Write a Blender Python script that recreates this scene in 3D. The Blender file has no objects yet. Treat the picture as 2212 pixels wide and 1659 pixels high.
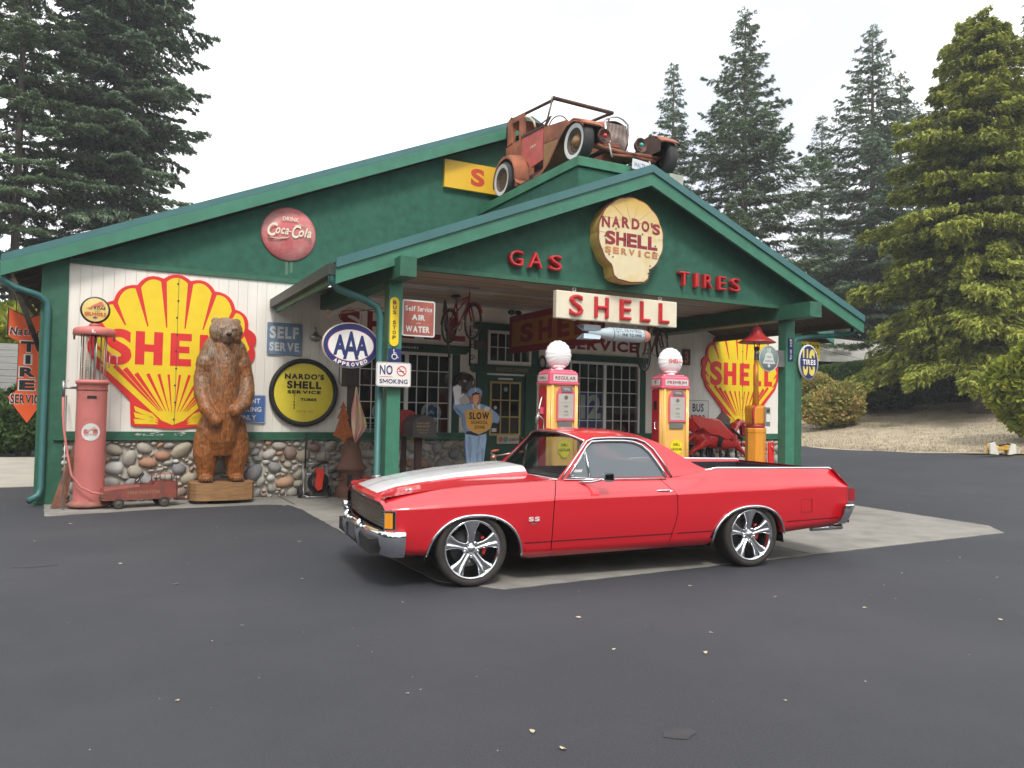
import bpy, bmesh, math, random
import numpy as np
from mathutils import Vector, Matrix, Euler
random.seed(7); rng = np.random.RandomState(5)
SC = bpy.context.scene
COL = SC.collection
R = math.radians; PI = math.pi

# ------------------------------------------------------------------ camera
cam = bpy.data.cameras.new('camera'); camo = bpy.data.objects.new('camera', cam); COL.objects.link(camo)
yaw, pitch, roll = R(27.87), R(2.0), R(1.04)
camo.location = (0, 0, 1.51)
camo.rotation_mode = 'XYZ'
_F = Vector((math.sin(yaw)*math.cos(pitch), math.cos(yaw)*math.cos(pitch), math.sin(pitch)))
_R0 = Vector((math.cos(yaw), -math.sin(yaw), 0)); _U0 = _R0.cross(_F)
_R = _R0*math.cos(roll)+_U0*math.sin(roll); _U = -_R0*math.sin(roll)+_U0*math.cos(roll)
camo.matrix_world = Matrix(((_R.x, _U.x, -_F.x, 0), (_R.y, _U.y, -_F.y, 0), (_R.z, _U.z, -_F.z, 1.51), (0, 0, 0, 1)))
cam.sensor_width = 36; cam.lens = 36*1672/2212
cam.clip_start = 0.1; cam.clip_end = 2000
SC.camera = camo

# ------------------------------------------------------------------ sky and sun (bright, thin overcast)
SUN_EL, SUN_AZ = 52, 196          # azimuth measured clockwise from +Y
w = bpy.data.worlds.new('World'); SC.world = w; w.use_nodes = True
nt = w.node_tree; nt.nodes.clear()
out = nt.nodes.new('ShaderNodeOutputWorld'); bg = nt.nodes.new('ShaderNodeBackground'); bg.inputs[1].default_value = 0.1
sky = nt.nodes.new('ShaderNodeTexSky'); sky.sky_type = 'NISHITA'; sky.sun_disc = False
sky.sun_elevation = R(SUN_EL); sky.sun_rotation = R(SUN_AZ); sky.air_density = 1.0; sky.dust_density = 4.0
tc = nt.nodes.new('ShaderNodeTexCoord'); mp = nt.nodes.new('ShaderNodeMapping'); mp.inputs['Scale'].default_value = (1, 1, 2.6)
nz = nt.nodes.new('ShaderNodeTexNoise'); nz.inputs['Scale'].default_value = 2.2; nz.inputs['Detail'].default_value = 6
rp = nt.nodes.new('ShaderNodeValToRGB'); rp.color_ramp.elements[0].position = .33; rp.color_ramp.elements[0].color = (6.0, 6.3, 6.9, 1)
rp.color_ramp.elements[1].position = .5; rp.color_ramp.elements[1].color = (11.6, 11.6, 11.7, 1)
mx = nt.nodes.new('ShaderNodeMix'); mx.data_type = 'RGBA'; mx.inputs[0].default_value = .93
nt.links.new(tc.outputs['Generated'], mp.inputs[0]); nt.links.new(mp.outputs[0], nz.inputs['Vector']); nt.links.new(nz.outputs['Fac'], rp.inputs[0])
nt.links.new(sky.outputs[0], mx.inputs[6]); nt.links.new(rp.outputs[0], mx.inputs[7]); nt.links.new(mx.outputs[2], bg.inputs[0]); nt.links.new(bg.outputs[0], out.inputs[0])
sl = bpy.data.lights.new('sun', 'SUN'); sl.energy = 1.5; sl.angle = R(12); sl.color = (1, .95, .88)
so = bpy.data.objects.new('sun', sl); COL.objects.link(so)
_sd = Vector((math.sin(R(SUN_AZ))*math.cos(R(SUN_EL)), math.cos(R(SUN_AZ))*math.cos(R(SUN_EL)), math.sin(R(SUN_EL))))
so.rotation_euler = _sd.to_track_quat('Z', 'Y').to_euler(); so.location = (0, -5, 20)
SC.view_settings.view_transform = 'Standard'; SC.view_settings.look = 'None'; SC.view_settings.gamma = 1; SC.view_settings.exposure = 0.8
SC.view_settings.use_curve_mapping = False

# ------------------------------------------------------------------ materials
MATS = {}
def lin(c):
    if isinstance(c, str):
        c = [int(c[i:i+2], 16)/255 for i in (0, 2, 4)]
        return tuple(((x/12.92) if x <= .04045 else ((x+.055)/1.055)**2.4) for x in c)
    return c
def mat(name, col, rough=.6, metal=0, var=.12, scale=6, bump=0, bscale=60, coat=0, spec=.5, dirt=None, dscale=2.5, damt=.5, alpha=None, stretch=None, emis=None, objrand=None):
    """procedural principled material; dirt = second colour mixed in by a patchy noise"""
    if name in MATS: return MATS[name]
    m = bpy.data.materials.new(name); m.use_nodes = True; n = m.node_tree; p = n.nodes['Principled BSDF']
    col = lin(col)
    p.inputs['Roughness'].default_value = rough; p.inputs['Metallic'].default_value = metal
    p.inputs['Coat Weight'].default_value = coat; p.inputs['Coat Roughness'].default_value = .04
    p.inputs['Specular IOR Level'].default_value = spec
    t = n.nodes.new('ShaderNodeTexCoord'); src = t.outputs['Object']
    if stretch:
        mpn = n.nodes.new('ShaderNodeMapping'); mpn.inputs['Scale'].default_value = stretch; n.links.new(src, mpn.inputs[0]); src = mpn.outputs[0]
    no = n.nodes.new('ShaderNodeTexNoise'); no.inputs['Scale'].default_value = scale; no.inputs['Detail'].default_value = 6; n.links.new(src, no.inputs['Vector'])
    cr = n.nodes.new('ShaderNodeValToRGB'); n.links.new(no.outputs['Fac'], cr.inputs[0])
    cr.color_ramp.elements[0].position = .3; cr.color_ramp.elements[1].position = .7
    cr.color_ramp.elements[0].color = (*[max(0, c*(1-var)) for c in col], 1); cr.color_ramp.elements[1].color = (*[min(1, c*(1+var)) for c in col], 1)
    outc = cr.outputs[0]
    if objrand:      # list of colours chosen per object
        oi = n.nodes.new('ShaderNodeObjectInfo'); r2 = n.nodes.new('ShaderNodeValToRGB'); r2.color_ramp.interpolation = 'CONSTANT'
        els = r2.color_ramp.elements
        while len(els) < len(objrand): els.new(.5)
        for i, c in enumerate(objrand): els[i].position = i/len(objrand); els[i].color = (*lin(c), 1)
        n.links.new(oi.outputs['Random'], r2.inputs[0])
        mm = n.nodes.new('ShaderNodeMix'); mm.data_type = 'RGBA'; mm.blend_type = 'MULTIPLY'; mm.inputs[0].default_value = 1
        n.links.new(outc, mm.inputs[6]); n.links.new(r2.outputs[0], mm.inputs[7]); outc = mm.outputs[2]
    if dirt is not None:
        d = n.nodes.new('ShaderNodeTexNoise'); d.inputs['Scale'].default_value = dscale; d.inputs['Detail'].default_value = 8; d.inputs['Roughness'].default_value = .65; n.links.new(src, d.inputs['Vector'])
        dr = n.nodes.new('ShaderNodeValToRGB'); dr.color_ramp.elements[0].position = 1-damt-.08; dr.color_ramp.elements[1].position = min(1, 1-damt+.12); n.links.new(d.outputs['Fac'], dr.inputs[0])
        mm = n.nodes.new('ShaderNodeMix'); mm.data_type = 'RGBA'; n.links.new(dr.outputs[0], mm.inputs[0]); n.links.new(outc, mm.inputs[6]); mm.inputs[7].default_value = (*lin(dirt), 1); outc = mm.outputs[2]
    n.links.new(outc, p.inputs['Base Color'])
    if bump:
        b = n.nodes.new('ShaderNodeTexNoise'); b.inputs['Scale'].default_value = bscale; b.inputs['Detail'].default_value = 4; n.links.new(src, b.inputs['Vector'])
        bp = n.nodes.new('ShaderNodeBump'); bp.inputs['Strength'].default_value = bump; bp.inputs['Distance'].default_value = .01; n.links.new(b.outputs['Fac'], bp.inputs['Height']); n.links.new(bp.outputs[0], p.inputs['Normal'])
    if alpha is not None: p.inputs['Alpha'].default_value = alpha
    MATS[name] = m; return m
def glass(name, tint=(.5, .55, .55), refl=1.0, rough=.02, opaq=.35, basecol=(.02, .025, .03)):
    """window pane: part see-through, part dark body, fresnel gloss on top"""
    if name in MATS: return MATS[name]
    m = bpy.data.materials.new(name); m.use_nodes = True; n = m.node_tree; n.nodes.clear()
    o = n.nodes.new('ShaderNodeOutputMaterial'); tr = n.nodes.new('ShaderNodeBsdfTransparent'); tr.inputs[0].default_value = (*tint, 1)
    df = n.nodes.new('ShaderNodeBsdfDiffuse'); df.inputs[0].default_value = (*basecol, 1)
    m1 = n.nodes.new('ShaderNodeMixShader'); m1.inputs[0].default_value = opaq; n.links.new(tr.outputs[0], m1.inputs[1]); n.links.new(df.outputs[0], m1.inputs[2])
    g = n.nodes.new('ShaderNodeBsdfGlossy'); g.inputs['Roughness'].default_value = rough; g.inputs[0].default_value = (refl, refl, refl, 1)
    fr = n.nodes.new('ShaderNodeFresnel'); ge_ = n.nodes.new('ShaderNodeNewGeometry'); io = n.nodes.new('ShaderNodeMath'); io.operation = 'MULTIPLY_ADD'; io.inputs[1].default_value = 1/1.6-1.6; io.inputs[2].default_value = 1.6; n.links.new(ge_.outputs['Backfacing'], io.inputs[0]); n.links.new(io.outputs[0], fr.inputs[0])
    m2 = n.nodes.new('ShaderNodeMixShader'); n.links.new(fr.outputs[0], m2.inputs[0]); n.links.new(m1.outputs[0], m2.inputs[1]); n.links.new(g.outputs[0], m2.inputs[2]); n.links.new(m2.outputs[0], o.inputs[0])
    MATS[name] = m; return m

# ------------------------------------------------------------------ objects
ORG = {}
def props(o, label=None, cat=None, group=None, kind=None):
    if label: o['label'] = label
    if cat: o['category'] = cat
    if group: o['group'] = group
    if kind: o['kind'] = kind
def thing(name, label, cat, loc=(0, 0, 0), rotz=0, group=None, world=True):
    o = bpy.data.objects.new(name, None); COL.objects.link(o); o.empty_display_size = .2
    o.location = loc; o.rotation_euler = (0, 0, rotz); props(o, label, cat, group)
    ORG[o.name] = Vector(loc) if world else Vector((0, 0, 0)); return o
class MB:
    def __init__(s): s.v = []; s.f = []; s.m = []; s.sm = []; s.M = Matrix.Identity(4); s.cur = 0; s.smooth = False; s.mats = []
    def use(s, m, smooth=None):
        if m not in s.mats: s.mats.append(m)
        s.cur = s.mats.index(m)
        if smooth is not None: s.smooth = smooth
        return s
    def add(s, vs, fs, smooth=None):
        b = len(s.v); s.v += [tuple(s.M @ Vector(p)) for p in vs]
        sm = s.smooth if smooth is None else smooth
        for f in fs: s.f.append(tuple(b+i for i in f)); s.m.append(s.cur); s.sm.append(sm)
        return s
    def box(s, x0, x1, y0, y1, z0, z1):
        return s.add([(x0,y0,z0),(x1,y0,z0),(x1,y1,z0),(x0,y1,z0),(x0,y0,z1),(x1,y0,z1),(x1,y1,z1),(x0,y1,z1)],
            [(0,3,2,1),(4,5,6,7),(0,1,5,4),(1,2,6,5),(2,3,7,6),(3,0,4,7)], False)
    def bbox(s, x0, x1, y0, y1, z0, z1, b=.01):
        """box with bevelled edges"""
        bm = bmesh.new(); bmesh.ops.create_cube(bm, size=1)
        for v in bm.verts: v.co = ((x0+x1)/2+v.co.x*(x1-x0), (y0+y1)/2+v.co.y*(y1-y0), (z0+z1)/2+v.co.z*(z1-z0))
        bmesh.ops.bevel(bm, geom=bm.edges[:], offset=b, segments=2, profile=.5, affect='EDGES')
        bm.verts.index_update(); s.add([v.co[:] for v in bm.verts], [[v.index for v in f.verts] for f in bm.faces], False); bm.free(); return s
    def prism(s, poly, w0, w1, axes='xzy'):
        """polygon in the (a,b) plane of M, extruded from w0 to w1 along third axis"""
        n = len(poly)
        def P(a, b, c):
            d = {axes[0]: a, axes[1]: b, axes[2]: c}; return (d['x'], d['y'], d['z'])
        vs = [P(a, b, w0) for a, b in poly]+[P(a, b, w1) for a, b in poly]
        s.add(vs, [tuple(range(n)), tuple(range(2*n-1, n-1, -1))]+[(i, i+n, (i+1) % n+n, (i+1) % n) for i in range(n)], False); return s
    def tube(s, pts, r, n=8, cap=True, closed=False, smooth=True):
        pts = [Vector(p) for p in pts]; N = len(pts); rs = r if isinstance(r, (list, tuple)) else [r]*N
        vs = []; up = None
        for i, p in enumerate(pts):
            a = pts[(i-1) % N] if (i > 0 or closed) else p; b = pts[(i+1) % N] if (i < N-1 or closed) else p
            t = (b-a); t = t.normalized() if t.length > 1e-9 else Vector((0, 0, 1))
            if up is None: up = Vector((0, 0, 1)) if abs(t.z) < .9 else Vector((1, 0, 0))
            x = up.cross(t)
            if x.length < 1e-6: x = Vector((1, 0, 0)).cross(t)
            x.normalize(); y = t.cross(x); up = y
            rr = rs[i]; rx, ry = rr if isinstance(rr, (tuple, list)) else (rr, rr)
            vs += [p+x*math.cos(2*PI*k/n)*rx+y*math.sin(2*PI*k/n)*ry for k in range(n)]
        fs = []
        M_ = N if closed else N-1
        for i in range(M_):
            j = (i+1) % N
            fs += [(i*n+k, i*n+(k+1) % n, j*n+(k+1) % n, j*n+k) for k in range(n)]
        if cap and not closed: fs += [tuple(range(n-1, -1, -1)), tuple((N-1)*n+k for k in range(n))]
        return s.add(vs, fs, smooth)
    def cyl(s, a, b, r0, r1=None, n=16, smooth=True):
        return s.tube([a, b], [r0, r0 if r1 is None else r1], n, True, False, smooth)
    def lathe(s, prof, c=(0, 0, 0), axis='z', n=24, smooth=True, a0=0, a1=2*PI):
        full = abs(a1-a0-2*PI) < 1e-6; vs = []; fs = []; K = n if full else n+1
        for k in range(K):
            a = a0+(a1-a0)*k/n; ca, sa = math.cos(a), math.sin(a)
            for r, h in prof:
                v = {'z': (r*ca, r*sa, h), 'y': (r*ca, h, r*sa), 'x': (h, r*ca, r*sa)}[axis]
                vs.append((v[0]+c[0], v[1]+c[1], v[2]+c[2]))
        L = len(prof)
        for k in range(n):
            k2 = (k+1) % K
            for i in range(L-1): fs.append((k*L+i, k2*L+i, k2*L+i+1, k*L+i+1))
        return s.add(vs, fs, smooth)
    def ell(s, c, r, n=12, m=8, rot=None):
        Rm = rot.to_matrix() if rot else Matrix.Identity(3); vs = []; fs = []
        for i in range(m+1):
            th = PI*i/m
            for k in range(n):
                a = 2*PI*k/n; v = Rm @ Vector((r[0]*math.sin(th)*math.cos(a), r[1]*math.sin(th)*math.sin(a), r[2]*math.cos(th))); vs.append((v.x+c[0], v.y+c[1], v.z+c[2]))
        for i in range(m): fs += [(i*n+k, i*n+(k+1) % n, (i+1)*n+(k+1) % n, (i+1)*n+k) for k in range(n)]
        return s.add(vs, fs, True)
    def grid(s, rows, smooth=True, flip=False):
        n = len(rows[0]); vs = [p for r_ in rows for p in r_]; fs = []
        for i in range(len(rows)-1):
            for j in range(n-1):
                f = (i*n+j, i*n+j+1, (i+1)*n+j+1, (i+1)*n+j); fs.append(f[::-1] if flip else f)
        return s.add(vs, fs, smooth)
    def torus(s, c, R_, r, axis='y', n=28, m=8):
        prof = [(R_+r*math.cos(2*PI*i/m), r*math.sin(2*PI*i/m)) for i in range(m+1)]
        return s.lathe(prof, c, axis, n)
    def text(s, st, x0, x1, y0, y1, w_=0, var='bold', axes='xz', depth=None, shear=0, gap=None):
        V, Fs = word(st, var, gap)
        if not V: return s
        xs = [p[0] for p in V]; ys = [p[1] for p in V]; a, b, c, d = min(xs), max(xs), min(ys), max(ys); zmx = max(p[2] for p in V)
        if all(ch in '-.\'' for ch in st): pass
        vs = []
        for p in V:
            u = x0+(p[0]-a)/(b-a)*(x1-x0); v = y0+(p[1]-c)/(d-c)*(y1-y0); u += shear*(v-y0)
            k = w_+(depth*(p[2]/zmx if zmx > 0 else 0) if depth else 0)
            vs.append({'xz': (u, -k, v), 'xy': (u, v, k)}[axes])
        return s.add(vs, Fs, False)
    def build(s, name, parent=None, label=None, cat=None, group=None, kind=None, org=None, mat_=None):
        me = bpy.data.meshes.new(name)
        o_ = Vector(org) if org is not None else (ORG.get(parent.name, Vector((0, 0, 0))) if parent else Vector((0, 0, 0)))
        me.from_pydata([(a-o_.x, b-o_.y, c-o_.z) for a, b, c in s.v], [], s.f)
        for m in (s.mats or [mat_]): me.materials.append(m)
        if s.mats: me.polygons.foreach_set('material_index', s.m)
        me.polygons.foreach_set('use_smooth', s.sm); me.update()
        o = bpy.data.objects.new(name, me); COL.objects.link(o)
        if parent: o.parent = parent
        elif org is not None: o.location = org
        ORG[o.name] = o_; props(o, label, cat, group, kind); return o
def solo(mb, name, label, cat, loc, group=None, kind=None): return mb.build(name, None, label, cat, group, kind, org=loc)
def B(m, smooth=False): b = MB(); b.use(m, smooth); return b
def copy_tree(o, parent=None):
    c = o.copy(); COL.objects.link(c)
    if parent: c.parent = parent
    for ch in list(o.children): copy_tree(ch, c)
    return c
def frame(o, u, v):
    u = Vector(u).normalized(); v = Vector(v).normalized(); w_ = u.cross(v)
    return Matrix(((u.x, v.x, w_.x, o[0]), (u.y, v.y, w_.y, o[1]), (u.z, v.z, w_.z, o[2]), (0, 0, 0, 1)))
FRONT = lambda Y: Matrix(((1, 0, 0, 0), (0, 1, 0, Y), (0, 0, 1, 0), (0, 0, 0, 1)))   # (x, -depth, z) facing -Y

# ------------------------------------------------------------------ lettering: every character meshed once
GL = {}
def _glyphs():
    chars = "ABCDEFGHIKLMNOPRSTUVWYZacefilnortvy0123456789'&.-"
    sets = {'reg': dict(offset=.0), 'bold': dict(offset=.022), 'heavy': dict(offset=.045), 'fat': dict(offset=-.028, extrude=.05, bevel_depth=.04, bevel_resolution=2)}
    objs = []
    for k, kw in sets.items():
        for ch in sorted(set(chars if k != 'fat' else "AEGHILRST")):
            cu = bpy.data.curves.new('t', 'FONT'); cu.body = ch; cu.resolution_u = 3 if k != 'heavy' else 6
            for a, b in kw.items(): setattr(cu, a, b)
            o = bpy.data.objects.new('t', cu); COL.objects.link(o); objs.append((k, ch, o))
    dg = bpy.context.evaluated_depsgraph_get()
    for k, ch, o in objs:
        me = o.evaluated_get(dg).to_mesh()
        GL[(k, ch)] = ([v.co[:] for v in me.vertices], [tuple(p.vertices) for p in me.polygons]); o.evaluated_get(dg).to_mesh_clear()
    for k, ch, o in objs:
        cu = o.data; bpy.data.objects.remove(o); bpy.data.curves.remove(cu)
_glyphs()
for _k, _tw in (('bold', .12), ('heavy', .17)):      # M drawn by hand: the font's own outline folds over itself when thickened
    _w, _h = .82, .7; _P = [(0, 0), (_tw, 0), (_tw, .46), (_w/2, .10), (_w-_tw, .46), (_w-_tw, 0), (_w, 0), (_w, _h), (_w-_tw*1.02, _h), (_w/2, .33), (_tw*1.02, _h), (0, _h)]
    GL[(_k, 'M')] = ([(a, b_, 0.0) for a, b_ in _P], [(0, 1, 2, 10, 11), (10, 2, 3, 9), (9, 3, 4, 8), (8, 4, 5, 6, 7)])
def word(st, var='bold', gap=None):
    V = []; Fs = []; x = 0; g = .1 if gap is None else gap
    for ch in st:
        if ch == ' ': x += .32; continue
        gv, gf = GL[(var, ch)]; mn = min(p[0] for p in gv); mxx = max(p[0] for p in gv); b = len(V)
        V += [(p[0]-mn+x, p[1], p[2]) for p in gv]; Fs += [tuple(b+i for i in f) for f in gf]; x += mxx-mn+g
    return V, Fs

# palette
GREEN = mat('green_paint', (.028, .125, .072), .55, var=.14, scale=9, bump=.12, bscale=120, dirt=(.06, .2, .13), dscale=3, damt=.36)
GREENLT = mat('green_fascia_paint', (.045, .19, .12), .5, var=.12, scale=5, bump=.1, bscale=90, dirt=(.1, .28, .19), dscale=6, damt=.3, stretch=(1, 1, 1))
STUCCO = mat('green_rough_panel', (.023, .112, .073), .8, var=.22, scale=7, bump=.6, bscale=170, dirt=(.03, .13, .085), dscale=1.2, damt=.45)
GDARK = mat('dark_green_trim', (.016, .07, .045), .6, var=.12, scale=8, bump=.1)
TEAL = mat('teal_metal_roof_edge', (.045, .15, .15), .4, var=.08, scale=3, spec=.6)
PIPE = mat('teal_downspout_metal', (.035, .14, .13), .45, var=.1, scale=5)
CREAM = mat('cream_board', (.85, .82, .74), .65, var=.05, scale=5, bump=.1, bscale=40, stretch=(1, 1, .15))
WHITE = mat('white_paint', (.8, .79, .75), .5, var=.05)
PANEWHITE = mat('white_window_vinyl', (.72, .72, .7), .4, var=.03)
RED = mat('sign_red', (.72, .03, .03), .42, var=.06)
YEL = mat('sign_yellow', (.86, .62, .02), .42, var=.04)
BLACK = mat('black_paint', (.012, .012, .012), .5)
CHROME = mat('chrome', (.82, .83, .85), .09, 1.0, var=.02)
STEEL = mat('dull_steel', (.35, .35, .36), .38, .9, var=.2)
RUBBER = mat('tyre_rubber', (.028, .027, .026), .8, var=.2, scale=20, bump=.1)
RUST = mat('rusty_iron', (.17, .07, .04), .85, var=.35, scale=7, bump=.3, dirt=(.09, .045, .03), dscale=5, damt=.45)
ASPH = mat('asphalt', (.033, .035, .0425), .8, var=.42, scale=110, bump=.7, bscale=160, dirt=(.043, .0445, .052), dscale=.45, damt=.5)
CONC = mat('concrete', (.24, .23, .205), .85, var=.14, scale=3, bump=.25, bscale=90, dirt=(.16, .155, .14), dscale=1.3, damt=.45)
DARKIN = mat('dark_interior', (.03, .028, .026), .9)
GLASSB = glass('window_glass', tint=(.75, .8, .8), opaq=.15, refl=1.0)
# ================================================================== GROUND
def zg(x, y):
    """ground height: flat yard, rising gently towards the lawn on the right, lawn mounding up to the hedge"""
    d = x+0.0*y
    def ss(a, b, t): t = min(1, max(0, (t-a)/(b-a))); return t*t*(3-2*t)
    z = .45*ss(14.5, 22.5, d)
    if d > 21.6: z += .142*min(d-21.6, 13)
    return z
def ground_patch(name, m, xs, ys, dz, kind='structure', label=None, cat=None):
    b = B(m, True); rows = [[(x, y, zg(x, y)+dz) for x in xs] for y in ys]; b.grid(rows); return solo(b, name, label, cat, (0, 0, 0), None, kind)
def fr(a, b, n): return [a+(b-a)*i/n for i in range(n+1)]
DIRT = mat('forest_soil', (.07, .065, .035), .95, var=.3, scale=3)
ground_patch('ground', DIRT, fr(-400, -14, 6)+fr(14, 60, 46)+fr(90, 500, 5), fr(-300, 0, 4)+fr(8, 60, 12)+fr(100, 600, 5), -.03)
ground_patch('asphalt_yard', ASPH, fr(-14, 14, 4)+fr(15, 22, 12), fr(-10, 15.6, 5)+fr(19, 31, 4), 0.0)
# lawn: dry grass sheet with an uneven edge + real short tufts
LAWN = mat('dry_lawn', (.36, .305, .22), .95, var=.22, scale=1.6, bump=.6, bscale=60, dirt=(.2, .21, .1), dscale=.35, damt=.36)
b = B(LAWN, True); rows = []
for j in range(61):
    y = -6+j*1.0; e = 21.55+.1*math.sin(y*1.7)+.07*math.sin(y*4.1)+(0 if y > 16 else (16-y)*.25)
    rows.append([(x, y, zg(x, y)+.02+(.015 if i else -.01)) for i, x in enumerate([e]+fr(max(22.3, e+.4), 46, 30))])
b.grid(rows); lawn = solo(b, 'lawn', None, None, (0, 0, 0), None, 'structure')
def tufts(name, label, n, area, m, h=(.03, .08), seed=1, wid=.012):
    r = np.random.RandomState(seed); P = np.zeros((n*3, 3)); 
    xs, ys = area(r, n); zz = np.array([zg(x, y) for x, y in zip(xs, ys)])+.03
    a = r.rand(n)*PI; hh = r.uniform(h[0], h[1], n); dx = np.cos(a)*wid*(1+r.rand(n)); dy = np.sin(a)*wid*(1+r.rand(n))
    P[0::3] = np.stack([xs-dx, ys-dy, zz], 1); P[1::3] = np.stack([xs+dx, ys+dy, zz], 1); P[2::3] = np.stack([xs+r.uniform(-.03, .03, n), ys+r.uniform(-.03, .03, n), zz+hh], 1)
    return tri_obj(name, P, m, label, 'grass', 'stuff')
def tri_obj(name, P, m, label=None, cat=None, kind=None, parent=None, org=(0, 0, 0), quads=False, link=True):
    k = 4 if quads else 3; n = len(P)//k; me = bpy.data.meshes.new(name)
    o_ = np.array(org if parent is None else tuple(ORG.get(parent.name, Vector((0, 0, 0)))))
    me.vertices.add(len(P)); me.vertices.foreach_set('co', (P-o_).astype(np.float32).ravel())
    me.loops.add(n*k); me.loops.foreach_set('vertex_index', np.arange(n*k, dtype=np.int32))
    me.polygons.add(n); me.polygons.foreach_set('loop_start', np.arange(0, n*k, k, dtype=np.int32)); me.polygons.foreach_set('loop_total', np.full(n, k, dtype=np.int32))
    me.update(calc_edges=True); me.materials.append(m); o = bpy.data.objects.new(name, me); COL.objects.link(o)
    if parent: o.parent = parent
    else: o.location = org
    ORG[o.name] = Vector(tuple(o_)); props(o, label, cat, None, kind); return o
GRASSD = mat('dry_grass_blades', (.41, .35, .245), .9, var=.3, scale=1.5, dirt=(.2, .23, .1), dscale=.35, damt=.36)
tufts('grass_blades', 'short dry straw-coloured grass of the sloping lawn', 50000, lambda r, n: (lambda yy: (21.6+np.maximum(0, 16-yy)*.25+r.rand(n)**1.4*13, yy))(r.uniform(4, 34, n)), GRASSD, (.03, .07))
# concrete apron under the portico and along the wall, a sheet proud of the asphalt
b = B(CONC)
ap = [(-.75, 13.9), (-.62, 11.98), (.83, 12.3), (2.3, 12.36), (2.58, 12.2), (2.66, 11.6), (2.62, 8.4), (2.66, 6.35), (3.05, 5.85), (10.7, 6.1), (11.2, 6.6), (11.45, 9.2), (11.5, 13.9)]
ap2 = []; rj = random.Random(2)
for (xa, ya), (xb, yb) in zip(ap, ap[1:]+ap[:1]):
    n_ = max(1, int(math.hypot(xb-xa, yb-ya)/.12))
    for k in range(n_): j_ = .010 if 0 < k else 0; ap2.append((xa+(xb-xa)*k/n_+rj.uniform(-j_, j_), ya+(yb-ya)*k/n_+rj.uniform(-j_, j_)))
b.prism(ap2, -.05, .006, 'xyz'); solo(b, 'concrete_apron', None, None, (0, 0, 0), None, 'structure')
JOINT = mat('expansion_joint', (.1, .095, .085), .9)
b = B(JOINT)
for x0, y0, x1, y1 in ((2.66, 12.2, 2.7, 13.4), (2.7, 9.6, 11.4, 9.61), (6.9, 6.02, 6.92, 9.6), (6.9, 9.6, 6.92, 13.4)): b.box(x0, max(x1, x0+.012), y0, max(y1, y0+.012), .0065, .0085)
solo(b, 'slab_joints', None, None, (0, 0, 0), None, 'structure')
# pump island (a real step) behind the coupe
b = B(CONC); b.bbox(4.9, 8.1, 8.55, 9.65, 0, .15, .03); solo(b, 'pump_island', 'raised concrete island the two petrol pumps stand on', 'kerb island', (6.5, 9.1, 0))
# pale concrete path far left
b = B(mat('pale_concrete', (.42, .39, .34), .85, var=.12, scale=2)); b.prism([(-14, 15.2), (-.95, 16.3), (-.95, 24.6), (-1.3, 24.9), (-14, 26.8)], -.02, .012, 'xyz'); solo(b, 'path', None, None, (0, 0, 0), None, 'structure')
# fallen leaves and a dark patch on the asphalt
LEAF = mat('fallen_leaf', (.5, .42, .27), .8, var=.3, scale=30)
lf = [(.39,4.32),(3.42,3.79),(2.93,4.09),(3.25,2.98),(3.77,4.12),(2.12,5.77),(5.38,4.14),(1.87,2.99),(1.84,3.21),(6.03,3.47),(-.6,9.88),(1.48,3.92),(3.14,4.83),(.9,11.2),(2.3,11.4),(-.3,11.1),(1.3,10.2),(.2,8.2),(7.6,4.4),(8.3,5.2),(.6,7.1),(1.6,6.9),(9.6,5.1),(12.3,8.6),(10.2,3.9),(6.9,4.9),(4.6,5.3),(2.0,8.8),(1.4,9.3),(.9,5.6),(5.0,4.7),(14,9),(2.5,12.05),(2.1,12.1),(1.2,12.2)]
proto = None
for i, (x, y) in enumerate(lf):
    if proto is None or i % 7 == 0:
        b = B(LEAF); n_ = 7; b.add([(0, 0, .006)]+[((.016+.008*random.random())*math.cos(2*PI*k/n_)*(1.5 if k % 2 else .8), .012*math.sin(2*PI*k/n_), .002+.01*random.random()) for k in range(n_)], [(0, 1+k, 1+(k+1) % n_) for k in range(n_)])
        o = b.build('fallen_leaf', None, org=(0, 0, 0)); proto = o
    else: o = proto.copy(); COL.objects.link(o)
    o.location = (x, y, .004 if not (x > 2.66 and y > 6.0) else .01); o.rotation_euler = (0, 0, random.random()*6); sc_ = .6+random.random()*.6; o.scale = (sc_,)*3
    props(o, 'small dry pale leaf lying on the dark asphalt yard', 'leaf', 'dry leaves scattered on the asphalt')
STAIN = mat('oil_stain', (.036, .036, .04), .7, var=.2, scale=12)
for (cx_, cy_, rx, ry) in ((2.46, 2.9, .085, .06), (-.5, 8.4, .17, .05)):
    b = B(STAIN); n_ = 18; b.add([(cx_, cy_, .003)]+[(cx_+rx*math.cos(2*PI*k/n_)*(1+.18*math.sin(k*2.3)), cy_+ry*math.sin(2*PI*k/n_)*(1+.2*math.cos(k*1.9)), .003) for k in range(n_)], [(0, 1+k, 1+(k+1) % n_) for k in range(n_)]); solo(b, 'oil_stain', None, None, (0, 0, 0), None, 'structure')
# sparse pale scuffs and grit on the asphalt
r_ = np.random.RandomState(3); n_ = 900; gx = r_.uniform(-6, 20, n_); gy = r_.uniform(1.5, 12, n_); a_ = r_.rand(n_)*6; s_ = .002+.004*r_.rand(n_)**3
P = np.zeros((n_*3, 3)); 
for k in range(3): P[k::3] = np.stack([gx+s_*np.cos(a_+k*2.1)*1.6, gy+s_*np.sin(a_+k*2.1)*1.6, np.full(n_, .004+.002*k)], 1)
tri_obj('grit', P, mat('pale_grit', (.3, .29, .27), .9), 'fine pale grit scattered over the asphalt yard', 'grit', 'stuff')

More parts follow.
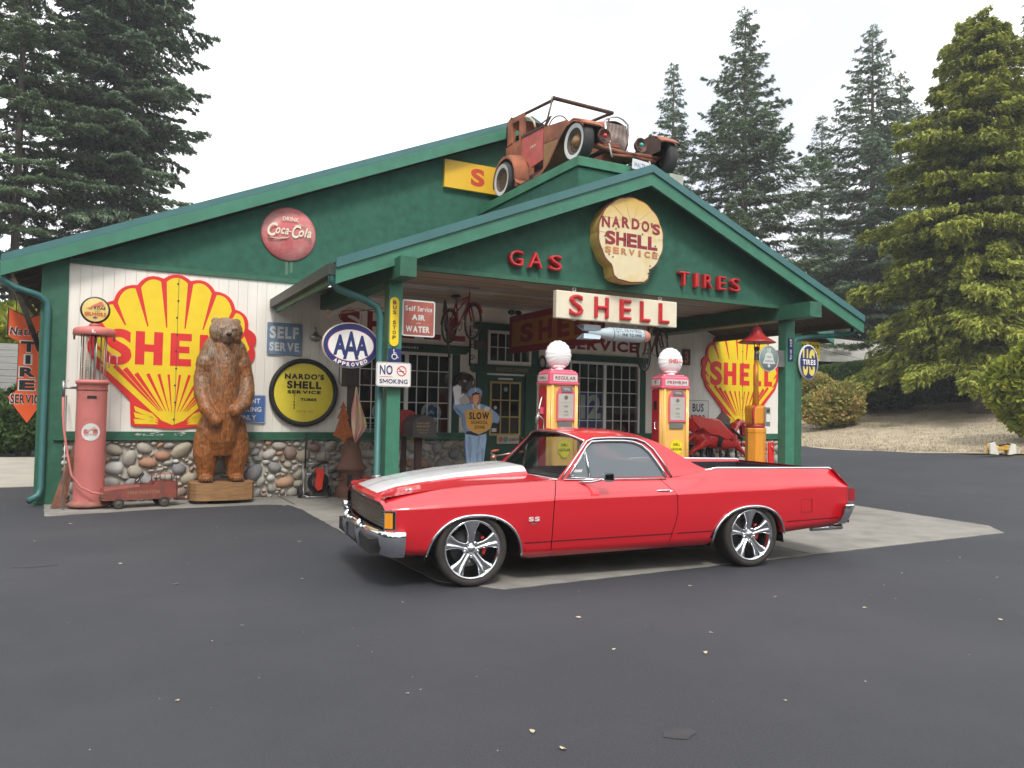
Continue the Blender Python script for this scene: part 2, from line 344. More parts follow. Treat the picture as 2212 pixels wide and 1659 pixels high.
# ================================================================== TREES AND SHRUBS
def foliage(name, c1, c2, c3, sc=.5):
    m = bpy.data.materials.new(name); m.use_nodes = True; n = m.node_tree; p = n.nodes['Principled BSDF']; p.inputs['Roughness'].default_value = .7; p.inputs['Specular IOR Level'].default_value = .25
    ge = n.nodes.new('ShaderNodeNewGeometry'); t = n.nodes.new('ShaderNodeTexCoord')
    a = n.nodes.new('ShaderNodeTexNoise'); a.inputs['Scale'].default_value = sc; a.inputs['Detail'].default_value = 3; n.links.new(t.outputs['Object'], a.inputs['Vector'])
    ad = n.nodes.new('ShaderNodeMath'); ad.operation = 'ADD'; n.links.new(a.outputs['Fac'], ad.inputs[0])
    sb = n.nodes.new('ShaderNodeMath'); sb.operation = 'MULTIPLY_ADD'; sb.inputs[1].default_value = .5; sb.inputs[2].default_value = -.25; n.links.new(ge.outputs['Random Per Island'], sb.inputs[0]); n.links.new(sb.outputs[0], ad.inputs[1])
    r = n.nodes.new('ShaderNodeValToRGB'); r.color_ramp.elements[0].position = .22; r.color_ramp.elements[0].color = (*c1, 1); r.color_ramp.elements[1].position = .8; r.color_ramp.elements[1].color = (*c3, 1)
    e = r.color_ramp.elements.new(.5); e.color = (*c2, 1); n.links.new(ad.outputs[0], r.inputs[0]); n.links.new(r.outputs[0], p.inputs['Base Color'])
    tl = n.nodes.new('ShaderNodeBsdfTranslucent'); n.links.new(r.outputs[0], tl.inputs[0]); ms = n.nodes.new('ShaderNodeMixShader'); ms.inputs[0].default_value = .3; n.links.new(p.outputs[0], ms.inputs[1]); n.links.new(tl.outputs[0], ms.inputs[2]); n.links.new(ms.outputs[0], n.nodes['Material Output'].inputs[0])
    return m
BARK = mat('grey_brown_bark', (.16, .13, .11), .95, var=.35, scale=5, bump=.8, bscale=14, stretch=(3, 3, .5))
F_FIR = foliage('fir_needles', (.08, .12, .06), (.13, .19, .095), (.21, .28, .155))
F_SPR = foliage('spruce_needles', (.085, .13, .075), (.145, .205, .125), (.23, .3, .19))
F_CED = foliage('cedar_foliage', (.11, .135, .022), (.26, .295, .045), (.44, .46, .08))
F_FAR = foliage('far_fir_needles', (.11, .15, .105), (.16, .22, .15), (.22, .28, .2), .3)  # paler copy of the fir needles: distance haze put into the colour
def conifer(name, label, x, y, h, r, m, base=0, seed=0, n_el=60000, droop=.2, el=(.26, .032), bare=.06, lean=0, top=.03, trunk_r=None, z0=None, group=None, prof=.8, gap=0, cedar=False, twigs=0, whorl=.62, dens=1.0):
    """trunk, whorled limbs and flat or hanging sprays of thin needle-like faces set along real twigs"""
    rn = np.random.RandomState(seed); z0 = zg(x, y) if z0 is None else z0
    t = thing(name, label, 'tree', (x, y, z0), 0, group); tr = trunk_r or h*.013
    b = B(BARK, True); b.tube([(x, y, z0-.2), (x+.02, y, z0+h*.02), (x, y, z0+h*.3), (x+lean*.5, y, z0+h*.65), (x+lean, y, z0+h*.99)], [tr*1.35, tr*1.05, tr*.85, tr*.45, .02], 9)
    brs = []; z = bare*h
    while z < h*.985:
        f = z/h; Lm = r*((1-f)/(1-bare))**prof*(1-.16*rn.rand())*(1 if cedar else .52+.48*min(1, (1-f)/.34))+top*r
        k = rn.randint(5, 8) if not cedar else rn.randint(7, 11); a0 = rn.rand()*7
        for q in range(k):
            L = Lm*rn.uniform(.66, 1.1)*(1.22 if rn.rand() < .1 else 1)*(1-.17*math.sin(2*(a0+q)+f*9+seed))
            if rn.rand() < gap: L *= .45
            brs.append((z+rn.uniform(-.3, .3)*whorl, max(.2, L), a0+2*PI*(q+rn.uniform(-.3, .3))/k, f))
        z += whorl*(.55+.65*(1-f))*rn.uniform(.7, 1.25)
    tot = sum(q[1]**1.6 for q in brs); CC = []; TD = []; LN = []
    for zz, L, az, f in brs:
        k = max(14, int(n_el*L**1.6/tot)); d = np.array([math.cos(az), math.sin(az), 0.]); s = np.array([-math.sin(az), math.cos(az), 0.]); up = np.array([0, 0, 1.])
        sl = (.55*(f-.25) if not cedar else .5*(f-.3))+rn.normal()*.08
        nt = max(5, int(L*6)); uj = (np.arange(nt)+rn.rand(nt))/nt; sj = np.where(rn.rand(nt) < .5, -1., 1.)
        ti = rn.randint(0, nt, k); u = .08+.92*uj[ti]; sd = sj[ti]; v = rn.rand(k)**.8
        wl = (.40*L*(1-u)**.75+.12)*rn.uniform(.75, 1.15, nt)[ti]
        ax = u*L; az_ = sl*ax-droop*L*u**2+(.16*L*u**4 if not cedar else .05*L*u**4)
        tw = d*.62+s*sd[:, None]*.78; 
        hang = (droop*.9*wl*v**1.5) if not cedar else (.16*wl*v+rn.rand(k)**1.3*(.14+.045*L)*(.4+u))
        c = np.array([x+lean*f, y, z0+zz])+ax[:, None]*d+az_[:, None]*up+tw*(wl*v)[:, None]-hang[:, None]*up
        if cedar: td = tw*.7+d*.5-up*rn.uniform(.0, 1.15, k)[:, None]+rn.normal(0, .33, (k, 3))
        else: td = tw*.75+d*.35*rn.rand(k)[:, None]-up*(droop*.8+.25*rn.rand(k))[:, None]+rn.normal(0, .38, (k, 3))
        td /= np.linalg.norm(td, axis=1)[:, None]; CC.append(c+rn.normal(0, .035, (k, 3))); TD.append(td); LN.append(rn.uniform(.55, 1.3, k)*(.8+.04*L))
        if L > .8: b.tube([(x+lean*f, y, z0+zz)]+[tuple(np.array([x+lean*f, y, z0+zz])+d*L*q_+up*(sl*L*q_-droop*L*q_**2)) for q_ in (.45, .92)], [.03+.006*L, .02, .006], 4, False)
    b.build('trunk', t); c = np.concatenate(CC); td = np.concatenate(TD); ln = np.concatenate(LN)[:, None]; k = len(c)
    pr = np.cross(td, rn.uniform(-1, 1, (k, 3))+np.array([0, 0, 1.4])); pr /= np.linalg.norm(pr, axis=1)[:, None]; wd = el[1]*rn.uniform(.7, 1.3, k)[:, None]
    P = np.stack([c-td*el[0]*ln*.45-pr*wd, c-td*el[0]*ln*.45+pr*wd, c+td*el[0]*ln*.55], 1).reshape(-1, 3)
    return tri_obj('crown', P, m, parent=t), t
# left, behind the garage
conifer('fir_tree', 'tall fir with long bare trunk at the left picture edge, crown high up', -3.2, 35.6, 31, 3.6, F_FIR, seed=3, n_el=100000, droop=.28, bare=.2, trunk_r=.17, gap=.12)
conifer('fir_tree', 'broad dense grey-green spruce rising behind the low left roof slope', .15, 38.3, 38, 4.9, F_SPR, seed=11, n_el=330000, droop=.34, bare=.04, prof=.52, el=(.28, .04), whorl=.42, trunk_r=.26)
conifer('fir_tree', 'fir crown hanging over the roof at the far left, behind the bare trunk', -8.0, 41, 30, 5.2, F_FIR, seed=14, n_el=60000, droop=.3, bare=.1, prof=.6)
conifer('fir_tree', 'narrow pointed fir directly right of the rusty car', 28.7, 34.9, 20.6, 5.2, F_SPR, seed=21, n_el=90000, droop=.16, prof=.85)
conifer('fir_tree', 'tallest dark fir with ragged tip right of the rusty car', 32.3, 32.9, 23.2, 7.9, F_FIR, seed=22, n_el=200000, droop=.2, prof=.8, gap=.07)
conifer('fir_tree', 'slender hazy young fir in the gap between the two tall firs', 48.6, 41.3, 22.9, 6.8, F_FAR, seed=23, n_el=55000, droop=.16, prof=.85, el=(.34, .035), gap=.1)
conifer('fir_tree', 'tall fir with a thin broken tip left of the yellow cedar', 38.9, 29.5, 22.2, 6.6, F_SPR, seed=24, n_el=130000, droop=.22, prof=.7, gap=.14)
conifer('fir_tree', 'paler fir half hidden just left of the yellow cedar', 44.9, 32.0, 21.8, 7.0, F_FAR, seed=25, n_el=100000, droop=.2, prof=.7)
conifer('fir_tree', 'dark fir tip at the upper right picture corner', 46.6, 25.0, 24.3, 4.6, F_FIR, seed=27, n_el=45000, droop=.2, prof=.8)
for i, (x, y, h, r) in enumerate(((29, 42, 13, 5), (37, 38.5, 13, 6), (43, 42, 12, 6), (39.5, 33.5, 10, 5.6), (46, 31, 12, 6), (48, 24, 13, 6))):
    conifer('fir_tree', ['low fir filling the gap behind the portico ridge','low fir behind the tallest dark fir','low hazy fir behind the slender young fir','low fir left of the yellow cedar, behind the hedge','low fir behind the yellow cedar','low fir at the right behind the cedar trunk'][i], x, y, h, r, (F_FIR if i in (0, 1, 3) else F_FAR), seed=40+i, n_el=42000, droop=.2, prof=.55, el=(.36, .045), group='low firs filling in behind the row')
conifer('cedar_tree', 'huge yellow-green cedar with drooping fronds and thick buttressed trunk', 30.7, 18.4, 16.3, 5.3, F_CED, seed=31, n_el=320000, droop=.27, bare=.15, prof=.66, el=(.25, .042), trunk_r=.34, cedar=True, whorl=.5)
conifer('cedar_tree', 'second yellow-green cedar at the right picture edge, behind the huge one', 37.2, 18.6, 17.0, 4.8, F_CED, seed=36, n_el=130000, droop=.25, bare=.1, prof=.62, el=(.27, .045), cedar=True, whorl=.55)
# leafy bushes: shell of leaf quads over a lumpy dome
def bush(name, label, x, y, rx, ry, h, m, n=9000, seed=0, el=(.11, .035), stems=True, zlift=.0, cat='shrub', lumps=7, group=None, z0=None, low=.12):
    rn = np.random.RandomState(seed); z0 = zg(x, y) if z0 is None else z0; t = thing(name, label, cat, (x, y, z0), 0, group)
    C = [(0, 0, h*.38, .66)]+[(rn.uniform(-.62, .62), rn.uniform(-.62, .62), h*rn.uniform(.22, .72), rn.uniform(.24, .48)) for _ in range(lumps+10)]
    A = []
    for (cx_, cy_, cz_, s) in C:
        k = int(n*s**2/sum(c[3]**2 for c in C)); v = rn.normal(size=(k, 3)); v /= np.linalg.norm(v, axis=1)[:, None]
        rad = rn.uniform(.62, 1.06, k)[:, None]**.6; p = v*rad*np.array([rx*s, ry*s, h*.52*s if s < 1 else h*.5])+np.array([cx_*rx*.9, cy_*ry*.9, cz_+zlift]); p[:, 2] = np.maximum(p[:, 2], low*h*rn.rand(k)+.04)
        c = p+np.array([x, y, z0]); td = v+rn.uniform(-.7, .7, (k, 3)); td /= np.linalg.norm(td, axis=1)[:, None]; pr = np.cross(td, rn.normal(size=(k, 3))); pr /= np.linalg.norm(pr, axis=1)[:, None]
        ln = el[0]*rn.uniform(.6, 1.3, k)[:, None]; wd = el[1]*rn.uniform(.6, 1.3, k)[:, None]; A.append(np.stack([c-td*ln*.5, c+pr*wd, c+td*ln*.5, c-pr*wd], 1).reshape(-1, 3))
    tri_obj('foliage', np.concatenate(A), m, parent=t, quads=True)
    b = B(BARK, True)
    for k in range(9):
        a = rn.rand()*6.3; b.tube([(x+.12*math.cos(a), y+.12*math.sin(a), z0-.05), (x+rx*.3*math.cos(a), y+ry*.3*math.sin(a), z0+h*.3), (x+rx*.6*math.cos(a), y+ry*.6*math.sin(a), z0+h*.62)], [.035, .025, .01], 5, False)
    b.build('stem', t); return t
F_RHO = foliage('rhododendron_leaves', (.17, .2, .06), (.38, .36, .1), (.5, .33, .13), 1.6)
F_RHD = foliage('dark_shrub_leaves', (.03, .055, .02), (.06, .11, .03), (.1, .15, .04), 1.2)
F_LIM = foliage('lime_maple_leaves', (.14, .19, .02), (.3, .34, .04), (.45, .45, .07), 1.2)
F_HED = foliage('hedge_leaves', (.065, .115, .025), (.115, .19, .038), (.19, .26, .06), 1.0)
F_LAU = foliage('laurel_leaves', (.03, .06, .02), (.07, .13, .03), (.12, .19, .05), 1.5)
bush('rhododendron', 'rounded rhododendron with rusty yellow leaves standing on the dry lawn', 25.8, 21.3, 2.0, 1.5, 2.45, F_RHO, 20000, 3, (.2, .055), group=None)
bush('rhododendron', 'dark green rhododendron behind the rusty yellow one, by the hedge', 30.5, 23.0, 2.2, 1.6, 2.5, F_RHD, 18000, 5, (.2, .05))
bush('maple_bush', 'lime-green leafy bush at the right picture edge above the toy digger', 24.2, 12.9, 1.5, 1.4, 3.7, F_LIM, 14000, 7, (.2, .09), low=.2)
bush('laurel_bush', 'tall glossy laurel hedge bush beyond the concrete path at the far left', -1.9, 25.6, 1.1, 1.0, 2.5, F_LAU, 11000, 9, (.17, .05), z0=0)
bush('laurel_bush', 'second laurel bush further left at the picture edge', -4.2, 26.4, 1.6, 1.2, 2.8, F_LAU, 9000, 10, (.17, .05), z0=0)
bush('maple_tree', 'yellow-green leafy tree behind the arrow-shaped tyre sign', -2.6, 33, 2.4, 2.2, 6.8, F_LIM, 12000, 12, (.28, .1), z0=0, cat='tree')
# clipped hedge across the back of the lawn
def hedge(name, label, pts, h, th, m, n, seed, z0f, el=(.16, .045)):
    rn = np.random.RandomState(seed); p0, p1 = Vector(pts[0]), Vector(pts[1]); d = (p1-p0); L = d.length; d.normalize(); nn = Vector((d.y, -d.x))
    t = thing(name, label, 'hedge', (p0.x, p0.y, z0f(p0.x, p0.y)))
    b = B(mat('hedge_core', (.02, .035, .01), .95), False); K = 24; rows = []
    for i in range(K+1):
        q = p0+d*L*i/K; z = z0f(q.x, q.y); rows.append([(q.x+nn.x*th*.4, q.y+nn.y*th*.4, z-.1), (q.x+nn.x*th*.4, q.y+nn.y*th*.4, z+h-.12), (q.x-nn.x*th*.4, q.y-nn.y*th*.4, z+h-.12), (q.x-nn.x*th*.4, q.y-nn.y*th*.4, z-.1)])
    b.grid(rows); b.build('branch_core', t)
    u = rn.rand(n)*L; f = rn.rand(n); top = f > .82
    off = np.where(top, rn.uniform(-.5, .5, n)*th, th*.5-rn.rand(n)**2*.12); zz = np.where(top, h-rn.rand(n)*.12, rn.rand(n)*h)
    X = p0.x+d.x*u+nn.x*off; Y = p0.y+d.y*u+nn.y*off; Z = np.array([z0f(a, c) for a, c in zip(X, Y)])+zz+.05*np.sin(u*1.3)*top
    c = np.stack([X, Y, Z], 1); td = rn.normal(size=(n, 3)); td[:, 2] = np.abs(td[:, 2])+.5; td /= np.linalg.norm(td, axis=1)[:, None]; pr = np.cross(td, rn.normal(size=(n, 3))); pr /= np.linalg.norm(pr, axis=1)[:, None]
    ln = el[0]*rn.uniform(.6, 1.3, n)[:, None]; wd = el[1]*rn.uniform(.6, 1.3, n)[:, None]
    tri_obj('foliage', np.stack([c-td*ln*.5, c+pr*wd, c+td*ln*.5, c-pr*wd], 1).reshape(-1, 3), m, parent=t, quads=True); return t
hedge('hedge', 'long clipped dark green hedge across the back of the lawn', ((27.3, 28.7), (43.3, 14.1)), 2.25, 1.4, F_HED, 60000, 4, zg)
hedge('hedge', 'low hedge strip at the far left behind the path', ((-16, 27.4), (-2.2, 27.4)), 1.9, 1.2, F_LAU, 9000, 6, lambda x, y: 0)
# neighbour's low building with white fascia roof, beyond the hedge
t = thing('neighbour_building', 'low building with a long white roof edge beyond the hedge', 'building', (39, 30, 1.8))
p0 = Vector((29.0, 31.5)); p1 = Vector((44.0, 22.5)); d = (p1-p0).normalized(); n2 = Vector((-d.y, d.x))*-1
def seg(b, a0, a1, z0, z1, o0, o1):
    q = [p0+d*a0+n2*o0, p0+d*a1+n2*o0, p0+d*a1+n2*o1, p0+d*a0+n2*o1]; b.add([(v.x, v.y, z0) for v in q]+[(v.x, v.y, z1) for v in q], [(0,3,2,1),(4,5,6,7),(0,1,5,4),(1,2,6,5),(2,3,7,6),(3,0,4,7)], False)
L_ = (p1-p0).length
b = B(WHITE); 
qs = [(0, 5.05, 4.35), (L_, 4.45, 4.2)]
v = []
for a_, zt, zb in ((0, 6.0, 4.5), (5.5, 5.75, 4.45), (L_*.8, 4.9, 4.4), (L_, 4.6, 4.35)):
    q = p0+d*a_; v += [(q.x, q.y, zb), (q.x, q.y, zt), (q.x+n2.x*-5, q.y+n2.y*-5, zt+.3)]
b.add(v, [(i*3, i*3+3, i*3+4, i*3+1) for i in range(3)]+[(i*3+1, i*3+4, i*3+5, i*3+2) for i in range(3)], False); b.build('roof', t)
b = B(mat('beige_wall', (.4, .36, .3), .8)); seg(b, .3, L_-.5, 1.4, 4.25, -.3, -4.5); b.build('wall', t)
# grey board fence at the far left, its boards real
t = thing('fence', 'weathered grey horizontal board fence behind the shrubs at the far left', 'fence', (-5, 29, 0))
FEN = mat('weathered_grey_board', (.33, .33, .32), .85, var=.18, scale=3, stretch=(.4, 1, 8))
for k in range(16):
    b = B(FEN); b.box(-12, -2.0, 28.0, 28.03, .1+k*.2, .288+k*.2); b.build('board', t)
for x in (-11.8, -9.4, -7, -4.6, -2.2): b = B(FEN); b.box(x-.06, x+.06, 28.03, 28.13, 0, 3.35); b.build('post', t)

# woods added unseen behind the viewer, to darken reflections in chrome, glass and paint
rw = np.random.RandomState(8); n_ = 26000; th = rw.uniform(R(95), R(325), n_); rad = rw.uniform(38, 50, n_); hh = rw.rand(n_)**1.1*(13+4*np.sin(th*9)+3*np.sin(th*23)); 
c = np.stack([6+rad*np.sin(th), rad*np.cos(th)+2, hh], 1); td = rw.normal(size=(n_, 3)); td /= np.linalg.norm(td, axis=1)[:, None]; pr = np.cross(td, rw.normal(size=(n_, 3))); pr /= np.linalg.norm(pr, axis=1)[:, None]
tri_obj('woods', np.stack([c-td*1.1, c+pr*.8, c+td*1.1, c-pr*.8], 1).reshape(-1, 3), F_FIR, 'unseen dark woods added behind the viewer for their reflections', 'woods', 'stuff', quads=True)
# ================================================================== THE SERVICE STATION
ST = thing('service_station', 'green and cream service station with wide low gable roof and gabled portico', 'building', (7.1, 13.4, 0))
Y0 = 13.4; XL, XR = -.85, 15.05; RX = 7.1; SL = .4275; RX = 7.27; VY = 13.1
def mroof(x): return 3.618+ (min(x, 2*RX-x)+1.34)*SL    # top of main roof
# openings in the front wall (x0,x1,z0,z1)
OP = {'wl': (3.98, 5.8, 1.0, 2.56), 'door': (6.52, 7.36, .02, 2.2), 'tr': (6.54, 7.5, 2.43, 3.06), 'wr': (8.40, 10.18, 1.0, 2.56)}
WALLM = mat('wall_backing', (.5, .46, .38), .8)
def cells(x0, x1, z0, z1, holes):
    xs = sorted({x0, x1, *[h[0] for h in holes], *[h[1] for h in holes]}); zs = sorted({z0, z1, *[h[2] for h in holes], *[h[3] for h in holes]})
    for a, b_ in zip(xs, xs[1:]):
        for c, d in zip(zs, zs[1:]):
            if a >= x0 and b_ <= x1 and c >= z0 and d <= z1 and not any(h[0] <= a and b_ <= h[1] and h[2] <= c and d <= h[3] for h in holes): yield a, b_, c, d
b = B(WALLM)
for a, b_, c, d in cells(XL+.05, XR-.05, 0, 3.62, list(OP.values())): b.box(a, b_, Y0+.035, Y0+.16, c, d)
b.box(XL, XL+.12, Y0+.16, 24, 0, 3.6); b.box(XR-.12, XR, Y0+.16, 24, 0, 3.6); b.box(XL, XR, 24, 24.12, 0, 3.6)
b.build('wall', ST)
b = B(DARKIN); b.box(XL+.2, XR-.2, 17.5, 17.6, 0, 3.4); b.box(XL+.2, XR-.2, Y0+.2, 17.5, -.02, 0.0); b.box(XL+.2, XR-.2, Y0+.2, 17.5, 3.4, 3.45); b.build('interior', ST)
# siding boards, one object each
def board(x0, x1, z0, z1, m=CREAM, y=Y0, th=.03):
    b = B(m); b.box(x0+.0018, x1-.0018, y, y+th, z0, z1); return b.build('board', SD)
SD = thing('siding', None, None, (7.1, 13.4, 0)); SD.parent = ST; SD.location = (0, 0, 0); ORG[SD.name] = Vector((7.1, 13.4, 0))
bw = .152; k = 0; x = -.5
while x < 14.7:
    x1 = min(x+bw, 14.7)
    for a, b_, c, d in cells(x, x1, 1.085, 3.62 if (x < 3 or x > 11.4) else 3.5, []):
        segs = [(c, d)]
        for h in OP.values():
            if x1 > h[0]+.02 and x < h[1]-.02:
                ns = []
                for s0, s1 in segs:
                    if h[2] > s0+.02: ns.append((s0, min(s1, h[2])))
                    if h[3] < s1-.02: ns.append((max(s0, h[3]), s1))
                segs = [q for q in ns if q[1]-q[0] > .03]
        for s0, s1 in segs: board(a, b_, s0, s1)
    x += bw
# green corner posts, sill band, trim beams
b = B(GREEN); b.box(XL, -.5, Y0-.04, Y0+.3, 0, 3.66); b.build('corner_post', ST)
b = B(GREEN); b.box(14.7, XR, Y0-.04, Y0+.3, 0, 3.66); b.build('corner_post', ST)
for x0, x1 in ((-.5, 6.3), (7.6, 14.7)):
    b = B(GREEN); b.box(x0-.1 if x0 < 0 else x0, x1, Y0-.045, Y0+.02, 1.0, 1.084); b.build('sill_band', ST)
    b = B(GREEN); b.box(x0-.12 if x0 < 0 else x0, x1, Y0-.085, Y0+.02, .955, .998); b.build('sill_ledge', ST)
CHIP = mat('peeled_paint_patch', (.55, .55, .5), .9)
b = B(CHIP); rc = random.Random(4)
for k in range(26):
    cx_ = .45+rc.random()*.75; cz_ = 1.02+rc.random()*.05; b.box(cx_, cx_+.015+rc.random()*.05, Y0-.0475, Y0-.0455, cz_, cz_+.004+rc.random()*.009)
b.build('peeling_flakes', ST, kind='stuff')
b = B(GREEN); b.box(-.5, 3.0, Y0-.03, Y0+.03, 3.621, 3.7); b.build('trim_board', ST)
b = B(GREEN); b.box(11.5, 14.7, Y0-.03, Y0+.03, 3.621, 3.7); b.build('trim_board', ST)
# rivet heads under the gable panel
# gable panel (rough green)
b = B(STUCCO); b.prism([(-.4, 3.7), (14.94, 3.7), (RX, mroof(RX)-.3)], Y0-.01, Y0+.12, 'xzy'); b.build('gable_panel', ST)
# main roof: slabs, rake boards, metal edge, rafters
def roof_slab(x0, x1, y0, y1, f, th, m, name, dz=0):
    b = B(m); z0, z1 = f(x0)+dz, f(x1)+dz
    b.add([(x0, y0, z0-th), (x1, y0, z1-th), (x1, y1, z1-th), (x0, y1, z0-th), (x0, y0, z0), (x1, y0, z1), (x1, y1, z1), (x0, y1, z0)], [(0,3,2,1),(4,5,6,7),(0,1,5,4),(1,2,6,5),(2,3,7,6),(3,0,4,7)], False); return b.build(name, ST)
SOFF = mat('weathered_soffit', (.1, .085, .06), .9, var=.3, scale=4, stretch=(.3, 6, 1))
for x0, x1 in ((-1.34, RX), (15.88, RX)):
    roof_slab(x0, x1, VY+.04, 25, mroof, .04, TEAL, 'metal_roof', -.0)
    roof_slab(x0+.02*(1 if x0 < RX else -1), x1, VY+.06, 24.9, mroof, .05, SOFF, 'soffit', -.045)
    roof_slab(x0, x1, VY+.005, VY+.04, mroof, .11, TEAL, 'metal_edge', .0)
    roof_slab(x0, x1, VY, VY+.045, mroof, .2, GREENLT, 'rake_board', -.113)
for j in range(14):
    y = 13.6+j*.8
    for sgn, xa, xb in ((1, -1.28, -.86), (-1, 15.82, 15.06)):
        b = B(SOFF); z0, z1 = mroof(xa)-.1, mroof(xb)-.1; b.add([(xa, y, z0-.14), (xb, y, z1-.14), (xb, y+.05, z1-.14), (xa, y+.05, z0-.14), (xa, y, z0), (xb, y, z1), (xb, y+.05, z1), (xa, y+.05, z0)], [(0,3,2,1),(4,5,6,7),(0,1,5,4),(1,2,6,5),(2,3,7,6),(3,0,4,7)], False); b.build('rafter', ST)
b = B(SOFF); b.box(-1.39, -1.33, 13.15, 24.9, 3.34, 3.5); b.build('gutter', ST)
b = B(SOFF); b.box(15.87, 15.93, 13.15, 24.9, 3.34, 3.5); b.build('gutter', ST)
b = B(SOFF); b.tube([(-1.2, 13.2, 3.3), (-.86, 13.75, 2.3)], .05, 4); b.build('brace', ST)
# downspouts
def downspout(pts, r=.042):
    b = B(PIPE, True); b.tube(pts, r, 8); return b.build('downspout', ST)
downspout([(-1.33, 13.2, 3.36), (-1.31, 13.2, 3.26), (-1.17, 13.22, 3.17), (-.86, 13.25, 3.08), (-.77, 13.3, 3.0), (-.755, 13.3, 2.9), (-.755, 13.3, .25), (-.78, 13.26, .15), (-.9, 13.18, .08)], .048)
# stone base walls: mortar + real stones
MORT = mat('mortar', (.45, .43, .38), .95, var=.12, scale=12, bump=.4, bscale=60)
STONE = mat('river_stone', (1, 1, 1), .7, var=.16, scale=9, bump=.25, bscale=50, objrand=[(.36,.34,.3),(.42,.39,.33),(.28,.28,.27),(.46,.41,.32),(.38,.37,.34),(.4,.22,.14),(.32,.31,.28),(.5,.47,.42),(.42,.37,.28),(.24,.24,.25),(.29,.2,.16),(.4,.36,.29),(.46,.28,.18),(.37,.38,.34),(.45,.43,.38),(.6,.6,.57)])
SW = thing('stone_skirt', None, None, (7.1, 13.4, 0)); SW.parent = ST; SW.location = (0, 0, 0); ORG[SW.name] = Vector((7.1, 13.4, 0))
b = B(MORT); b.box(-.5, 6.3, Y0-.0, Y0+.034, 0, .955); b.box(7.62, 14.7, Y0-.0, Y0+.034, 0, .955); b.build('mortar', SW)
rs = random.Random(12); STM = []
for v in range(9):
    bm = bmesh.new(); ph = rs.random()*6; n_ = 9; rings = [(1, 0), (.93, .45), (.66, .82), (.28, .98)]; vs = []
    for r_q, hh in rings:
        for k in range(n_):
            a = 2*PI*k/n_; q = r_q*(1+.09*math.sin(2*a+ph)+.06*math.sin(3*a+ph*2)); vs.append((q*math.cos(a), -hh*(1+.1*math.sin(a+ph)), q*math.sin(a)))
    vs.append((0, -1, 0)); fs = []
    for i in range(3): fs += [(i*n_+k, i*n_+(k+1) % n_, (i+1)*n_+(k+1) % n_, (i+1)*n_+k) for k in range(n_)]
    fs += [(3*n_+k, 3*n_+(k+1) % n_, 4*n_) for k in range(n_)]
    me = bpy.data.meshes.new('stone'); me.from_pydata(vs, [], fs); me.polygons.foreach_set('use_smooth', [True]*len(fs)); me.materials.append(STONE); me.update(); STM.append(me); bm.free()
placed = []
def pack(x0, x1, tries, rad):
    for _ in range(tries):
        r_q = rs.choice(rad)*rs.uniform(.85, 1.15); rx = r_q*rs.uniform(1.0, 1.45); rz = r_q*rs.uniform(.75, 1.0); a = rs.choice([0, 0, .4, -.4, 1.2, .9])*rs.random()
        x = rs.uniform(x0+rx*.8, x1-rx*.8); z = rs.uniform(rz*.8, .95-rz*.9)
        ok = True
        for (px, pz, pr, prx, prz, pa) in placed:
            dx, dz = x-px, z-pz; dd = math.hypot(dx, dz)
            if dd > .5: continue
            def ext(rx_, rz_, a_):
                t = math.atan2(dz, dx)-a_; return rx_*rz_/math.sqrt((rz_*math.cos(t))**2+(rx_*math.sin(t))**2+1e-9)
            if dd < (ext(rx, rz, a)+ext(prx, prz, pa))*.94: ok = False; break
        if ok: placed.append((x, z, r_q, rx, rz, a))
for (x0, x1) in ((-.5, 6.3), (10.3, 14.6)):
    n0 = len(placed)
    pack(x0, x1, int(500*(x1-x0)/6.8), [.12, .11]); pack(x0, x1, int(2500*(x1-x0)/6.8), [.085, .095, .075]); pack(x0, x1, int(7000*(x1-x0)/6.8), [.065, .055, .05]); pack(x0, x1, int(9000*(x1-x0)/6.8), [.04, .03])
nb_ = [[j for j, q in enumerate(placed) if j != i and abs(q[0]-p_[0]) < .42 and abs(q[1]-p_[1]) < .42] for i, p_ in enumerate(placed)]
placed = [list(q) for q in placed]; grown = [1.0]*len(placed)
for it in range(12):       # let every stone swell until it meets its neighbours
    for i, p_ in enumerate(placed):
        if grown[i] > 1.7: continue
        g = 1.05; ok = p_[1]+p_[4]*g < .96 and p_[1]-p_[4]*g > -.02
        if ok:
            for j in nb_[i]:
                q = placed[j]; dx, dz = p_[0]-q[0], p_[1]-q[1]; dd = math.hypot(dx, dz); t1 = math.atan2(dz, dx)
                def ex(rx_, rz_, a_): t_ = t1-a_; return rx_*rz_/math.sqrt((rz_*math.cos(t_))**2+(rx_*math.sin(t_))**2+1e-9)
                if dd < (ex(p_[3]*g, p_[4]*g, p_[5])+ex(q[3], q[4], q[5]))*.97: ok = False; break
        if ok: p_[3] *= g; p_[4] *= g; p_[2] *= g; grown[i] *= g
placed.sort(key=lambda q: -q[2]*(1.0 if q[0] < 5.8 else .5))
extra = B(STONE, True)
for i, (x, z, r_q, rx, rz, a) in enumerate(placed):
    me = STM[i % 9]; dep = .05+r_q*.35
    Mx = Matrix.Translation((x, Y0-.0, z)) @ Matrix.Rotation(-a, 4, 'Y') @ Matrix.Diagonal((rx, dep, rz, 1))
    if i < 296:
        o = bpy.data.objects.new('stone', me); COL.objects.link(o); o.parent = SW; o.matrix_local = Matrix.Translation((-7.1, -13.4, 0)) @ Mx
    else:
        extra.M = Mx; extra.add([v.co[:] for v in me.vertices], [tuple(p.vertices) for p in me.polygons])
extra.M = Matrix.Identity(4)
if extra.v: extra.build('small_stones', SW, kind='stuff')

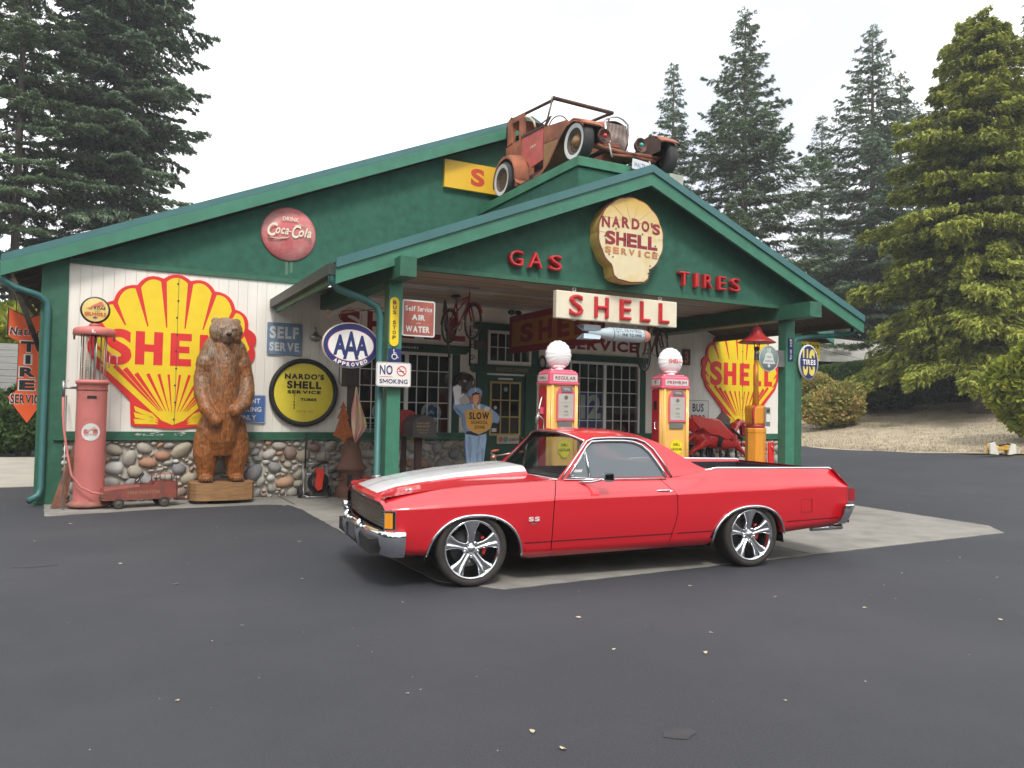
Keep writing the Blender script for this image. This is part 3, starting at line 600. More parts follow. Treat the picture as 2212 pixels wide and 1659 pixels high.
# ---------------- windows and door
def window(name, x0, x1, z0, z1, nx, nz, split=None, m=PANEWHITE, y=Y0-.005, fw=.05):
    W_ = B(m); W_.box(x0, x1, y-.02, y+.06, z0, z0+fw); W_.box(x0, x1, y-.02, y+.06, z1-fw, z1); W_.box(x0, x0+fw, y-.02, y+.06, z0+fw, z1-fw); W_.box(x1-fw, x1, y-.02, y+.06, z0+fw, z1-fw)
    if split: 
        for s_ in split: W_.box(s_-.035, s_+.035, y-.01, y+.05, z0+fw, z1-fw)
    fo = W_.build(name, ST)
    xs = [x0+fw+(x1-x0-2*fw)*i/nx for i in range(nx+1)]; zs = [z0+fw+(z1-z0-2*fw)*i/nz for i in range(nz+1)]
    for i in range(1, nx): b = B(m); b.box(xs[i]-.008, xs[i]+.008, y+.003, y+.021, z0+fw, z1-fw); b.build('muntin', fo)
    for j in range(1, nz): b = B(m); b.box(x0+fw, x1-fw, y+.004, y+.020, zs[j]-.008, zs[j]+.008); b.build('muntin', fo)
    for i in range(nx):
        for j in range(nz):
            b = B(GLASSB); tx = rs.uniform(-.0012, .0012); tz = rs.uniform(-.0012, .0012)
            b.add([(xs[i]+.008, y+.012+tx+tz, zs[j]+.008), (xs[i+1]-.008, y+.012-tx+tz, zs[j]+.008), (xs[i+1]-.008, y+.012-tx-tz, zs[j+1]-.008), (xs[i]+.008, y+.012+tx-tz, zs[j+1]-.008)], [(0, 1, 2, 3)], False); b.build('pane', fo)
    return fo
window('window', *OP['wl'], 8, 5, split=[4.9]); window('window', *OP['wr'], 8, 5, split=[9.28]); window('transom_window', *OP['tr'], 5, 2)
def trim(x0, x1, z0, z1, name='window_trim', proud=.04, cut=False):
    b = B(GDARK)
    if cut: b.prism([(x0, z1), (x0, z0+.05), (x0+.06, z0), (x1-.06, z0), (x1, z0+.05), (x1, z1)], Y0-proud, Y0+.0, 'xzy')
    else: b.box(x0, x1, Y0-proud, Y0, z0, z1)
    return b.build(name, ST)
trim(3.7, 6.13, 2.565, 2.72, cut=True); trim(3.84, 3.975, 1.085, 2.56); trim(5.805, 5.95, 1.085, 2.56)
trim(8.15, 10.42, 2.565, 2.70, cut=True); trim(8.26, 8.395, 1.085, 2.56); trim(10.185, 10.32, 1.085, 2.56)
trim(6.17, 7.9, 2.235, 2.4, cut=True); trim(6.22, 7.8, 3.07, 3.2, proud=.045); trim(6.34, 6.515, 2.405, 3.065); trim(7.505, 7.66, 2.405, 3.065)
trim(6.3, 6.51, 0.0, 2.23, 'door_trim', .05); trim(7.37, 7.62, 0.0, 2.23, 'door_trim', .05)
d = B(GDARK); D0, D1 = 6.52, 7.36
for a, b_, c, e in cells(D0, D1, .02, 2.2, [(6.64, 7.24, 1.07, 2.04)]): d.box(a, b_, Y0+.0, Y0+.05, c, e)
do = d.build('door', ST)
GOLD = mat('pale_wood_frame', (.42, .3, .1), .5, var=.12)
b = B(GOLD); b.box(6.6, 7.28, Y0-.02, Y0-.001, 1.03, 1.07); b.box(6.6, 7.28, Y0-.02, Y0-.001, 2.04, 2.08); b.box(6.6, 6.64, Y0-.02, Y0-.001, 1.07, 2.04); b.box(7.24, 7.28, Y0-.02, Y0-.001, 1.07, 2.04); b.build('window_frame', do)
for x in (6.84, 7.04): b = B(GOLD); b.box(x-.012, x+.012, Y0-.015, Y0-.001, 1.07, 2.04); b.build('muntin', do)
for z in (1.393, 1.717): b = B(GOLD); b.box(6.64, 7.24, Y0-.014, Y0-.002, z-.012, z+.012); b.build('muntin', do)
b = B(GLASSB); b.add([(6.64, Y0+.01, 1.07), (7.24, Y0+.01, 1.07), (7.24, Y0+.01, 2.04), (6.64, Y0+.01, 2.04)], [(0, 1, 2, 3)]); b.build('pane', do)
b = B(mat('brass', (.5, .36, .12), .3, .9)); b.ell((7.31, Y0-.05, .98), (.025, .035, .025)); b.build('door_knob', do)

# ---------------- portico
PY = 9.5
def proof(x): return 3.37+(min(x, 14.82-x)-2.52)*.4065
def pslab(x0, x1, y0, y1, th, m, name, dz=0):
    b = B(m); z0, z1 = proof(x0)+dz, proof(x1)+dz
    b.add([(x0, y0, z0-th), (x1, y0, z1-th), (x1, y1, z1-th), (x0, y1, z0-th), (x0, y0, z0), (x1, y0, z1), (x1, y1, z1), (x0, y1, z0)], [(0,3,2,1),(4,5,6,7),(0,1,5,4),(1,2,6,5),(2,3,7,6),(3,0,4,7)], False); return b.build(name, ST)
for x0, x1 in ((2.52, 7.41), (12.3, 7.41)):
    s_ = 1 if x0 < 7 else -1
    pslab(x0, x1, PY+.04, Y0-.012, .035, TEAL, 'portico_metal_roof'); pslab(x0+.02*s_, x1, PY+.05, Y0-.03, .05, SOFF, 'portico_soffit', -.04)
    pslab(x0, x1, PY-.03, PY+.04, .12, TEAL, 'portico_metal_edge', .004); pslab(x0, x1, PY, PY+.045, .2, GREENLT, 'portico_rake_board', -.118)
b = B(mat('dark_gutter', (.035, .045, .04), .5)); b.box(2.44, 2.53, PY+.05, Y0-.02, 3.17, 3.31); b.build('portico_gutter', ST)
b = B(GREENLT); b.box(2.53, 2.58, PY+.05, Y0-.02, 3.1, 3.28); b.build('eave_board', ST)
b = B(SOFF); b.box(12.28, 12.37, PY+.05, Y0-.02, 3.17, 3.31); b.build('portico_gutter', ST)
# gable face board of the portico
b = B(STUCCO); b.prism([(3.5, 3.46), (11.2, 3.46), (11.2, proof(11.2)-.1), (7.41, proof(7.41)-.1), (3.5, proof(3.5)-.1)], 9.82, 9.9, 'xzy'); b.build('portico_gable_panel', ST)
b = B(GREEN); b.box(3.5, 11.2, 9.815, 9.905, 3.40, 3.46); b.build('portico_beam', ST)
# ceiling planks
PLK = mat('weathered_ceiling_plank', (1, 1, 1), .85, var=.4, scale=5, stretch=(.35, 9, 1), bump=.35, bscale=30, objrand=[(.5,.41,.31),(.42,.37,.31),(.56,.47,.37),(.37,.31,.25),(.58,.36,.2),(.48,.45,.42),(.64,.6,.54),(.44,.34,.24)])
CE = thing('ceiling', None, None, (7.1, 13.4, 0)); CE.parent = ST; CE.location = (0, 0, 0); ORG[CE.name] = Vector((7.1, 13.4, 0))
y = 9.91; 
while y < 13.38:
    x = 3.3-rs.random()*1.0; x = max(x, 3.3)
    while x < 10.9:
        L = rs.choice([1.9, 2.6, 3.8, 5.0]); x1 = min(x+L, 11.0); b = B(PLK); b.box(x+.002, x1-.002, y+.002, min(y+.145, 13.395)-.002, 3.5+rs.random()*.006, 3.52); b.build('plank', CE); x = x1
    y += .147
# side beams, posts
for (xa, xb, yf) in ((3.28, 3.5, 9.28), (10.5, 10.78, 9.15)):
    b = B(GREEN); b.box(xa, xb, yf, Y0-.05, 3.2, 3.455); b.build('side_beam', ST)
b = B(GREENLT); b.bbox(3.31, 3.5, 9.78, 9.97, 0, 3.198, .008); b.build('post', ST)
b = B(GREENLT); b.bbox(10.62, 10.84, 9.78, 9.96, 0, 3.198, .008); b.build('post', ST)
b = B(mat('beam_edge_wood', (.3, .24, .16), .8)); b.box(10.46, 10.5, 10.2, Y0-.06, 3.19, 3.215); b.build('edge_strip', ST)
downspout([(2.49, 9.6, 3.22), (2.5, 9.62, 3.1), (2.6, 9.68, 3.02), (3.0, 9.8, 2.92), (3.16, 9.86, 2.86), (3.225, 9.87, 2.74), (3.235, 9.87, .1), (3.2, 9.8, .05)], .05)
downspout([(12.32, 9.75, 3.2), (12.3, 9.75, 3.08), (12.15, 9.8, 3.03), (11.4, 9.95, 2.97), (11.05, 9.95, 2.9), (10.9, 9.9, 2.78), (10.885, 9.9, .15), (10.93, 9.85, .06)], .045)
# roof-top platform for the rusty car
b = B(STUCCO); b.box(6.305, 8.24, 9.88, Y0-.02, 4.5, 5.25); b.build('roof_platform', ST)
PLT = mat('platform_trim', (.045, .19, .11), .6, var=.2, scale=4, dirt=(.16, .12, .05), dscale=3, damt=.3)
b = B(PLT); b.box(6.27, 8.27, 9.84, 9.885, 5.268, 5.41); b.box(6.27, 6.315, 9.885, Y0-.02, 5.268, 5.41); b.box(6.315, 8.27, 9.885, Y0-.02, 5.33, 5.405); b.build('platform_trim', ST)
b = B(mat('pale_flashing', (.4, .42, .36), .6, var=.2)); b.box(8.02, 8.30, 9.82, 9.85, 5.23, 5.415); b.build('corner_cap', ST)
# ================================================================== SIGNS
def shell_logo(name, label, cx_, zb, Y, hw=1.2, H=2.45):
    """big two-panel enamel scallop shell; built in (x,z) facing -Y"""
    t = thing(name, label, 'sign', (cx_, Y, zb)); k = H/2.45
    notch = [(.2, 2.375), (.57, 2.24), (.89, 1.97), (1.1, 1.66), (1.2, 1.36)]
    def arc(p, q, bul, n=6):
        mx_, my_ = (p[0]+q[0])/2, (p[1]+q[1])/2; o = []
        dx, dy = q[0]-p[0], q[1]-p[1]; L = math.hypot(dx, dy); nx_, ny_ = dy/L, -dx/L
        if nx_*mx_+ny_*(my_-1.1) < 0: nx_, ny_ = -nx_, -ny_
        for i in range(1, n): f = i/n; o.append((p[0]+dx*f+nx_*bul*4*f*(1-f)*1, p[1]+dy*f+ny_*bul*4*f*(1-f))); 
        return o
    def outline(ins=0):
        pts = []; R_ = notch
        right = [(0, 2.375)]
        seq = R_+[(1.17, 1.1)]
        pts = []
        for a, b_ in zip(seq, seq[1:]): pts.append(a); pts += arc(a, b_, .085 if a[0] < 1.15 else .04)
        pts += [(1.17, 1.1), (1.1, .93), (.64, .46), (.62, .44), (.60, .07), (.55, .035), (.3, .03), (.12, .0)]
        left = [(-x, z) for x, z in reversed(pts)]; top = arc((-.2, 2.375), (.2, 2.375), .085)
        return left+top+pts
    ol = outline(); cx0, cz0 = 0, 1.1
    S = lambda x, z: (cx_+x*k*hw/1.2, zb+z*k)
    b = B(RED); b.prism([S(*p) for p in ol], Y-.03, Y-.004, 'xzy'); b.build('red_panel', t)
    y1, y2 = Y-.032, Y-.034
    b = B(YEL)
    def yl(poly, y=y1): b.add([(S(*p)[0], y, S(*p)[1]) for p in poly], [tuple(range(len(poly)))], False)
    hub = (0, .06)
    # upper lobes: from notch to notch down to z=1.62 band
    seq = [(-x, z) for x, z in reversed(notch)]+notch
    def inset(p, q, f=.035):
        dx, dy = hub[0]-p[0], hub[1]-p[1]; L = math.hypot(dx, dy); return (p[0]+dx/L*f, p[1]+dy/L*f)
    ztop = 1.6
    for a, b_ in zip(seq, seq[1:]):
        if max(a[1], b_[1]) < 1.7: 
            continue
        def side(p, s):   # offset inwards in angle
            ang = math.atan2(p[1]-hub[1], p[0]-hub[0])+s; r_q = math.hypot(p[0]-hub[0], p[1]-hub[1])-.05; return ang, r_q
        ang1, r1 = side(a, -.018); ang2, r2 = side(b_, .018)
        arcp = []
        for i in range(9):
            f = i/8; an = ang1+(ang2-ang1)*f; rr = r1+(r2-r1)*f+.075*4*f*(1-f)*.95; arcp.append((hub[0]+rr*math.cos(an), hub[1]+rr*math.sin(an)))
        g1 = .0; 
        def down(ang): rr = (ztop-hub[1])/math.sin(ang); return (hub[0]+rr*math.cos(ang), ztop)
        q = [down(ang1+.012)]+arcp+[down(ang2-.012)]
        yl(q)
    # middle band and lower fan (one yellow body), side lobes
    body = [(-1.02, 1.6), (1.02, 1.6), (1.13, 1.34), (1.1, 1.12), (1.04, .97), (.16, .13), (.0, .06), (-.16, .13), (-1.04, .97), (-1.1, 1.12), (-1.13, 1.34)]
    yl(body)
    for s in (-1, 1):
        for i in range(3):   # flames of the base
            z0 = .11+i*.1; yl([(s*.2, .07+i*.028), (s*.54, z0-.035), (s*.56, z0+.045), (s*.3, .13+i*.055)])
    b.build('yellow_panel', t)
    b = B(RED)
    def bar(ang, r0, r1, w0, w1):
        c, s_ = math.cos(ang), math.sin(ang); P = []
        for r_q, w_ in ((r0, w0), (r1, w1)): P += [(hub[0]+r_q*c-w_*s_, hub[1]+r_q*s_+w_*c), (hub[0]+r_q*c+w_*s_, hub[1]+r_q*s_-w_*c)]
        b.add([(S(*p)[0], y2, S(*p)[1]) for p in (P[0], P[1], P[3], P[2])], [(0, 1, 2, 3)], False)
    # side ribs on band
    for s in (-1, 1):
        bar(math.atan2(1.66-.06, s*1.1), 1.55, 1.93, .015, .03)
        bar(math.atan2(1.36-.06, s*1.2), 1.52, 1.75, .012, .03)
        bar(math.atan2(1.13-.06, s*1.16), 1.35, 1.56, .012, .03)
    # lower ribs, continuing each upper rib and one between
    for i, xx in enumerate((0.1, .27, .46, .66, .85, 1.02)):
        for s in (-1, 1):
            zt = .86 if i < 4 else (.93 if i == 4 else .97); an = math.atan2(zt-.06, s*xx*.83); r1 = (zt-.06)/abs(math.sin(an)); bar(an, .2+.02*i, r1, .004, .017+.005*i if i < 5 else .034)
    b.build('ribs', t)
    b = B(RED)
    ws = [('S', -.99, -.62), ('H', -.57, -.18), ('E', -.07, .24), ('L', .36, .62), ('L', .72, .98)]
    for ch, a, c in ws:
        p, q = S(a, 1.0), S(c, 1.52); 
        if ch == 'S': b.text('S', p[0], q[0], p[1]-.02, q[1]+.02, -y2+.001, 'heavy')
        else:
            sw = .13*k; b.use(RED); x0, z0, x1, z1 = p[0], p[1], q[0], q[1]; P_ = []
            def rc_(a0, a1, c0, c1): b.add([(a0, y2-.001, c0), (a1, y2-.001, c0), (a1, y2-.001, c1), (a0, y2-.001, c1)], [(0, 1, 2, 3)], False)
            rc_(x0, x0+sw, z0, z1)
            if ch == 'H': rc_(x1-sw, x1, z0, z1); rc_(x0+sw, x1-sw, (z0+z1)/2-.055*k, (z0+z1)/2+.06*k)
            if ch == 'E': rc_(x0+sw, x1, z0, z0+.115*k); rc_(x0+sw, x1, z1-.115*k, z1); rc_(x0+sw, x1-.03, (z0+z1)/2-.05*k, (z0+z1)/2+.055*k)
            if ch == 'L': rc_(x0+sw, x1, z0, z0+.12*k)
    b.build('lettering', t)
    b = B(mat('bolt_head', (.08, .06, .05), .6)); b.box(cx_+.02, cx_+.026, y2-.003, y2-.0, zb+.05, zb+2.4)
    for i in range(9): b.ell((cx_+.023+(.0 if i % 2 else -.01), y2-.002, zb+.15+i*.27), (.016, .012, .016), 6, 4)
    b.build('bolt', t, kind='stuff')
shell_logo('shell_sign', 'huge yellow and red scallop shell sign behind the carved bear', 1.0, 1.13, Y0)
shell_logo('shell_sign', 'huge yellow and red scallop shell sign behind the red flying horse', 13.1, 1.22, Y0, H=2.4)

def plate(name, label, x0, x1, z0, z1, Y, m, th=.012, r=.02, edge=None, cat='sign', parent=None, ew=.01):
    """rounded flat sign facing -Y; returns thing empty so lettering can hang under it"""
    t = thing(name, label, cat, ((x0+x1)/2, Y, z0)) if parent is None else parent
    def rr(i=0):
        P = []; q = max(.001, r-i)
        for (cx_, cz_, a0) in ((x1-i-q, z1-i-q, 0), (x0+i+q, z1-i-q, 90), (x0+i+q, z0+i+q, 180), (x1-i-q, z0+i+q, 270)):
            for k in range(5): a = R(a0+22.5*k); P.append((cx_+q*math.cos(a), cz_+q*math.sin(a)))
        return P
    b = B(m); b.prism(rr(), Y-th, Y, 'xzy'); b.build('panel', t)
    if edge:
        b = B(edge); o = rr(.006); i_ = rr(.006+ew); n = len(o); b.add([(p[0], Y-th-.0015, p[1]) for p in o+i_], [(k, (k+1) % n, n+(k+1) % n, n+k) for k in range(n)], False); b.build('border', t)
    return t
def letters(t, m, items, Y, name='lettering', depth=None):
    b = B(m)
    for it in items:
        st, x0, x1, z0, z1 = it[:5]; var = it[5] if len(it) > 5 else 'bold'; sh = it[6] if len(it) > 6 else 0
        b.text(st, x0, x1, z0, z1, -Y, var, depth=depth, shear=sh)
    return b.build(name, t)
NAVY = mat('sign_navy', (.02, .03, .14), .45); BLUE = mat('sign_blue', (.07, .16, .42), .5, var=.06); FADEB = mat('faded_blue', (.16, .24, .36), .6, var=.14, dirt=(.3, .36, .42), dscale=6, damt=.3)
FW = mat('faded_white', (.62, .64, .62), .6, var=.08); INK = mat('black_print', (.012, .012, .014), .5); DKRED = mat('dark_red_paint', (.27, .015, .02), .55, var=.12)
# SELF SERVE
t = plate('self_serve_sign', 'faded blue square SELF SERVE sign on the cream wall', 2.41, 2.985, 2.39, 2.93, Y0-.02, FADEB)
letters(t, FW, [('SELF', 2.45, 2.93, 2.66, 2.87, 'heavy'), ('SERVE', 2.45, 2.94, 2.45, 2.6, 'heavy')], Y0-.034)
# parking sign partly behind the bear
t = plate('parking_sign', 'blue sign ending in NT, KING, LY half hidden behind the bear', 1.85, 2.42, 1.23, 1.7, Y0-.02, BLUE, r=.03, edge=WHITE, ew=.006)
letters(t, WHITE, [('TENANT', 1.9, 2.33, 1.56, 1.64), ('PARKING', 1.88, 2.35, 1.42, 1.50), ('ONLY', 1.98, 2.27, 1.285, 1.365)], Y0-.034)
b = B(WHITE); b.box(2.0, 2.27, Y0-.036, Y0-.034, 1.262, 1.268); b.build('underline', t)
# round tyre sign
t = thing('round_tire_sign', 'round yellow name sign framed by a black tyre', 'sign', (3.04, Y0, 1.15)); c = (3.04, Y0-.06, 1.76)
b = B(mat('old_tyre_black', (.02, .02, .02), .6, var=.3, dirt=(.09, .09, .085), dscale=8, damt=.3), True); b.lathe([(.542+.043*math.cos(2*PI*i/12), .045*math.sin(2*PI*i/12)) for i in range(13)], c, 'y', 48)
b.build('tyre', t)
YF = mat('painted_yellow_disc', (.82, .68, .06), .35, var=.06); b = B(YF, True); b.lathe([(0, -.012), (.3, -.02), (.52, 0)], c, 'y', 40); b.build('disc', t)
letters(t, INK, [("NARDO'S", 2.71, 3.37, 1.985, 2.08, 'heavy'), ('SHELL', 2.75, 3.33, 1.825, 1.955, 'heavy'), ('SERVICE', 2.76, 3.32, 1.74, 1.795, 'heavy'), ('TUBES', 2.98, 3.25, 1.62, 1.665, 'heavy'), ('T', 2.865, 2.89, 1.68, 1.715), ('I', 2.873, 2.88, 1.63, 1.665), ('R', 2.865, 2.89, 1.58, 1.615), ('E', 2.865, 2.89, 1.53, 1.565), ('S', 2.865, 2.89, 1.48, 1.515)], c[1]-.024)
letters(t, mat('faint_print', (.35, .27, .04), .5), [('MALTBY, WA'.replace(',', ''), 2.92, 3.2, 1.42, 1.455, 'reg')], c[1]-.02, 'small_print')
# red diner letters SHELL SERVICE on the wall under the portico
t = thing('wall_lettering', 'large dark red letters painted on the cream wall above the left window', 'lettering', (4.9, Y0, 2.8))
b = B(DKRED)
for ch, x0, x1 in (('S', 3.62, 4.02), ('H', 4.14, 4.48), ('E', 4.66, 5.04), ('L', 5.22, 5.56), ('L', 5.72, 6.06)): b.text(ch, x0, x1, 2.81, 3.25, -(Y0-.004), 'heavy')
b.build('letter', t)
t = thing('wall_lettering', 'dark red SERVICE lettering on the cream wall above the right window', 'lettering', (8.9, Y0, 2.8)); letters(t, DKRED, [('SERVICE', 8.35, 10.1, 2.8, 3.02, 'heavy')], Y0-.004, 'letter')
# coke button
def button(name, label, cx_, cz_, r, Y):
    t = thing(name, label, 'sign', (cx_, Y, cz_-r)); m = mat('faded_red_enamel', (.6, .13, .14), .35, var=.12, scale=3, dirt=(.68, .33, .3), dscale=2.2, damt=.5)
    b = B(m, True); b.lathe([(0, -.11), (r*.35, -.1), (r*.7, -.07), (r*.95, -.02), (r, 0), (r*.98, .01)], (cx_, Y-.01, cz_), 'y', 48); b.build('disc', t)
    CW = mat('cream_script', (.78, .7, .55), .5); b = B(CW); 
    def cur(V): return V
    for st, x0, x1, z0, z1, var, sh in (('DRINK', -.13, .14, .20, .27, 'bold', 0),):
        b.text(st, cx_+x0, cx_+x1, cz_+z0, cz_+z1, -(Y-.128), var, shear=sh)
    for st, x0, x1, z0, z1 in (('C', -.40, -.26, -.08, .15), ('oca', -.255, -.035, -.035, .075), ('-', -.025, .01, .015, .035), ('C', .0, .13, -.08, .15), ('ola', .125, .345, -.045, .12)):
        b.text(st, cx_+x0, cx_+x1, cz_+z0, cz_+z1, -(Y-.13), 'bold', shear=.25)
    b.tube([(cx_-.34, Y-.115, cz_-.1), (cx_-.2, Y-.125, cz_-.115), (cx_-.05, Y-.13, cz_-.09), (cx_-.02, Y-.13, cz_-.06)], [.004, .01, .009, .003], 5)
    b.tube([(cx_+.05, Y-.128, cz_+.13), (cx_+.18, Y-.125, cz_+.16), (cx_+.3, Y-.115, cz_+.13)], [.004, .009, .003], 5)
    b.build('lettering', t); return t
button('round_drink_sign', 'round faded red convex soft drink sign on the green gable', 2.72, 4.45, .465, Y0-.01)
b = B(mat('water_streak', (.13, .2, .14), .9, dirt=(.05, .16, .1), dscale=25, damt=.4, stretch=(3, 1, .4))); b.box(2.68, 2.72, Y0-.0125, Y0-.0105, 3.76, 4.0); b.box(2.76, 2.8, Y0-.0125, Y0-.0105, 3.8, 3.99); b.build('streak', ST)
# yellow SHELL sign high on gable
t = thing('gable_shell_sign', 'yellow board with red letter S high on the gable behind the rusty car wheel', 'sign', (6.2, Y0, 5.69)); YS = mat('flat_yellow', (.8, .48, .03), .45, var=.04)
b = B(YS); b.box(5.53, 7.6, Y0-.09, Y0-.012, 5.69, 6.215); b.build('panel', t)
letters(t, mat('orange_red', (.6, .07, .03), .45), [('S', 6.07, 6.36, 5.79, 6.13, 'heavy'), ('H', 6.58, 6.9, 5.79, 6.13, 'heavy')], Y0-.0925)
# lettering GAS / TIRES, raised round red letters
RL = mat('raised_red_letter', (.55, .02, .025), .3, var=.08, coat=.3)
for wd_, lab, pos in (('GAS', 'raised red letters GAS on the portico gable, left of the shell emblem', [(5.07, 5.3), (5.39, 5.62), (5.74, 5.96)]), ('TIRES', 'raised red letters TIRES on the portico gable, right of the shell emblem', [(8.17, 8.38), (8.5, 8.58), (8.69, 8.88), (9.0, 9.18), (9.28, 9.49)])):
    t = thing('gable_lettering', lab, 'lettering', (pos[0][0], 9.82, 3.58))
    for ch, (a, c) in zip(wd_, pos): b = B(RL, True); b.text(ch, a, c, 3.59, 3.82, -9.77, 'fat', depth=.05); b.build('letter', t)
# NARDO'S SHELL SERVICE emblem: deep scallop box
t = thing('shell_emblem', 'deep cream scallop shell box sign with neon letters over the portico entrance', 'sign', (7.05, 9.7, 3.5))
def emb(ins=0):
    P = []
    lobes = 11
    for i in range(lobes*6+1):
        a = R(232)-R(284)*i/(lobes*6); q = 1+.022*abs(math.sin(a*0+PI*i/6)); rx, rz = (.61-ins)*q, (.60-ins)*q; P.append((7.1+rx*math.cos(a), 4.22+rz*math.sin(a)))
    P = [p for p in P]
    P += [(7.46-ins, 3.72), (7.43-ins, 3.58+ins), (7.36-ins, 3.53+ins), (7.1, 3.5+ins), (6.84+ins, 3.53+ins), (6.77+ins, 3.58+ins), (6.74+ins, 3.72)]
    return P
EMS = mat('emblem_side_yellow', (.55, .4, .1), .55, var=.15); EMF = mat('emblem_face_cream', (.72, .63, .4), .45, var=.05, dirt=(.66, .42, .1), dscale=1.3, damt=.42)
_n = EMF.node_tree; _p = _n.nodes['Principled BSDF']; _old = _p.inputs['Base Color'].links[0].from_socket; _tc = _n.nodes.new('ShaderNodeTexCoord'); _sx = _n.nodes.new('ShaderNodeSeparateXYZ'); _mr = _n.nodes.new('ShaderNodeMapRange'); _mr.inputs['From Min'].default_value = .75; _mr.inputs['From Max'].default_value = 1.3; _n.links.new(_tc.outputs['Object'], _sx.inputs[0]); _n.links.new(_sx.outputs[2], _mr.inputs[0])
_mm = _n.nodes.new('ShaderNodeMix'); _mm.data_type = 'RGBA'; _n.links.new(_mr.outputs[0], _mm.inputs[0]); _n.links.new(_old, _mm.inputs[6]); _mm.inputs[7].default_value = (.62, .4, .07, 1); _n.links.new(_mm.outputs[2], _p.inputs['Base Color'])   # the enamel itself is yellow at the top, cream below
b = B(EMS); b.prism(emb(), 9.6, 9.815, 'xzy'); b.build('case', t)
b = B(mat('emblem_rim', (.2, .06, .04), .6)); b.prism(emb(-.004), 9.592, 9.6, 'xzy'); b.build('rim', t)
b = B(EMF); b.prism(emb(.018), 9.582, 9.592, 'xzy'); b.build('face', t)
b = B(mat('neon_letter_backing', (.25, .02, .03), .5)); 
for ch_i, ch in enumerate("NARDO'S"):
    f = (.07, .24, .41, .58, .755, .87, .95)[ch_i]; x0 = 6.54+f*1.08; zz = 4.29+.045*math.sin(f*PI)-.012*ch_i*0; wv = .15 if ch not in "'" else .03; b.text(ch, x0-wv/2, x0+wv/2, zz-(.0 if ch != "'" else -.09), zz+.17, -9.579, 'heavy')
for ch_i, ch in enumerate('SHELL'):
    x0 = 6.70+ch_i*.2; b.text(ch, x0-.094, x0+.094, 4.05, 4.26, -9.579, 'heavy')
b.build('lettering', t); b = B(mat('neon_tube_orange', (.5, .2, .08), .3)); 
for ch_i, ch in enumerate('SERVICE'):
    x0 = 6.66+ch_i*.147; b.text(ch, x0-.055*(.4 if ch == 'I' else 1), x0+.055*(.4 if ch == 'I' else 1), 3.92, 4.02, -9.577, 'heavy')
b.build('small_lettering', t)
b = B(mat('rib_line', (.45, .3, .12), .7)); 
for i in range(10):
    a = R(205-i*25.5); b.tube([(7.1+.12*math.cos(a), 9.58, 4.44+.02*i*0), (7.1+.58*math.cos(a), 9.58, 4.22+.56*math.sin(a))] if math.sin(a) > .3 else [(7.1+.5*math.cos(a), 9.58, 4.22+.5*math.sin(a)), (7.1+.58*math.cos(a), 9.58, 4.22+.57*math.sin(a))], .0022, 4)
b.build('rib_line', t)
b = B(BLACK, True)
for x, z in ((6.6, 4.17), (6.62, 4.06), (6.68, 3.9), (6.75, 3.87), (7.55, 4.12), (7.53, 4.02), (7.45, 3.8), (7.44, 3.74), (7.42, 3.68), (6.98, 4.16), (7.18, 4.15), (7.02, 4.13), (6.8, 4.3), (7.3, 4.28)): b.ell((x, 9.575, z), (.012, .012, .012), 6, 4)
b.build('electrode', t)
# hanging SHELL box sign with hooks
t = thing('hanging_shell_sign', 'long cream box sign with raised red letters hanging on hooks from the portico beam', 'sign', (7.03, 9.86, 2.9))
BOXC = mat('cream_sign_face', (.78, .73, .56), .45, var=.04); b = B(BOXC); b.bbox(5.9, 8.18, 9.8, 9.9, 2.905, 3.32, .012); b.build('box', t)
for ch, (a, c) in zip('SHELL', [(6.12, 6.36), (6.57, 6.82), (7.04, 7.25), (7.43, 7.62), (7.8, 8.0)]): b = B(RL, True); b.text(ch, a, c, 2.955, 3.275, -9.798, 'fat', depth=.05); b.build('letter', t)
GALV = mat('galvanised_hook', (.5, .5, .48), .4, .7)
for x in (6.24, 7.87):
    b = B(GALV, True); b.torus((x, 9.85, 3.36), .028, .009, 'y', 14, 6); b.tube([(x, 9.85, 3.46), (x+.01, 9.85, 3.42), (x, 9.85, 3.385)], .008, 6); b.build('hook', t)
    b = B(GALV); b.box(x-.03, x+.03, 9.82, 9.88, 2.89, 2.905); b.build('bolt', t)
# bomb hanging beneath
t = thing('painted_bomb', 'pale blue bomb casing with pink nose, hanging under the long cream box sign', 'bomb', (7.0, 9.86, 2.6)); BB = mat('pale_blue_paint', (.45, .55, .6), .4, var=.07, scale=4)
cx0 = 6.4; b = B(BB, True); b.lathe([(.03, 6.5), (.04, 6.62), (.1, 6.88), (.104, 6.93), (.105, 7.52)], (0, 9.86, 2.73), 'x', 24); b.build('casing', t)
b = B(mat('pink_nose_paint', (.62, .25, .2), .45), True); b.lathe([(.105, 7.52), (.1, 7.58), (.07, 7.65), (.03, 7.68), (0, 7.685)], (0, 9.86, 2.73), 'x', 24); b.build('nose_cone', t)
b = B(INK, True); b.lathe([(.106, 6.925), (.1065, 6.935)], (0, 9.86, 2.73), 'x', 24); b.lathe([(.106, 7.515), (.1065, 7.522)], (0, 9.86, 2.73), 'x', 24); b.build('band', t)
for a in (45, 135, 225, 315):
    b = B(BB); ca, sa = math.cos(R(a)), math.sin(R(a)); b.add([(6.74, 9.86+.03*ca, 2.73+.03*sa), (6.42, 9.86+.03*ca, 2.73+.03*sa), (6.36, 9.86+.15*ca, 2.73+.15*sa), (6.66, 9.86+.15*ca, 2.73+.15*sa)], [(0, 1, 2, 3)]); b.build('fin', t)
b = B(BB)
q = [(9.86+.15*math.cos(R(a)), 2.73+.15*math.sin(R(a))) for a in (45, 135, 225, 315)]
for i in (0, 2): (a, c), (e, f) = q[i], q[(i+1) % 4]; b.add([(6.36, a, c), (6.5, a, c), (6.5, e, f), (6.36, e, f)], [(0, 1, 2, 3)])
b.build('tail_box', t)
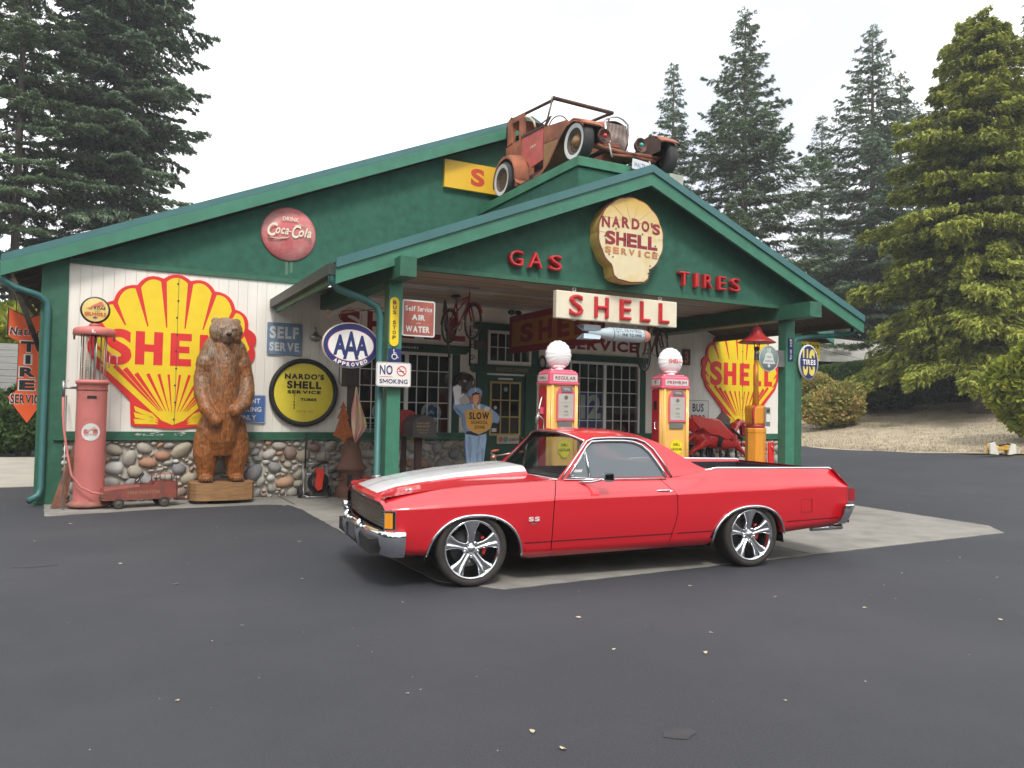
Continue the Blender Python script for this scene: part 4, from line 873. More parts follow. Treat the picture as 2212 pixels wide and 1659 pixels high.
b = B(INK)
def curved(st, x0, x1, a0, a1, var='reg'):
    V, Fs = word(st, var); xs = [p[0] for p in V]; ys = [p[1] for p in V]; A, Bm, C_, D_ = min(xs), max(xs), min(ys), max(ys); o = []
    for p in V:
        u = x0+(p[0]-A)/(Bm-A)*(x1-x0); an = R(a0+(p[1]-C_)/(D_-C_)*(a1-a0)); o.append((u, 9.86-.107*math.cos(an), 2.73+.107*math.sin(an)))
    b.add(o, Fs, False)
curved('CIVIL AIR PATROL', 6.97, 7.46, 18, 50); curved('1941 TO 1990', 7.08, 7.44, -18, 8, 'bold')
for x, an in ((7.0, 12), (7.0, -14), (7.49, 12), (7.49, -14)): b.ell((x, 9.86-.106*math.cos(R(an)), 2.73+.106*math.sin(R(an))), (.009, .004, .009), 6, 4)
b.build('lettering', t)
for x in (7.06, 7.4): b = B(GALV, True); b.tube([(x, 9.86, 2.83), (x+.015, 9.86, 2.86), (x-.01, 9.86, 2.88), (x, 9.86, 2.905)], .006, 5); b.build('hook', t)
# long banner sign reaching from wall toward the yard
t = thing('banner_sign', 'dark orange and red lettered board hung edge-on from the wall to the portico beam', 'sign', (6.97, 11.7, 2.63)); BO = mat('banner_orange', (.42, .15, .02), .5, var=.1)
b = B(DKRED); b.box(6.955, 6.985, 10.1, 13.3, 2.62, 3.34); b.build('panel', t); b = B(BO); b.add([(6.953, 10.25, 2.74), (6.953, 13.18, 2.74), (6.953, 13.18, 3.22), (6.953, 10.25, 3.22)], [(0, 1, 2, 3)], False); b.build('orange_field', t)
b = B(DKRED)
V_ = [('S', 12.85, 12.35), ('H', 12.15, 11.68), ('E', 11.5, 11.1), ('L', 10.95, 10.6), ('L', 10.48, 10.2)]
for ch, ya, yb in V_:
    V, Fs = word(ch, 'heavy'); xs = [p[0] for p in V]; ys = [p[1] for p in V]; a, c, e, f = min(xs), max(xs), min(ys), max(ys)
    b.add([(6.951, ya+(p[0]-a)/(c-a)*(yb-ya), 2.8+(p[1]-e)/(f-e)*.36) for p in V], Fs, False)
b.build('lettering', t)
for y in (10.3, 11.8, 13.1): b = B(STEEL); b.tube([(6.97, y, 3.34), (6.97, y, 3.5)], .006, 4); b.build('hanger', t)
# AAA oval on scroll bracket
t = thing('oval_sign', 'white and navy oval APPROVED sign hanging from a scroll bracket by the left post', 'sign', (2.87, 10.0, 2.05)); c = (2.87, 10.0, 2.335)
def oval(b, rx, rz, y, n=48, th=0):
    b.add([(c[0], y, c[2])]+[(c[0]+rx*math.cos(2*PI*k/n), y, c[2]+rz*math.sin(2*PI*k/n)) for k in range(n)], [(0, 1+k, 1+(k+1) % n) for k in range(n)], False)
b = B(mat('worn_oval_rim', (.6, .48, .4), .5), True); b.lathe([(0, -.02), (1, -.02), (1.02, 0), (1, .02), (0, .02)], (0, 0, 0), 'y', 48); b.v = [(c[0]+x*.375, c[1]+y, c[2]+z*.298) for x, y, z in b.v]; b.build('panel', t)
b = B(NAVY); oval(b, .365, .288, 9.977); b.build('navy_field', t); b = B(mat('pink_line', (.6, .12, .25), .5)); oval(b, .31, .212, 9.9755); b.build('pink_line', t); b = B(WHITE); oval(b, .303, .205, 9.974); b.build('white_field', t)
b = B(NAVY)
for x0, x1, z0, z1 in ((2.635, 2.81, 2.2, 2.47), (2.765, 2.975, 2.15, 2.52), (2.93, 3.105, 2.2, 2.47)): b.text('A', x0, x1, z0, z1, -(9.972 if x0 != 2.765 else 9.9705), 'heavy' if x0 != 2.765 else 'bold')
b.build('lettering', t)
b = B(WHITE)
for i, ch in enumerate('APPROVED'):
    a = R(-127+i*74/7); x = c[0]+.333*math.cos(a); z = c[2]+.252*math.sin(a); b.M = Matrix.Translation((x, 0, z)) @ Matrix.Rotation(-(a+PI/2)*.8, 4, 'Y'); b.text(ch, -.023, .023, -.026, .026, -9.974, 'heavy')
b.M = Matrix.Identity(4); b.build('small_lettering', t)
IRON = mat('rusty_wire', (.22, .13, .08), .7, .3, var=.3)
b = B(IRON, True); b.tube([(3.3, 9.95, 2.86), (2.58, 9.98, 2.72)], .006, 6); b.tube([(3.25, 9.95, 2.78), (2.95, 9.97, 2.83), (2.75, 9.98, 2.76)], .005, 6)
def scroll(x, y, z, r, s): b.tube([(x+s*r*(1-k/22)*math.cos(k*.5), y, z+r*(1-k/22)*math.sin(k*.5)) for k in range(18)], .005, 5)
scroll(2.56, 9.98, 2.755, .035, 1); scroll(2.56, 9.98, 2.685, .035, -1); scroll(2.84, 9.98, 2.79, .045, 1)
for x in (2.72, 3.0): b.tube([(x, 9.98, 2.75), (x, 9.99, 2.6)], .004, 5)
b.build('bracket', t)
# post signs
t = thing('bus_stop_strip', 'tall yellow pill-shaped BUS STOP strip on the left portico post', 'sign', (3.385, 9.78, 2.33)); b = B(YEL)
P = [(3.385+.062*math.cos(R(a)), 2.93+.062*math.sin(R(a))) for a in range(0, 181, 20)]+[(3.385+.062*math.cos(R(a)), 2.4+.062*math.sin(R(a))) for a in range(180, 361, 20)]; b.prism(P, 9.762, 9.775, 'xzy'); b.build('panel', t)
b = B(INK); 
for i, ch in enumerate('BUS STOP'):
    if ch != ' ': z = 2.895-i*.0665; b.text(ch, 3.362, 3.408, z, z+.05, -9.759, 'bold')
b.build('lettering', t)
t = plate('wheelchair_sign', 'small dark blue wheelchair symbol plate on the left portico post', 3.315, 3.49, 2.135, 2.31, 9.775, NAVY, r=.01)
b = B(WHITE, True); b.torus((3.395, 9.76, 2.2), .034, .006, 'y', 18, 5); b.ell((3.385, 9.76, 2.285), (.011, .004, .011), 8, 4); b.tube([(3.385, 9.76, 2.27), (3.39, 9.76, 2.225), (3.425, 9.76, 2.225), (3.44, 9.76, 2.185), (3.455, 9.76, 2.19)], .006, 5); b.tube([(3.387, 9.76, 2.25), (3.42, 9.76, 2.25)], .005, 5); b.build('symbol', t)
t = plate('no_smoking_sign', 'white NO SMOKING sign with red barred circle on the left portico post', 3.13, 3.605, 1.8, 2.12, 9.70, WHITE, r=.03, edge=NAVY, ew=.004)
letters(t, NAVY, [('NO', 3.175, 3.35, 1.955, 2.08, 'bold'), ('SMOKING', 3.175, 3.56, 1.84, 1.9, 'bold')], 9.685)
b = B(RED, True); b.torus((3.475, 9.686, 2.01), .062, .006, 'y', 24, 5); b.tube([(3.43, 9.686, 2.052), (3.52, 9.686, 1.968)], .006, 5); b.build('symbol', t)
b = B(INK, True); b.tube([(3.435, 9.687, 2.005), (3.51, 9.687, 2.005)], .005, 5); b.build('cigarette', t); b = B(RED); b.box(3.175, 3.35, 9.684, 9.687, 1.928, 1.932); b.build('rule', t)
b = B(STEEL); b.box(3.3, 3.48, 9.701, 9.78, 1.9, 2.05); b.build('bracket', t)
t = plate('air_and_water_sign', 'faded red AIR and WATER sign on the right side of the left portico post', 3.505, 3.975, 2.49, 2.98, 9.81, FW, r=.03)
b = B(mat('faded_brick_red', (.36, .1, .07), .6, var=.15, dirt=(.5, .25, .2), dscale=4, damt=.4)); b.add([(3.525, 9.796, 2.51), (3.955, 9.796, 2.51), (3.955, 9.796, 2.96), (3.525, 9.796, 2.96)], [(0, 1, 2, 3)]); b.build('red_field', t)
letters(t, FW, [('Self', 3.545, 3.69, 2.83, 2.9, 'bold'), ('Service', 3.72, 3.93, 2.83, 2.9, 'bold'), ('AIR', 3.64, 3.83, 2.71, 2.785, 'heavy'), ('AND', 3.705, 3.77, 2.66, 2.68, 'reg'), ('WATER', 3.555, 3.9, 2.545, 2.63, 'heavy')], 9.794)
t = plate('bus_stop_plate', 'narrow navy BUS STOP plate on the right portico post', 10.675, 10.785, 2.48, 2.88, 9.778, NAVY, r=.004); b = B(WHITE)
for i, ch in enumerate('BUS STOP'):
    if ch != ' ': z = 2.83-i*.046; b.text(ch, 10.705, 10.755, z, z+.034, -9.765, 'heavy')
b.build('lettering', t)
# telephone sign on the right post
t = thing('telephone_sign', 'round grey enamel PUBLIC TELEPHONE bell sign on the left side of the right post', 'sign', (10.2, 9.78, 2.27)); c = (10.2, 9.78, 2.5)
GE = mat('grey_green_enamel', (.2, .26, .24), .4, var=.1); b = B(GE, True); b.lathe([(0, -.01), (.225, -.01), (.23, 0), (.225, .01), (0, .01)], c, 'y', 36); b.build('disc', t)
b = B(FW, True); b.torus((c[0], c[1]-.01, c[2]), .222, .006, 'y', 36, 4); b.build('rim', t)
b = B(FW); b.prism([(c[0]+x, c[2]+z) for x, z in ((-.15, -.09), (-.11, -.02), (-.08, .08), (-.04, .105), (.04, .105), (.08, .08), (.11, -.02), (.15, -.09))], c[1]-.014, c[1]-.01, 'xzy'); b.prism([(c[0]+.03*math.cos(k), c[2]-.125+.03*math.sin(k)) for k in [i*.8 for i in range(8)]], c[1]-.014, c[1]-.01, 'xzy')
for dx in (-.03, 0, .03): b.box(c[0]+dx-.008, c[0]+dx+.008, c[1]-.014, c[1]-.01, c[2]+.11, c[2]+.18)
b.build('bell_symbol', t); letters(t, mat('grey_print', (.14, .2, .19), .5), [('PUBLIC', 10.14, 10.26, 2.515, 2.545, 'bold'), ('TELEPHONE', 10.1, 10.3, 2.44, 2.47, 'bold')], c[1]-.0155)
b = B(STEEL); b.box(10.38, 10.62, 9.8, 9.82, 2.37, 2.66); b.build('bracket', t)
# signs on right wing, projecting
t = thing('oval_tire_sign', 'navy and yellow oval TIRES sign beyond the right post', 'sign', (15.25, 13.3, 2.4)); c = (15.2, 13.3, 2.83)
b = B(FW, True); b.lathe([(0, -.02), (1, -.02), (1.01, 0), (1, .02), (0, .02)], (0, 0, 0), 'y', 40); b.v = [(c[0]+x*.33, c[1]+y, c[2]+z*.43) for x, y, z in b.v]; b.build('panel', t)
b = B(NAVY); oval(b, .30, .40, 13.277); b.build('navy_field', t); b = B(mat('pale_yellow', (.75, .6, .12), .5)); b.text('U', 14.99, 15.17, 2.5, 3.15, -13.274, 'heavy'); b.text('S', 15.21, 15.41, 2.5, 3.15, -13.274, 'heavy'); b.build('lettering', t)
b = B(NAVY); b.box(14.93, 15.47, 13.270, 13.273, 2.73, 2.93); b.build('band', t); letters(t, WHITE, [('TIRES', 14.98, 15.42, 2.765, 2.895, 'heavy')], 13.268)
t = thing('garage_name_sign', 'yellow square garage name board behind the oval tyre sign', 'sign', (15.4, 13.5, 2.88)); b = B(YEL); b.box(14.95, 15.8, 13.46, 13.49, 2.9, 3.36); b.build('panel', t)
letters(t, INK, [("NARDO'S", 15.0, 15.76, 3.2, 3.3, 'heavy')], 13.458); letters(t, DKRED, [('SHELL', 15.02, 15.74, 3.05, 3.17, 'heavy')], 13.458); letters(t, INK, [('SERVICE', 15.02, 15.74, 2.94, 3.0)], 13.458)
b = B(IRON, True); b.tube([(14.7, 13.5, 3.42), (15.75, 13.5, 3.4)], .015, 6); b.tube([(14.7, 13.5, 3.45), (15.3, 13.48, 3.38), (15.5, 13.46, 3.3)], .012, 6); b.build('bracket', t)
b = B(STEEL); b.tube([(15.2, 13.3, 3.26), (15.2, 13.5, 3.4)], .008, 5); b.build('hanger', bpy.data.objects['oval_tire_sign'])
# bus stop sign on wall + E sign + rental sign etc
t = plate('bus_stop_sign', 'white BUS STOP sign on the cream wall behind the right petrol pump', 11.5, 12.1, 1.22, 1.83, Y0-.02, WHITE, r=.03, edge=INK, ew=.008)
letters(t, INK, [('BUS', 11.63, 11.95, 1.57, 1.75, 'bold'), ('STOP', 11.57, 11.99, 1.32, 1.5, 'bold')], Y0-.034)
t = thing('rental_office_sign', 'small carved RENTAL OFFICE board over the green door', 'sign', (7.05, Y0-.05, 2.25)); b = B(mat('carved_board', (.09, .09, .06), .7)); b.box(6.68, 7.43, Y0-.06, Y0-.042, 2.27, 2.36); b.build('panel', t); letters(t, mat('worn_gold_print', (.22, .2, .13), .6), [('RENTAL OFFICE', 6.71, 7.4, 2.285, 2.345, 'bold')], Y0-.062)
t = thing('number_sign', 'brown wooden numeral board high on the wall right of the ceiling bicycle', 'sign', (11.4, Y0, 2.6)); b = B(mat('brown_board', (.1, .06, .04), .7)); b.box(11.33, 11.54, Y0-.05, Y0-.02, 2.6, 2.95); b.build('panel', t); letters(t, mat('pale_orange_print', (.5, .2, .1), .6), [('3', 11.37, 11.48, 2.64, 2.9, 'heavy')], Y0-.052)
t = thing('name_strip', 'small dark sign strip on the beam over the left window', 'sign', (5.1, Y0, 2.6)); b = B(BLACK); b.box(4.5, 5.2, Y0-.055, Y0-.042, 2.6, 2.68); b.build('panel', t); letters(t, FW, [('ALL COUGARS', 4.52, 5.1, 2.62, 2.66, 'bold')], Y0-.057)
t = thing('door_notice', 'thin white notice strip on the door above its window', 'sign', (6.95, Y0, 2.1)); b = B(FW); b.box(6.78, 7.1, Y0-.008, Y0-.002, 2.115, 2.15); b.build('panel', t)
# posters and things inside / on the windows
t = thing('blue_number_board', 'large blue board with white number 12 behind the right window', 'sign', (9.1, Y0+.2, 1.1)); b = B(mat('royal_blue', (.06, .08, .4), .5)); b.box(8.72, 9.3, Y0+.12, Y0+.14, 1.12, 1.95); b.build('panel', t); letters(t, WHITE, [('12', 8.76, 9.27, 1.38, 1.88, 'heavy')], Y0+.117)
t = thing('window_notice', 'white notice card low in the left window', 'notice', (4.2, Y0+.1, 1.08)); b = B(FW); b.box(4.06, 4.4, Y0+.06, Y0+.07, 1.07, 1.26); b.build('panel', t); b = B(INK); b.box(4.08, 4.38, Y0+.057, Y0+.0595, 1.16, 1.24); b.build('print', t); letters(t, FW, [('MCAULIFF', 4.1, 4.36, 1.18, 1.22, 'reg')], Y0+.0565)
for i, x in enumerate((4.48, 5.42)):
    t = thing('window_sticker', ['blue and white round window sticker in the left half of the left window', 'blue and white round window sticker in the right half of the left window'][i], 'sticker', (x, Y0+.05, 1.3)); b = B(FW, True); b.lathe([(0, 0), (.2, 0)], (x, Y0+.05, 1.45), 'y', 20); b.build('disc', t); b = B(BLUE, True)
    for dx, dz in ((-.07, .06), (.07, .06), (0, -.06), (0, .1), (-.1, -.04), (.1, -.04)): b.lathe([(0, 0), (.055, 0)], (x+dx, Y0+.047, 1.45+dz), 'y', 12)
    b.build('print', t)
    t = thing('window_card', ['small blue text card low in the left half of the left window', 'small blue text card low in the right half of the left window'][i], 'notice', (x, Y0+.05, 1.06)); b = B(FW); b.box(x-.12, x+.12, Y0+.05, Y0+.055, 1.06, 1.24); b.build('panel', t); letters(t, BLUE, [('COUNTRY 81', x-.1, x+.1, 1.17, 1.22, 'bold'), ('BASEBALL', x-.1, x+.1, 1.08, 1.14, 'heavy')], Y0+.049)
t = thing('door_push_plate', 'worn cream bread-advert push plate on the door under its window', 'sign', (7.0, Y0-.03, .87)); b = B(mat('worn_cream_enamel', (.5, .42, .3), .5, var=.15)); b.bbox(6.76, 7.25, Y0-.035, Y0-.003, .87, 1.03, .01); b.build('panel', t)
b = B(mat('faded_red_print', (.5, .12, .1), .5), True); b.lathe([(0, 0), (.05, 0)], (6.84, Y0-.037, .96), 'y', 14); b.build('print', t); b = B(mat('teal_print', (.1, .25, .25), .5), True); b.lathe([(0, 0), (.055, 0)], (6.95, Y0-.037, .96), 'y', 14); b.build('print', t); letters(t, NAVY, [('SUNBEAM', 7.02, 7.23, .925, .985, 'bold', .2)], Y0-.037)
b = B(mat('starfish_sticker', (.2, .35, .33), .6), True); b.lathe([(0, 0), (.045, 0)], (6.95, Y0-.004, 1.93), 'y', 12); b.build('sticker', do)
b = B(FW); b.box(6.66, 6.76, Y0-.005, Y0-.003, 1.1, 1.17); b.build('sticker', do); b = B(FW, True); b.lathe([(0, 0), (.035, 0)], (6.73, Y0-.004, 1.57), 'y', 12); b.build('sticker', do)
# arrow-shaped National tyre sign at the far left
t = thing('arrow_tire_sign', 'orange arrow-shaped TIRE SERVICE sign hanging under the left eave', 'sign', (-1.08, 14.5, 1.17)); OR = mat('sign_orange', (.75, .11, .025), .4, var=.05)
ol = [(-1.35, 2.99), (-1.07, 2.85), (-.79, 2.99), (-.79, 2.55), (-.9, 2.47), (-.9, 1.7), (-.79, 1.59), (-1.045, 1.17), (-1.33, 1.58), (-1.2, 1.7), (-1.2, 2.47), (-1.35, 2.55)]
cxm, czm = -1.07, 2.1
b = B(INK); b.prism([(cxm+(x-cxm)*1.04, czm+(z-czm)*1.015) for x, z in ol], 14.5, 14.53, 'xzy'); b.build('dark_backing', t); b = B(OR); b.prism([(cxm+(x-cxm)*.97, czm+(z-czm)*.99) for x, z in ol], 14.488, 14.5, 'xzy'); b.build('orange_face', t)
letters(t, FW, [('National', -1.335, -.785, 2.565, 2.705, 'heavy', .12), ('T', -1.185, -.935, 2.295, 2.495, 'heavy'), ('I', -1.125, -1.005, 2.105, 2.275, 'heavy'), ('R', -1.185, -.945, 1.9, 2.08, 'heavy'), ('E', -1.185, -.945, 1.69, 1.875, 'heavy'), ('SERVICE', -1.29, -.81, 1.475, 1.645, 'heavy')], 14.486, 'white_outline')
letters(t, INK, [('National', -1.325, -.795, 2.575, 2.695, 'bold', .12), ('T', -1.17, -.95, 2.31, 2.48, 'heavy'), ('I', -1.1, -1.03, 2.12, 2.26, 'heavy'), ('R', -1.17, -.96, 1.915, 2.065, 'heavy'), ('E', -1.17, -.96, 1.705, 1.86, 'heavy'), ('SERVICE', -1.28, -.82, 1.485, 1.635, 'bold')], 14.484)
for x in (-1.25, -.9): b = B(IRON); b.tube([(x, 14.51, 2.9), (x, 14.51, 3.45)], .008, 5); b.build('hanger', t)
t = thing('blue_side_sign', 'small blue and white sign half hidden behind the downspout and arrow sign', 'sign', (-.95, 16.5, 1.9)); b = B(BLUE); b.box(-1.12, -.88, 16.5, 16.52, 1.86, 2.62); b.build('panel', t); b = B(WHITE)
for i in range(5): b.box(-1.09, -.95, 16.495, 16.5, 1.95+i*.13, 2.03+i*.13)
b.build('print', t); b = B(STEEL); b.box(-1.0, -.88, 16.52, 16.56, 0, 2.6); b.build('post', t)
# ================================================================== FORECOURT OBJECTS
PK = mat('faded_pink_red_paint', (.55, .17, .15), .55, var=.1, scale=2.5, dirt=(.42, .14, .1), dscale=3, damt=.4)
BIGGL = glass('cylinder_glass', tint=(.9, .92, .9), opaq=.06, refl=.9)
# ---- old visible-glass petrol pump at far left
gx, gy = -.13, 12.8
t = thing('visible_gas_pump', 'tall faded pink antique petrol pump with glass cylinder at the left corner of the wall', 'petrol pump', (gx, gy, 0))
b = B(mat('rusty_pink_base', (.3, .12, .09), .8, var=.25), True); b.lathe([(0, .03), (.27, .03), (.275, .07), (.23, .1), (.205, .11)], (gx, gy, 0), 'z', 28); b.build('base', t)
b = B(PK, True); b.lathe([(.205, .1), (.2, .5), (.198, 1.0), (.197, 1.68), (.2, 1.70), (.2, 1.78), (.215, 1.79), (.225, 1.815), (.215, 1.84), (.18, 1.85), (0, 1.85)], (gx, gy, 0), 'z', 32); b.build('column', t)
b = B(RUST, True); b.lathe([(.201, 1.69), (.2035, 1.70), (.201, 1.71)], (gx, gy, 0), 'z', 32); b.build('band', t)
b = B(BIGGL, True); b.lathe([(.15, 1.85), (.15, 2.5)], (gx, gy, 0), 'z', 28); b.build('glass_cylinder', t)
PINKROD = mat('pale_pink_rod', (.6, .38, .33), .5)
for k in range(8):
    a = 2*PI*k/8+.2; b = B(PINKROD if k % 2 else GALV, True); b.cyl((gx+.165*math.cos(a), gy+.165*math.sin(a), 1.84), (gx+.165*math.cos(a), gy+.165*math.sin(a), 2.52), .009, n=6); b.build('rod', t)
b = B(GALV, True); b.cyl((gx+.02, gy, 1.85), (gx+.02, gy, 2.5), .018, n=8); b.tube([(gx-.1, gy-.03, 1.87), (gx-.08, gy-.03, 2.0), (gx-.0, gy-.03, 2.1)], .006, 5); b.build('inner_pipe', t)
b = B(INK, True)
for k in range(18): b.cyl((gx-.09, gy-.1, 1.9+k*.032), (gx-.065, gy-.11, 1.9+k*.032), .003, n=4)
b.build('gauge_marks', t)
b = B(PK, True); b.lathe([(0, 2.64), (.08, 2.635), (.15, 2.62), (.25, 2.6), (.275, 2.575), (.278, 2.50), (.27, 2.495), (.1, 2.5)], (gx, gy, 0), 'z', 32); b.build('top_canopy', t)
for a in (-.35, PI+.35):
    b = B(PK, True); b.lathe([(.278, 2.50), (.27, 2.42), (.262, 2.50)], (gx, gy, 0), 'z', 4, True, a-.14, a+.14); b.build('skirt_flap', t)
b = B(WHITE); b.box(gx-.03, gx-.01, gy-.281, gy-.277, 2.52, 2.57); b.box(gx-.01, gx+.02, gy-.281, gy-.277, 2.52, 2.532); b.build('chipped_mark', t)
b = B(PK, True); b.lathe([(.05, 2.63), (.07, 2.64), (.07, 2.665), (.04, 2.67), (.04, 2.69)], (gx, gy, 0), 'z', 16); b.build('globe_collar', t)
gz = 2.87; b = B(mat('globe_rim_black', (.02, .02, .02), .4), True); b.lathe([(.17, -.05), (.192, -.045), (.197, 0), (.192, .045), (.17, .05)], (gx, gy, gz), 'y', 36); b.build('globe_rim', t)
b = B(mat('globe_lens_cream', (.75, .58, .2), .3, var=.06), True); b.lathe([(0, -.062), (.1, -.058), (.172, -.048)], (gx, gy, gz), 'y', 32); b.build('globe_lens', t)
letters(t, INK, [('ROAR', gx-.02, gx+.13, gz+.005, gz+.05, 'bold', .2), ('WITH', gx+.0, gx+.06, gz-.025, gz-.01, 'reg')], gy-.066)
letters(t, mat('orange_red_print', (.6, .1, .03), .5), [('GILMORE', gx-.135, gx+.14, gz-.085, gz-.035, 'heavy')], gy-.066)
b = B(mat('pink_lion', (.65, .18, .12), .5)); L_ = [(-.12, .02), (-.07, .03), (-.04, .06), (0, .085), (.03, .1), (.05, .12), (.08, .125), (.1, .1), (.105, .08), (.13, .085), (.1, .065), (.06, .06), (.03, .05), (-.02, .045), (-.04, .02), (-.05, -.01), (-.06, .01), (-.08, .015)]
b.add([(gx+x, gy-.067, gz+z) for x, z in L_], [tuple(range(len(L_)))], False); b.build('lion_print', t)
b = B(NAVY); b.box(gx-.005, gx+.005, gy-.066, gy-.064, gz-.13, gz-.09); b.box(gx-.03, gx+.03, gy-.066, gy-.064, gz-.115, gz-.105); b.build('small_print', t)
b = B(FW, True); V = []; n_ = 20
for k in range(n_): a = 2*PI*k/n_; V.append((.125*math.cos(a), .125*math.sin(a)))
b.add([(gx+.2005*math.sin((x+0)/.2005), gy-.2015*math.cos(x/.2005), 1.1+z) for x, z in V]+[(gx, gy-.2015, 1.1)], [(k, (k+1) % n_, n_) for k in range(n_)], True); 
b.v = [(x, y-.002, z) for x, y, z in b.v]; b.build('round_decal', t)
b = B(mat('faded_pink_print', (.6, .3, .22), .6)); b.text('GILMORE', gx-.085, gx+.085, 1.055, 1.085, -(gy-.2055), 'bold'); b.add([(gx+x*.6, gy-.2075, 1.1+z*.6) for x, z in L_], [tuple(range(len(L_)))], False); b.build('decal_print', t)
b = B(BLACK); b.box(gx-.06, gx+.06, gy-.2, gy-.197, 1.58, 1.62); b.build('nameplate', t)
b = B(STEEL, True); b.cyl((gx-.2, gy-.05, 1.73), (gx-.36, gy-.08, 1.73), .018, n=8); b.cyl((gx-.36, gy-.08, 1.6), (gx-.36, gy-.08, 1.82), .02, n=8); b.cyl((gx-.38, gy-.08, 1.82), (gx-.3, gy-.1, 1.83), .006, n=5); b.build('valve', t)
b = B(PK, True); b.tube([(gx-.36, gy-.08, 1.6), (gx-.355, gy-.1, 1.35), (gx-.33, gy-.14, 1.1), (gx-.28, gy-.2, .8), (gx-.22, gy-.26, .5), (gx-.1, gy-.3, .33), (gx+.05, gy-.32, .25), (gx+.2, gy-.33, .22)], .016, 7); b.build('hose', t)
b = B(mat('pink_handle', (.6, .3, .3), .5), True); b.tube([(gx+.2, gy-.05, 2.22), (gx+.3, gy-.07, 2.22), (gx+.31, gy-.07, 2.02)], .01, 5); b.tube([(gx+.21, gy-.05, 2.22), (gx+.2, gy-.05, 2.03)], .008, 5); b.build('crank', t)
# rusty long saws / strips leaning in the corner
t = thing('leaning_rusty_blade', 'rusty tapered metal blade leaning in the wall corner left of the pink pump', 'metal sheet', (-.45, 13.1, 0)); b = B(RUST); b.add([(-.6, 12.75, .02), (-.42, 12.8, .02), (-.28, 13.33, .95), (-.34, 13.33, .95), (-.6, 12.77, .02), (-.42, 12.82, .02), (-.28, 13.35, .95), (-.34, 13.35, .95)], [(0,1,2,3),(7,6,5,4),(0,4,5,1),(1,5,6,2),(2,6,7,3),(3,7,4,0)], False); b.build('blade', t)
t = thing('thin_pole', 'thin grey measuring pole leaning against the wall left of the pink pump', 'pole', (-.42, 12.6, 0)); b = B(STEEL, True); b.tube([(-.44, 12.6, .0), (-.47, 13.3, 1.62)], .011, 6); b.build('shaft', t)

# ---- pedal fire car
PC = thing('pedal_car', 'rusty red child pedal fire car parked between the pink pump and the bear', 'pedal car', (.5, 12.66, .008), R(9), None, world=False)
RP = mat('oxide_red_paint', (.24, .06, .045), .75, var=.2, scale=9, dirt=(.14, .06, .045), dscale=6, damt=.45)
b = B(RP, True)
def sect(x, w_, z0, z1, rr=.03): return [(x, -w_, z0), (x, -w_, z1-rr), (x, -w_+rr, z1), (x, w_-rr, z1), (x, w_, z1-rr), (x, w_, z0)]
secs = [sect(-.47, .12, .14, .27), sect(-.46, .155, .12, .29), sect(-.3, .165, .12, .31), sect(-.05, .165, .12, .33), sect(.0, .165, .12, .33)]
b.grid(secs, False); b.add(secs[0], [tuple(range(6))], False)
b.grid([[(x, -.165, .12), (x, -.165, .33 if x < .2 else .38 if x < .25 else .36)] for x in (0, .18, .22, .25, .52)], False); b.grid([[(x, .165, .12), (x, .165, .33 if x < .2 else .38 if x < .25 else .36)] for x in (0, .18, .22, .25, .52)], False)
b.box(.5, .52, -.165, .165, .12, .36); b.box(-.1, .5, -.16, .16, .12, .135); b.box(.22, .24, -.16, .16, .13, .36); b.build('body', PC)
b = B(mat('grille_bare_metal', (.3, .2, .15), .5, .6)); b.box(-.485, -.47, -.12, .12, .16, .25); b.box(-.49, -.46, -.15, .15, .125, .145); b.build('front_grille', PC)
for (x, y) in ((-.28, -.19), (.33, -.19), (-.28, .19), (.33, .19)):
    b = B(RUBBER, True); b.torus((x, y, .075), .062, .013, 'y', 22, 6); wo = b.build('wheel', PC); b = B(mat('dark_wheel_disc', (.12, .09, .07), .5, .4), True); b.lathe([(0, -.02), (.02, -.018), (.05, -.004), (.062, -.006)], (x, y, .075), 'y', 18); b.build('hub', wo)
b = B(STEEL, True); b.tube([(-.05, 0, .33), (.02, 0, .42)], .008, 5); b.build('steering_column', PC); b = B(BLACK, True)
b.M = Matrix.Translation((.02, 0, .42)) @ Matrix.Rotation(R(-50), 4, 'Y'); b.torus((0, 0, 0), .085, .008, 'z', 22, 6); b.tube([(-.08, 0, 0), (.08, 0, 0)], .006, 4); b.tube([(0, -.08, 0), (0, .08, 0)], .006, 4); b.build('steering_wheel', PC)
for y in (-.15, .15):
    b = B(RP, True); b.tube([(.22, y, .37), (.22, y, .46), (.25, y, .48), (.48, y, .48), (.5, y, .45), (.5, y, .36)], .007, 5); b.tube([(.34, y, .37), (.34, y, .48)], .006, 5); b.build('rail', PC)
b = B(RP); b.box(.06, .22, -.14, .14, .14, .2); b.build('seat', PC); letters(PC, mat('faint_gold_print', (.34, .2, .09), .7), [('FIRE FIGHTER', -.16, .28, .2, .245, 'bold')], -.167)
b = B(RP); b.box(.52, .66, -.05, .05, .1, .115); b.build('tow_plate', PC)
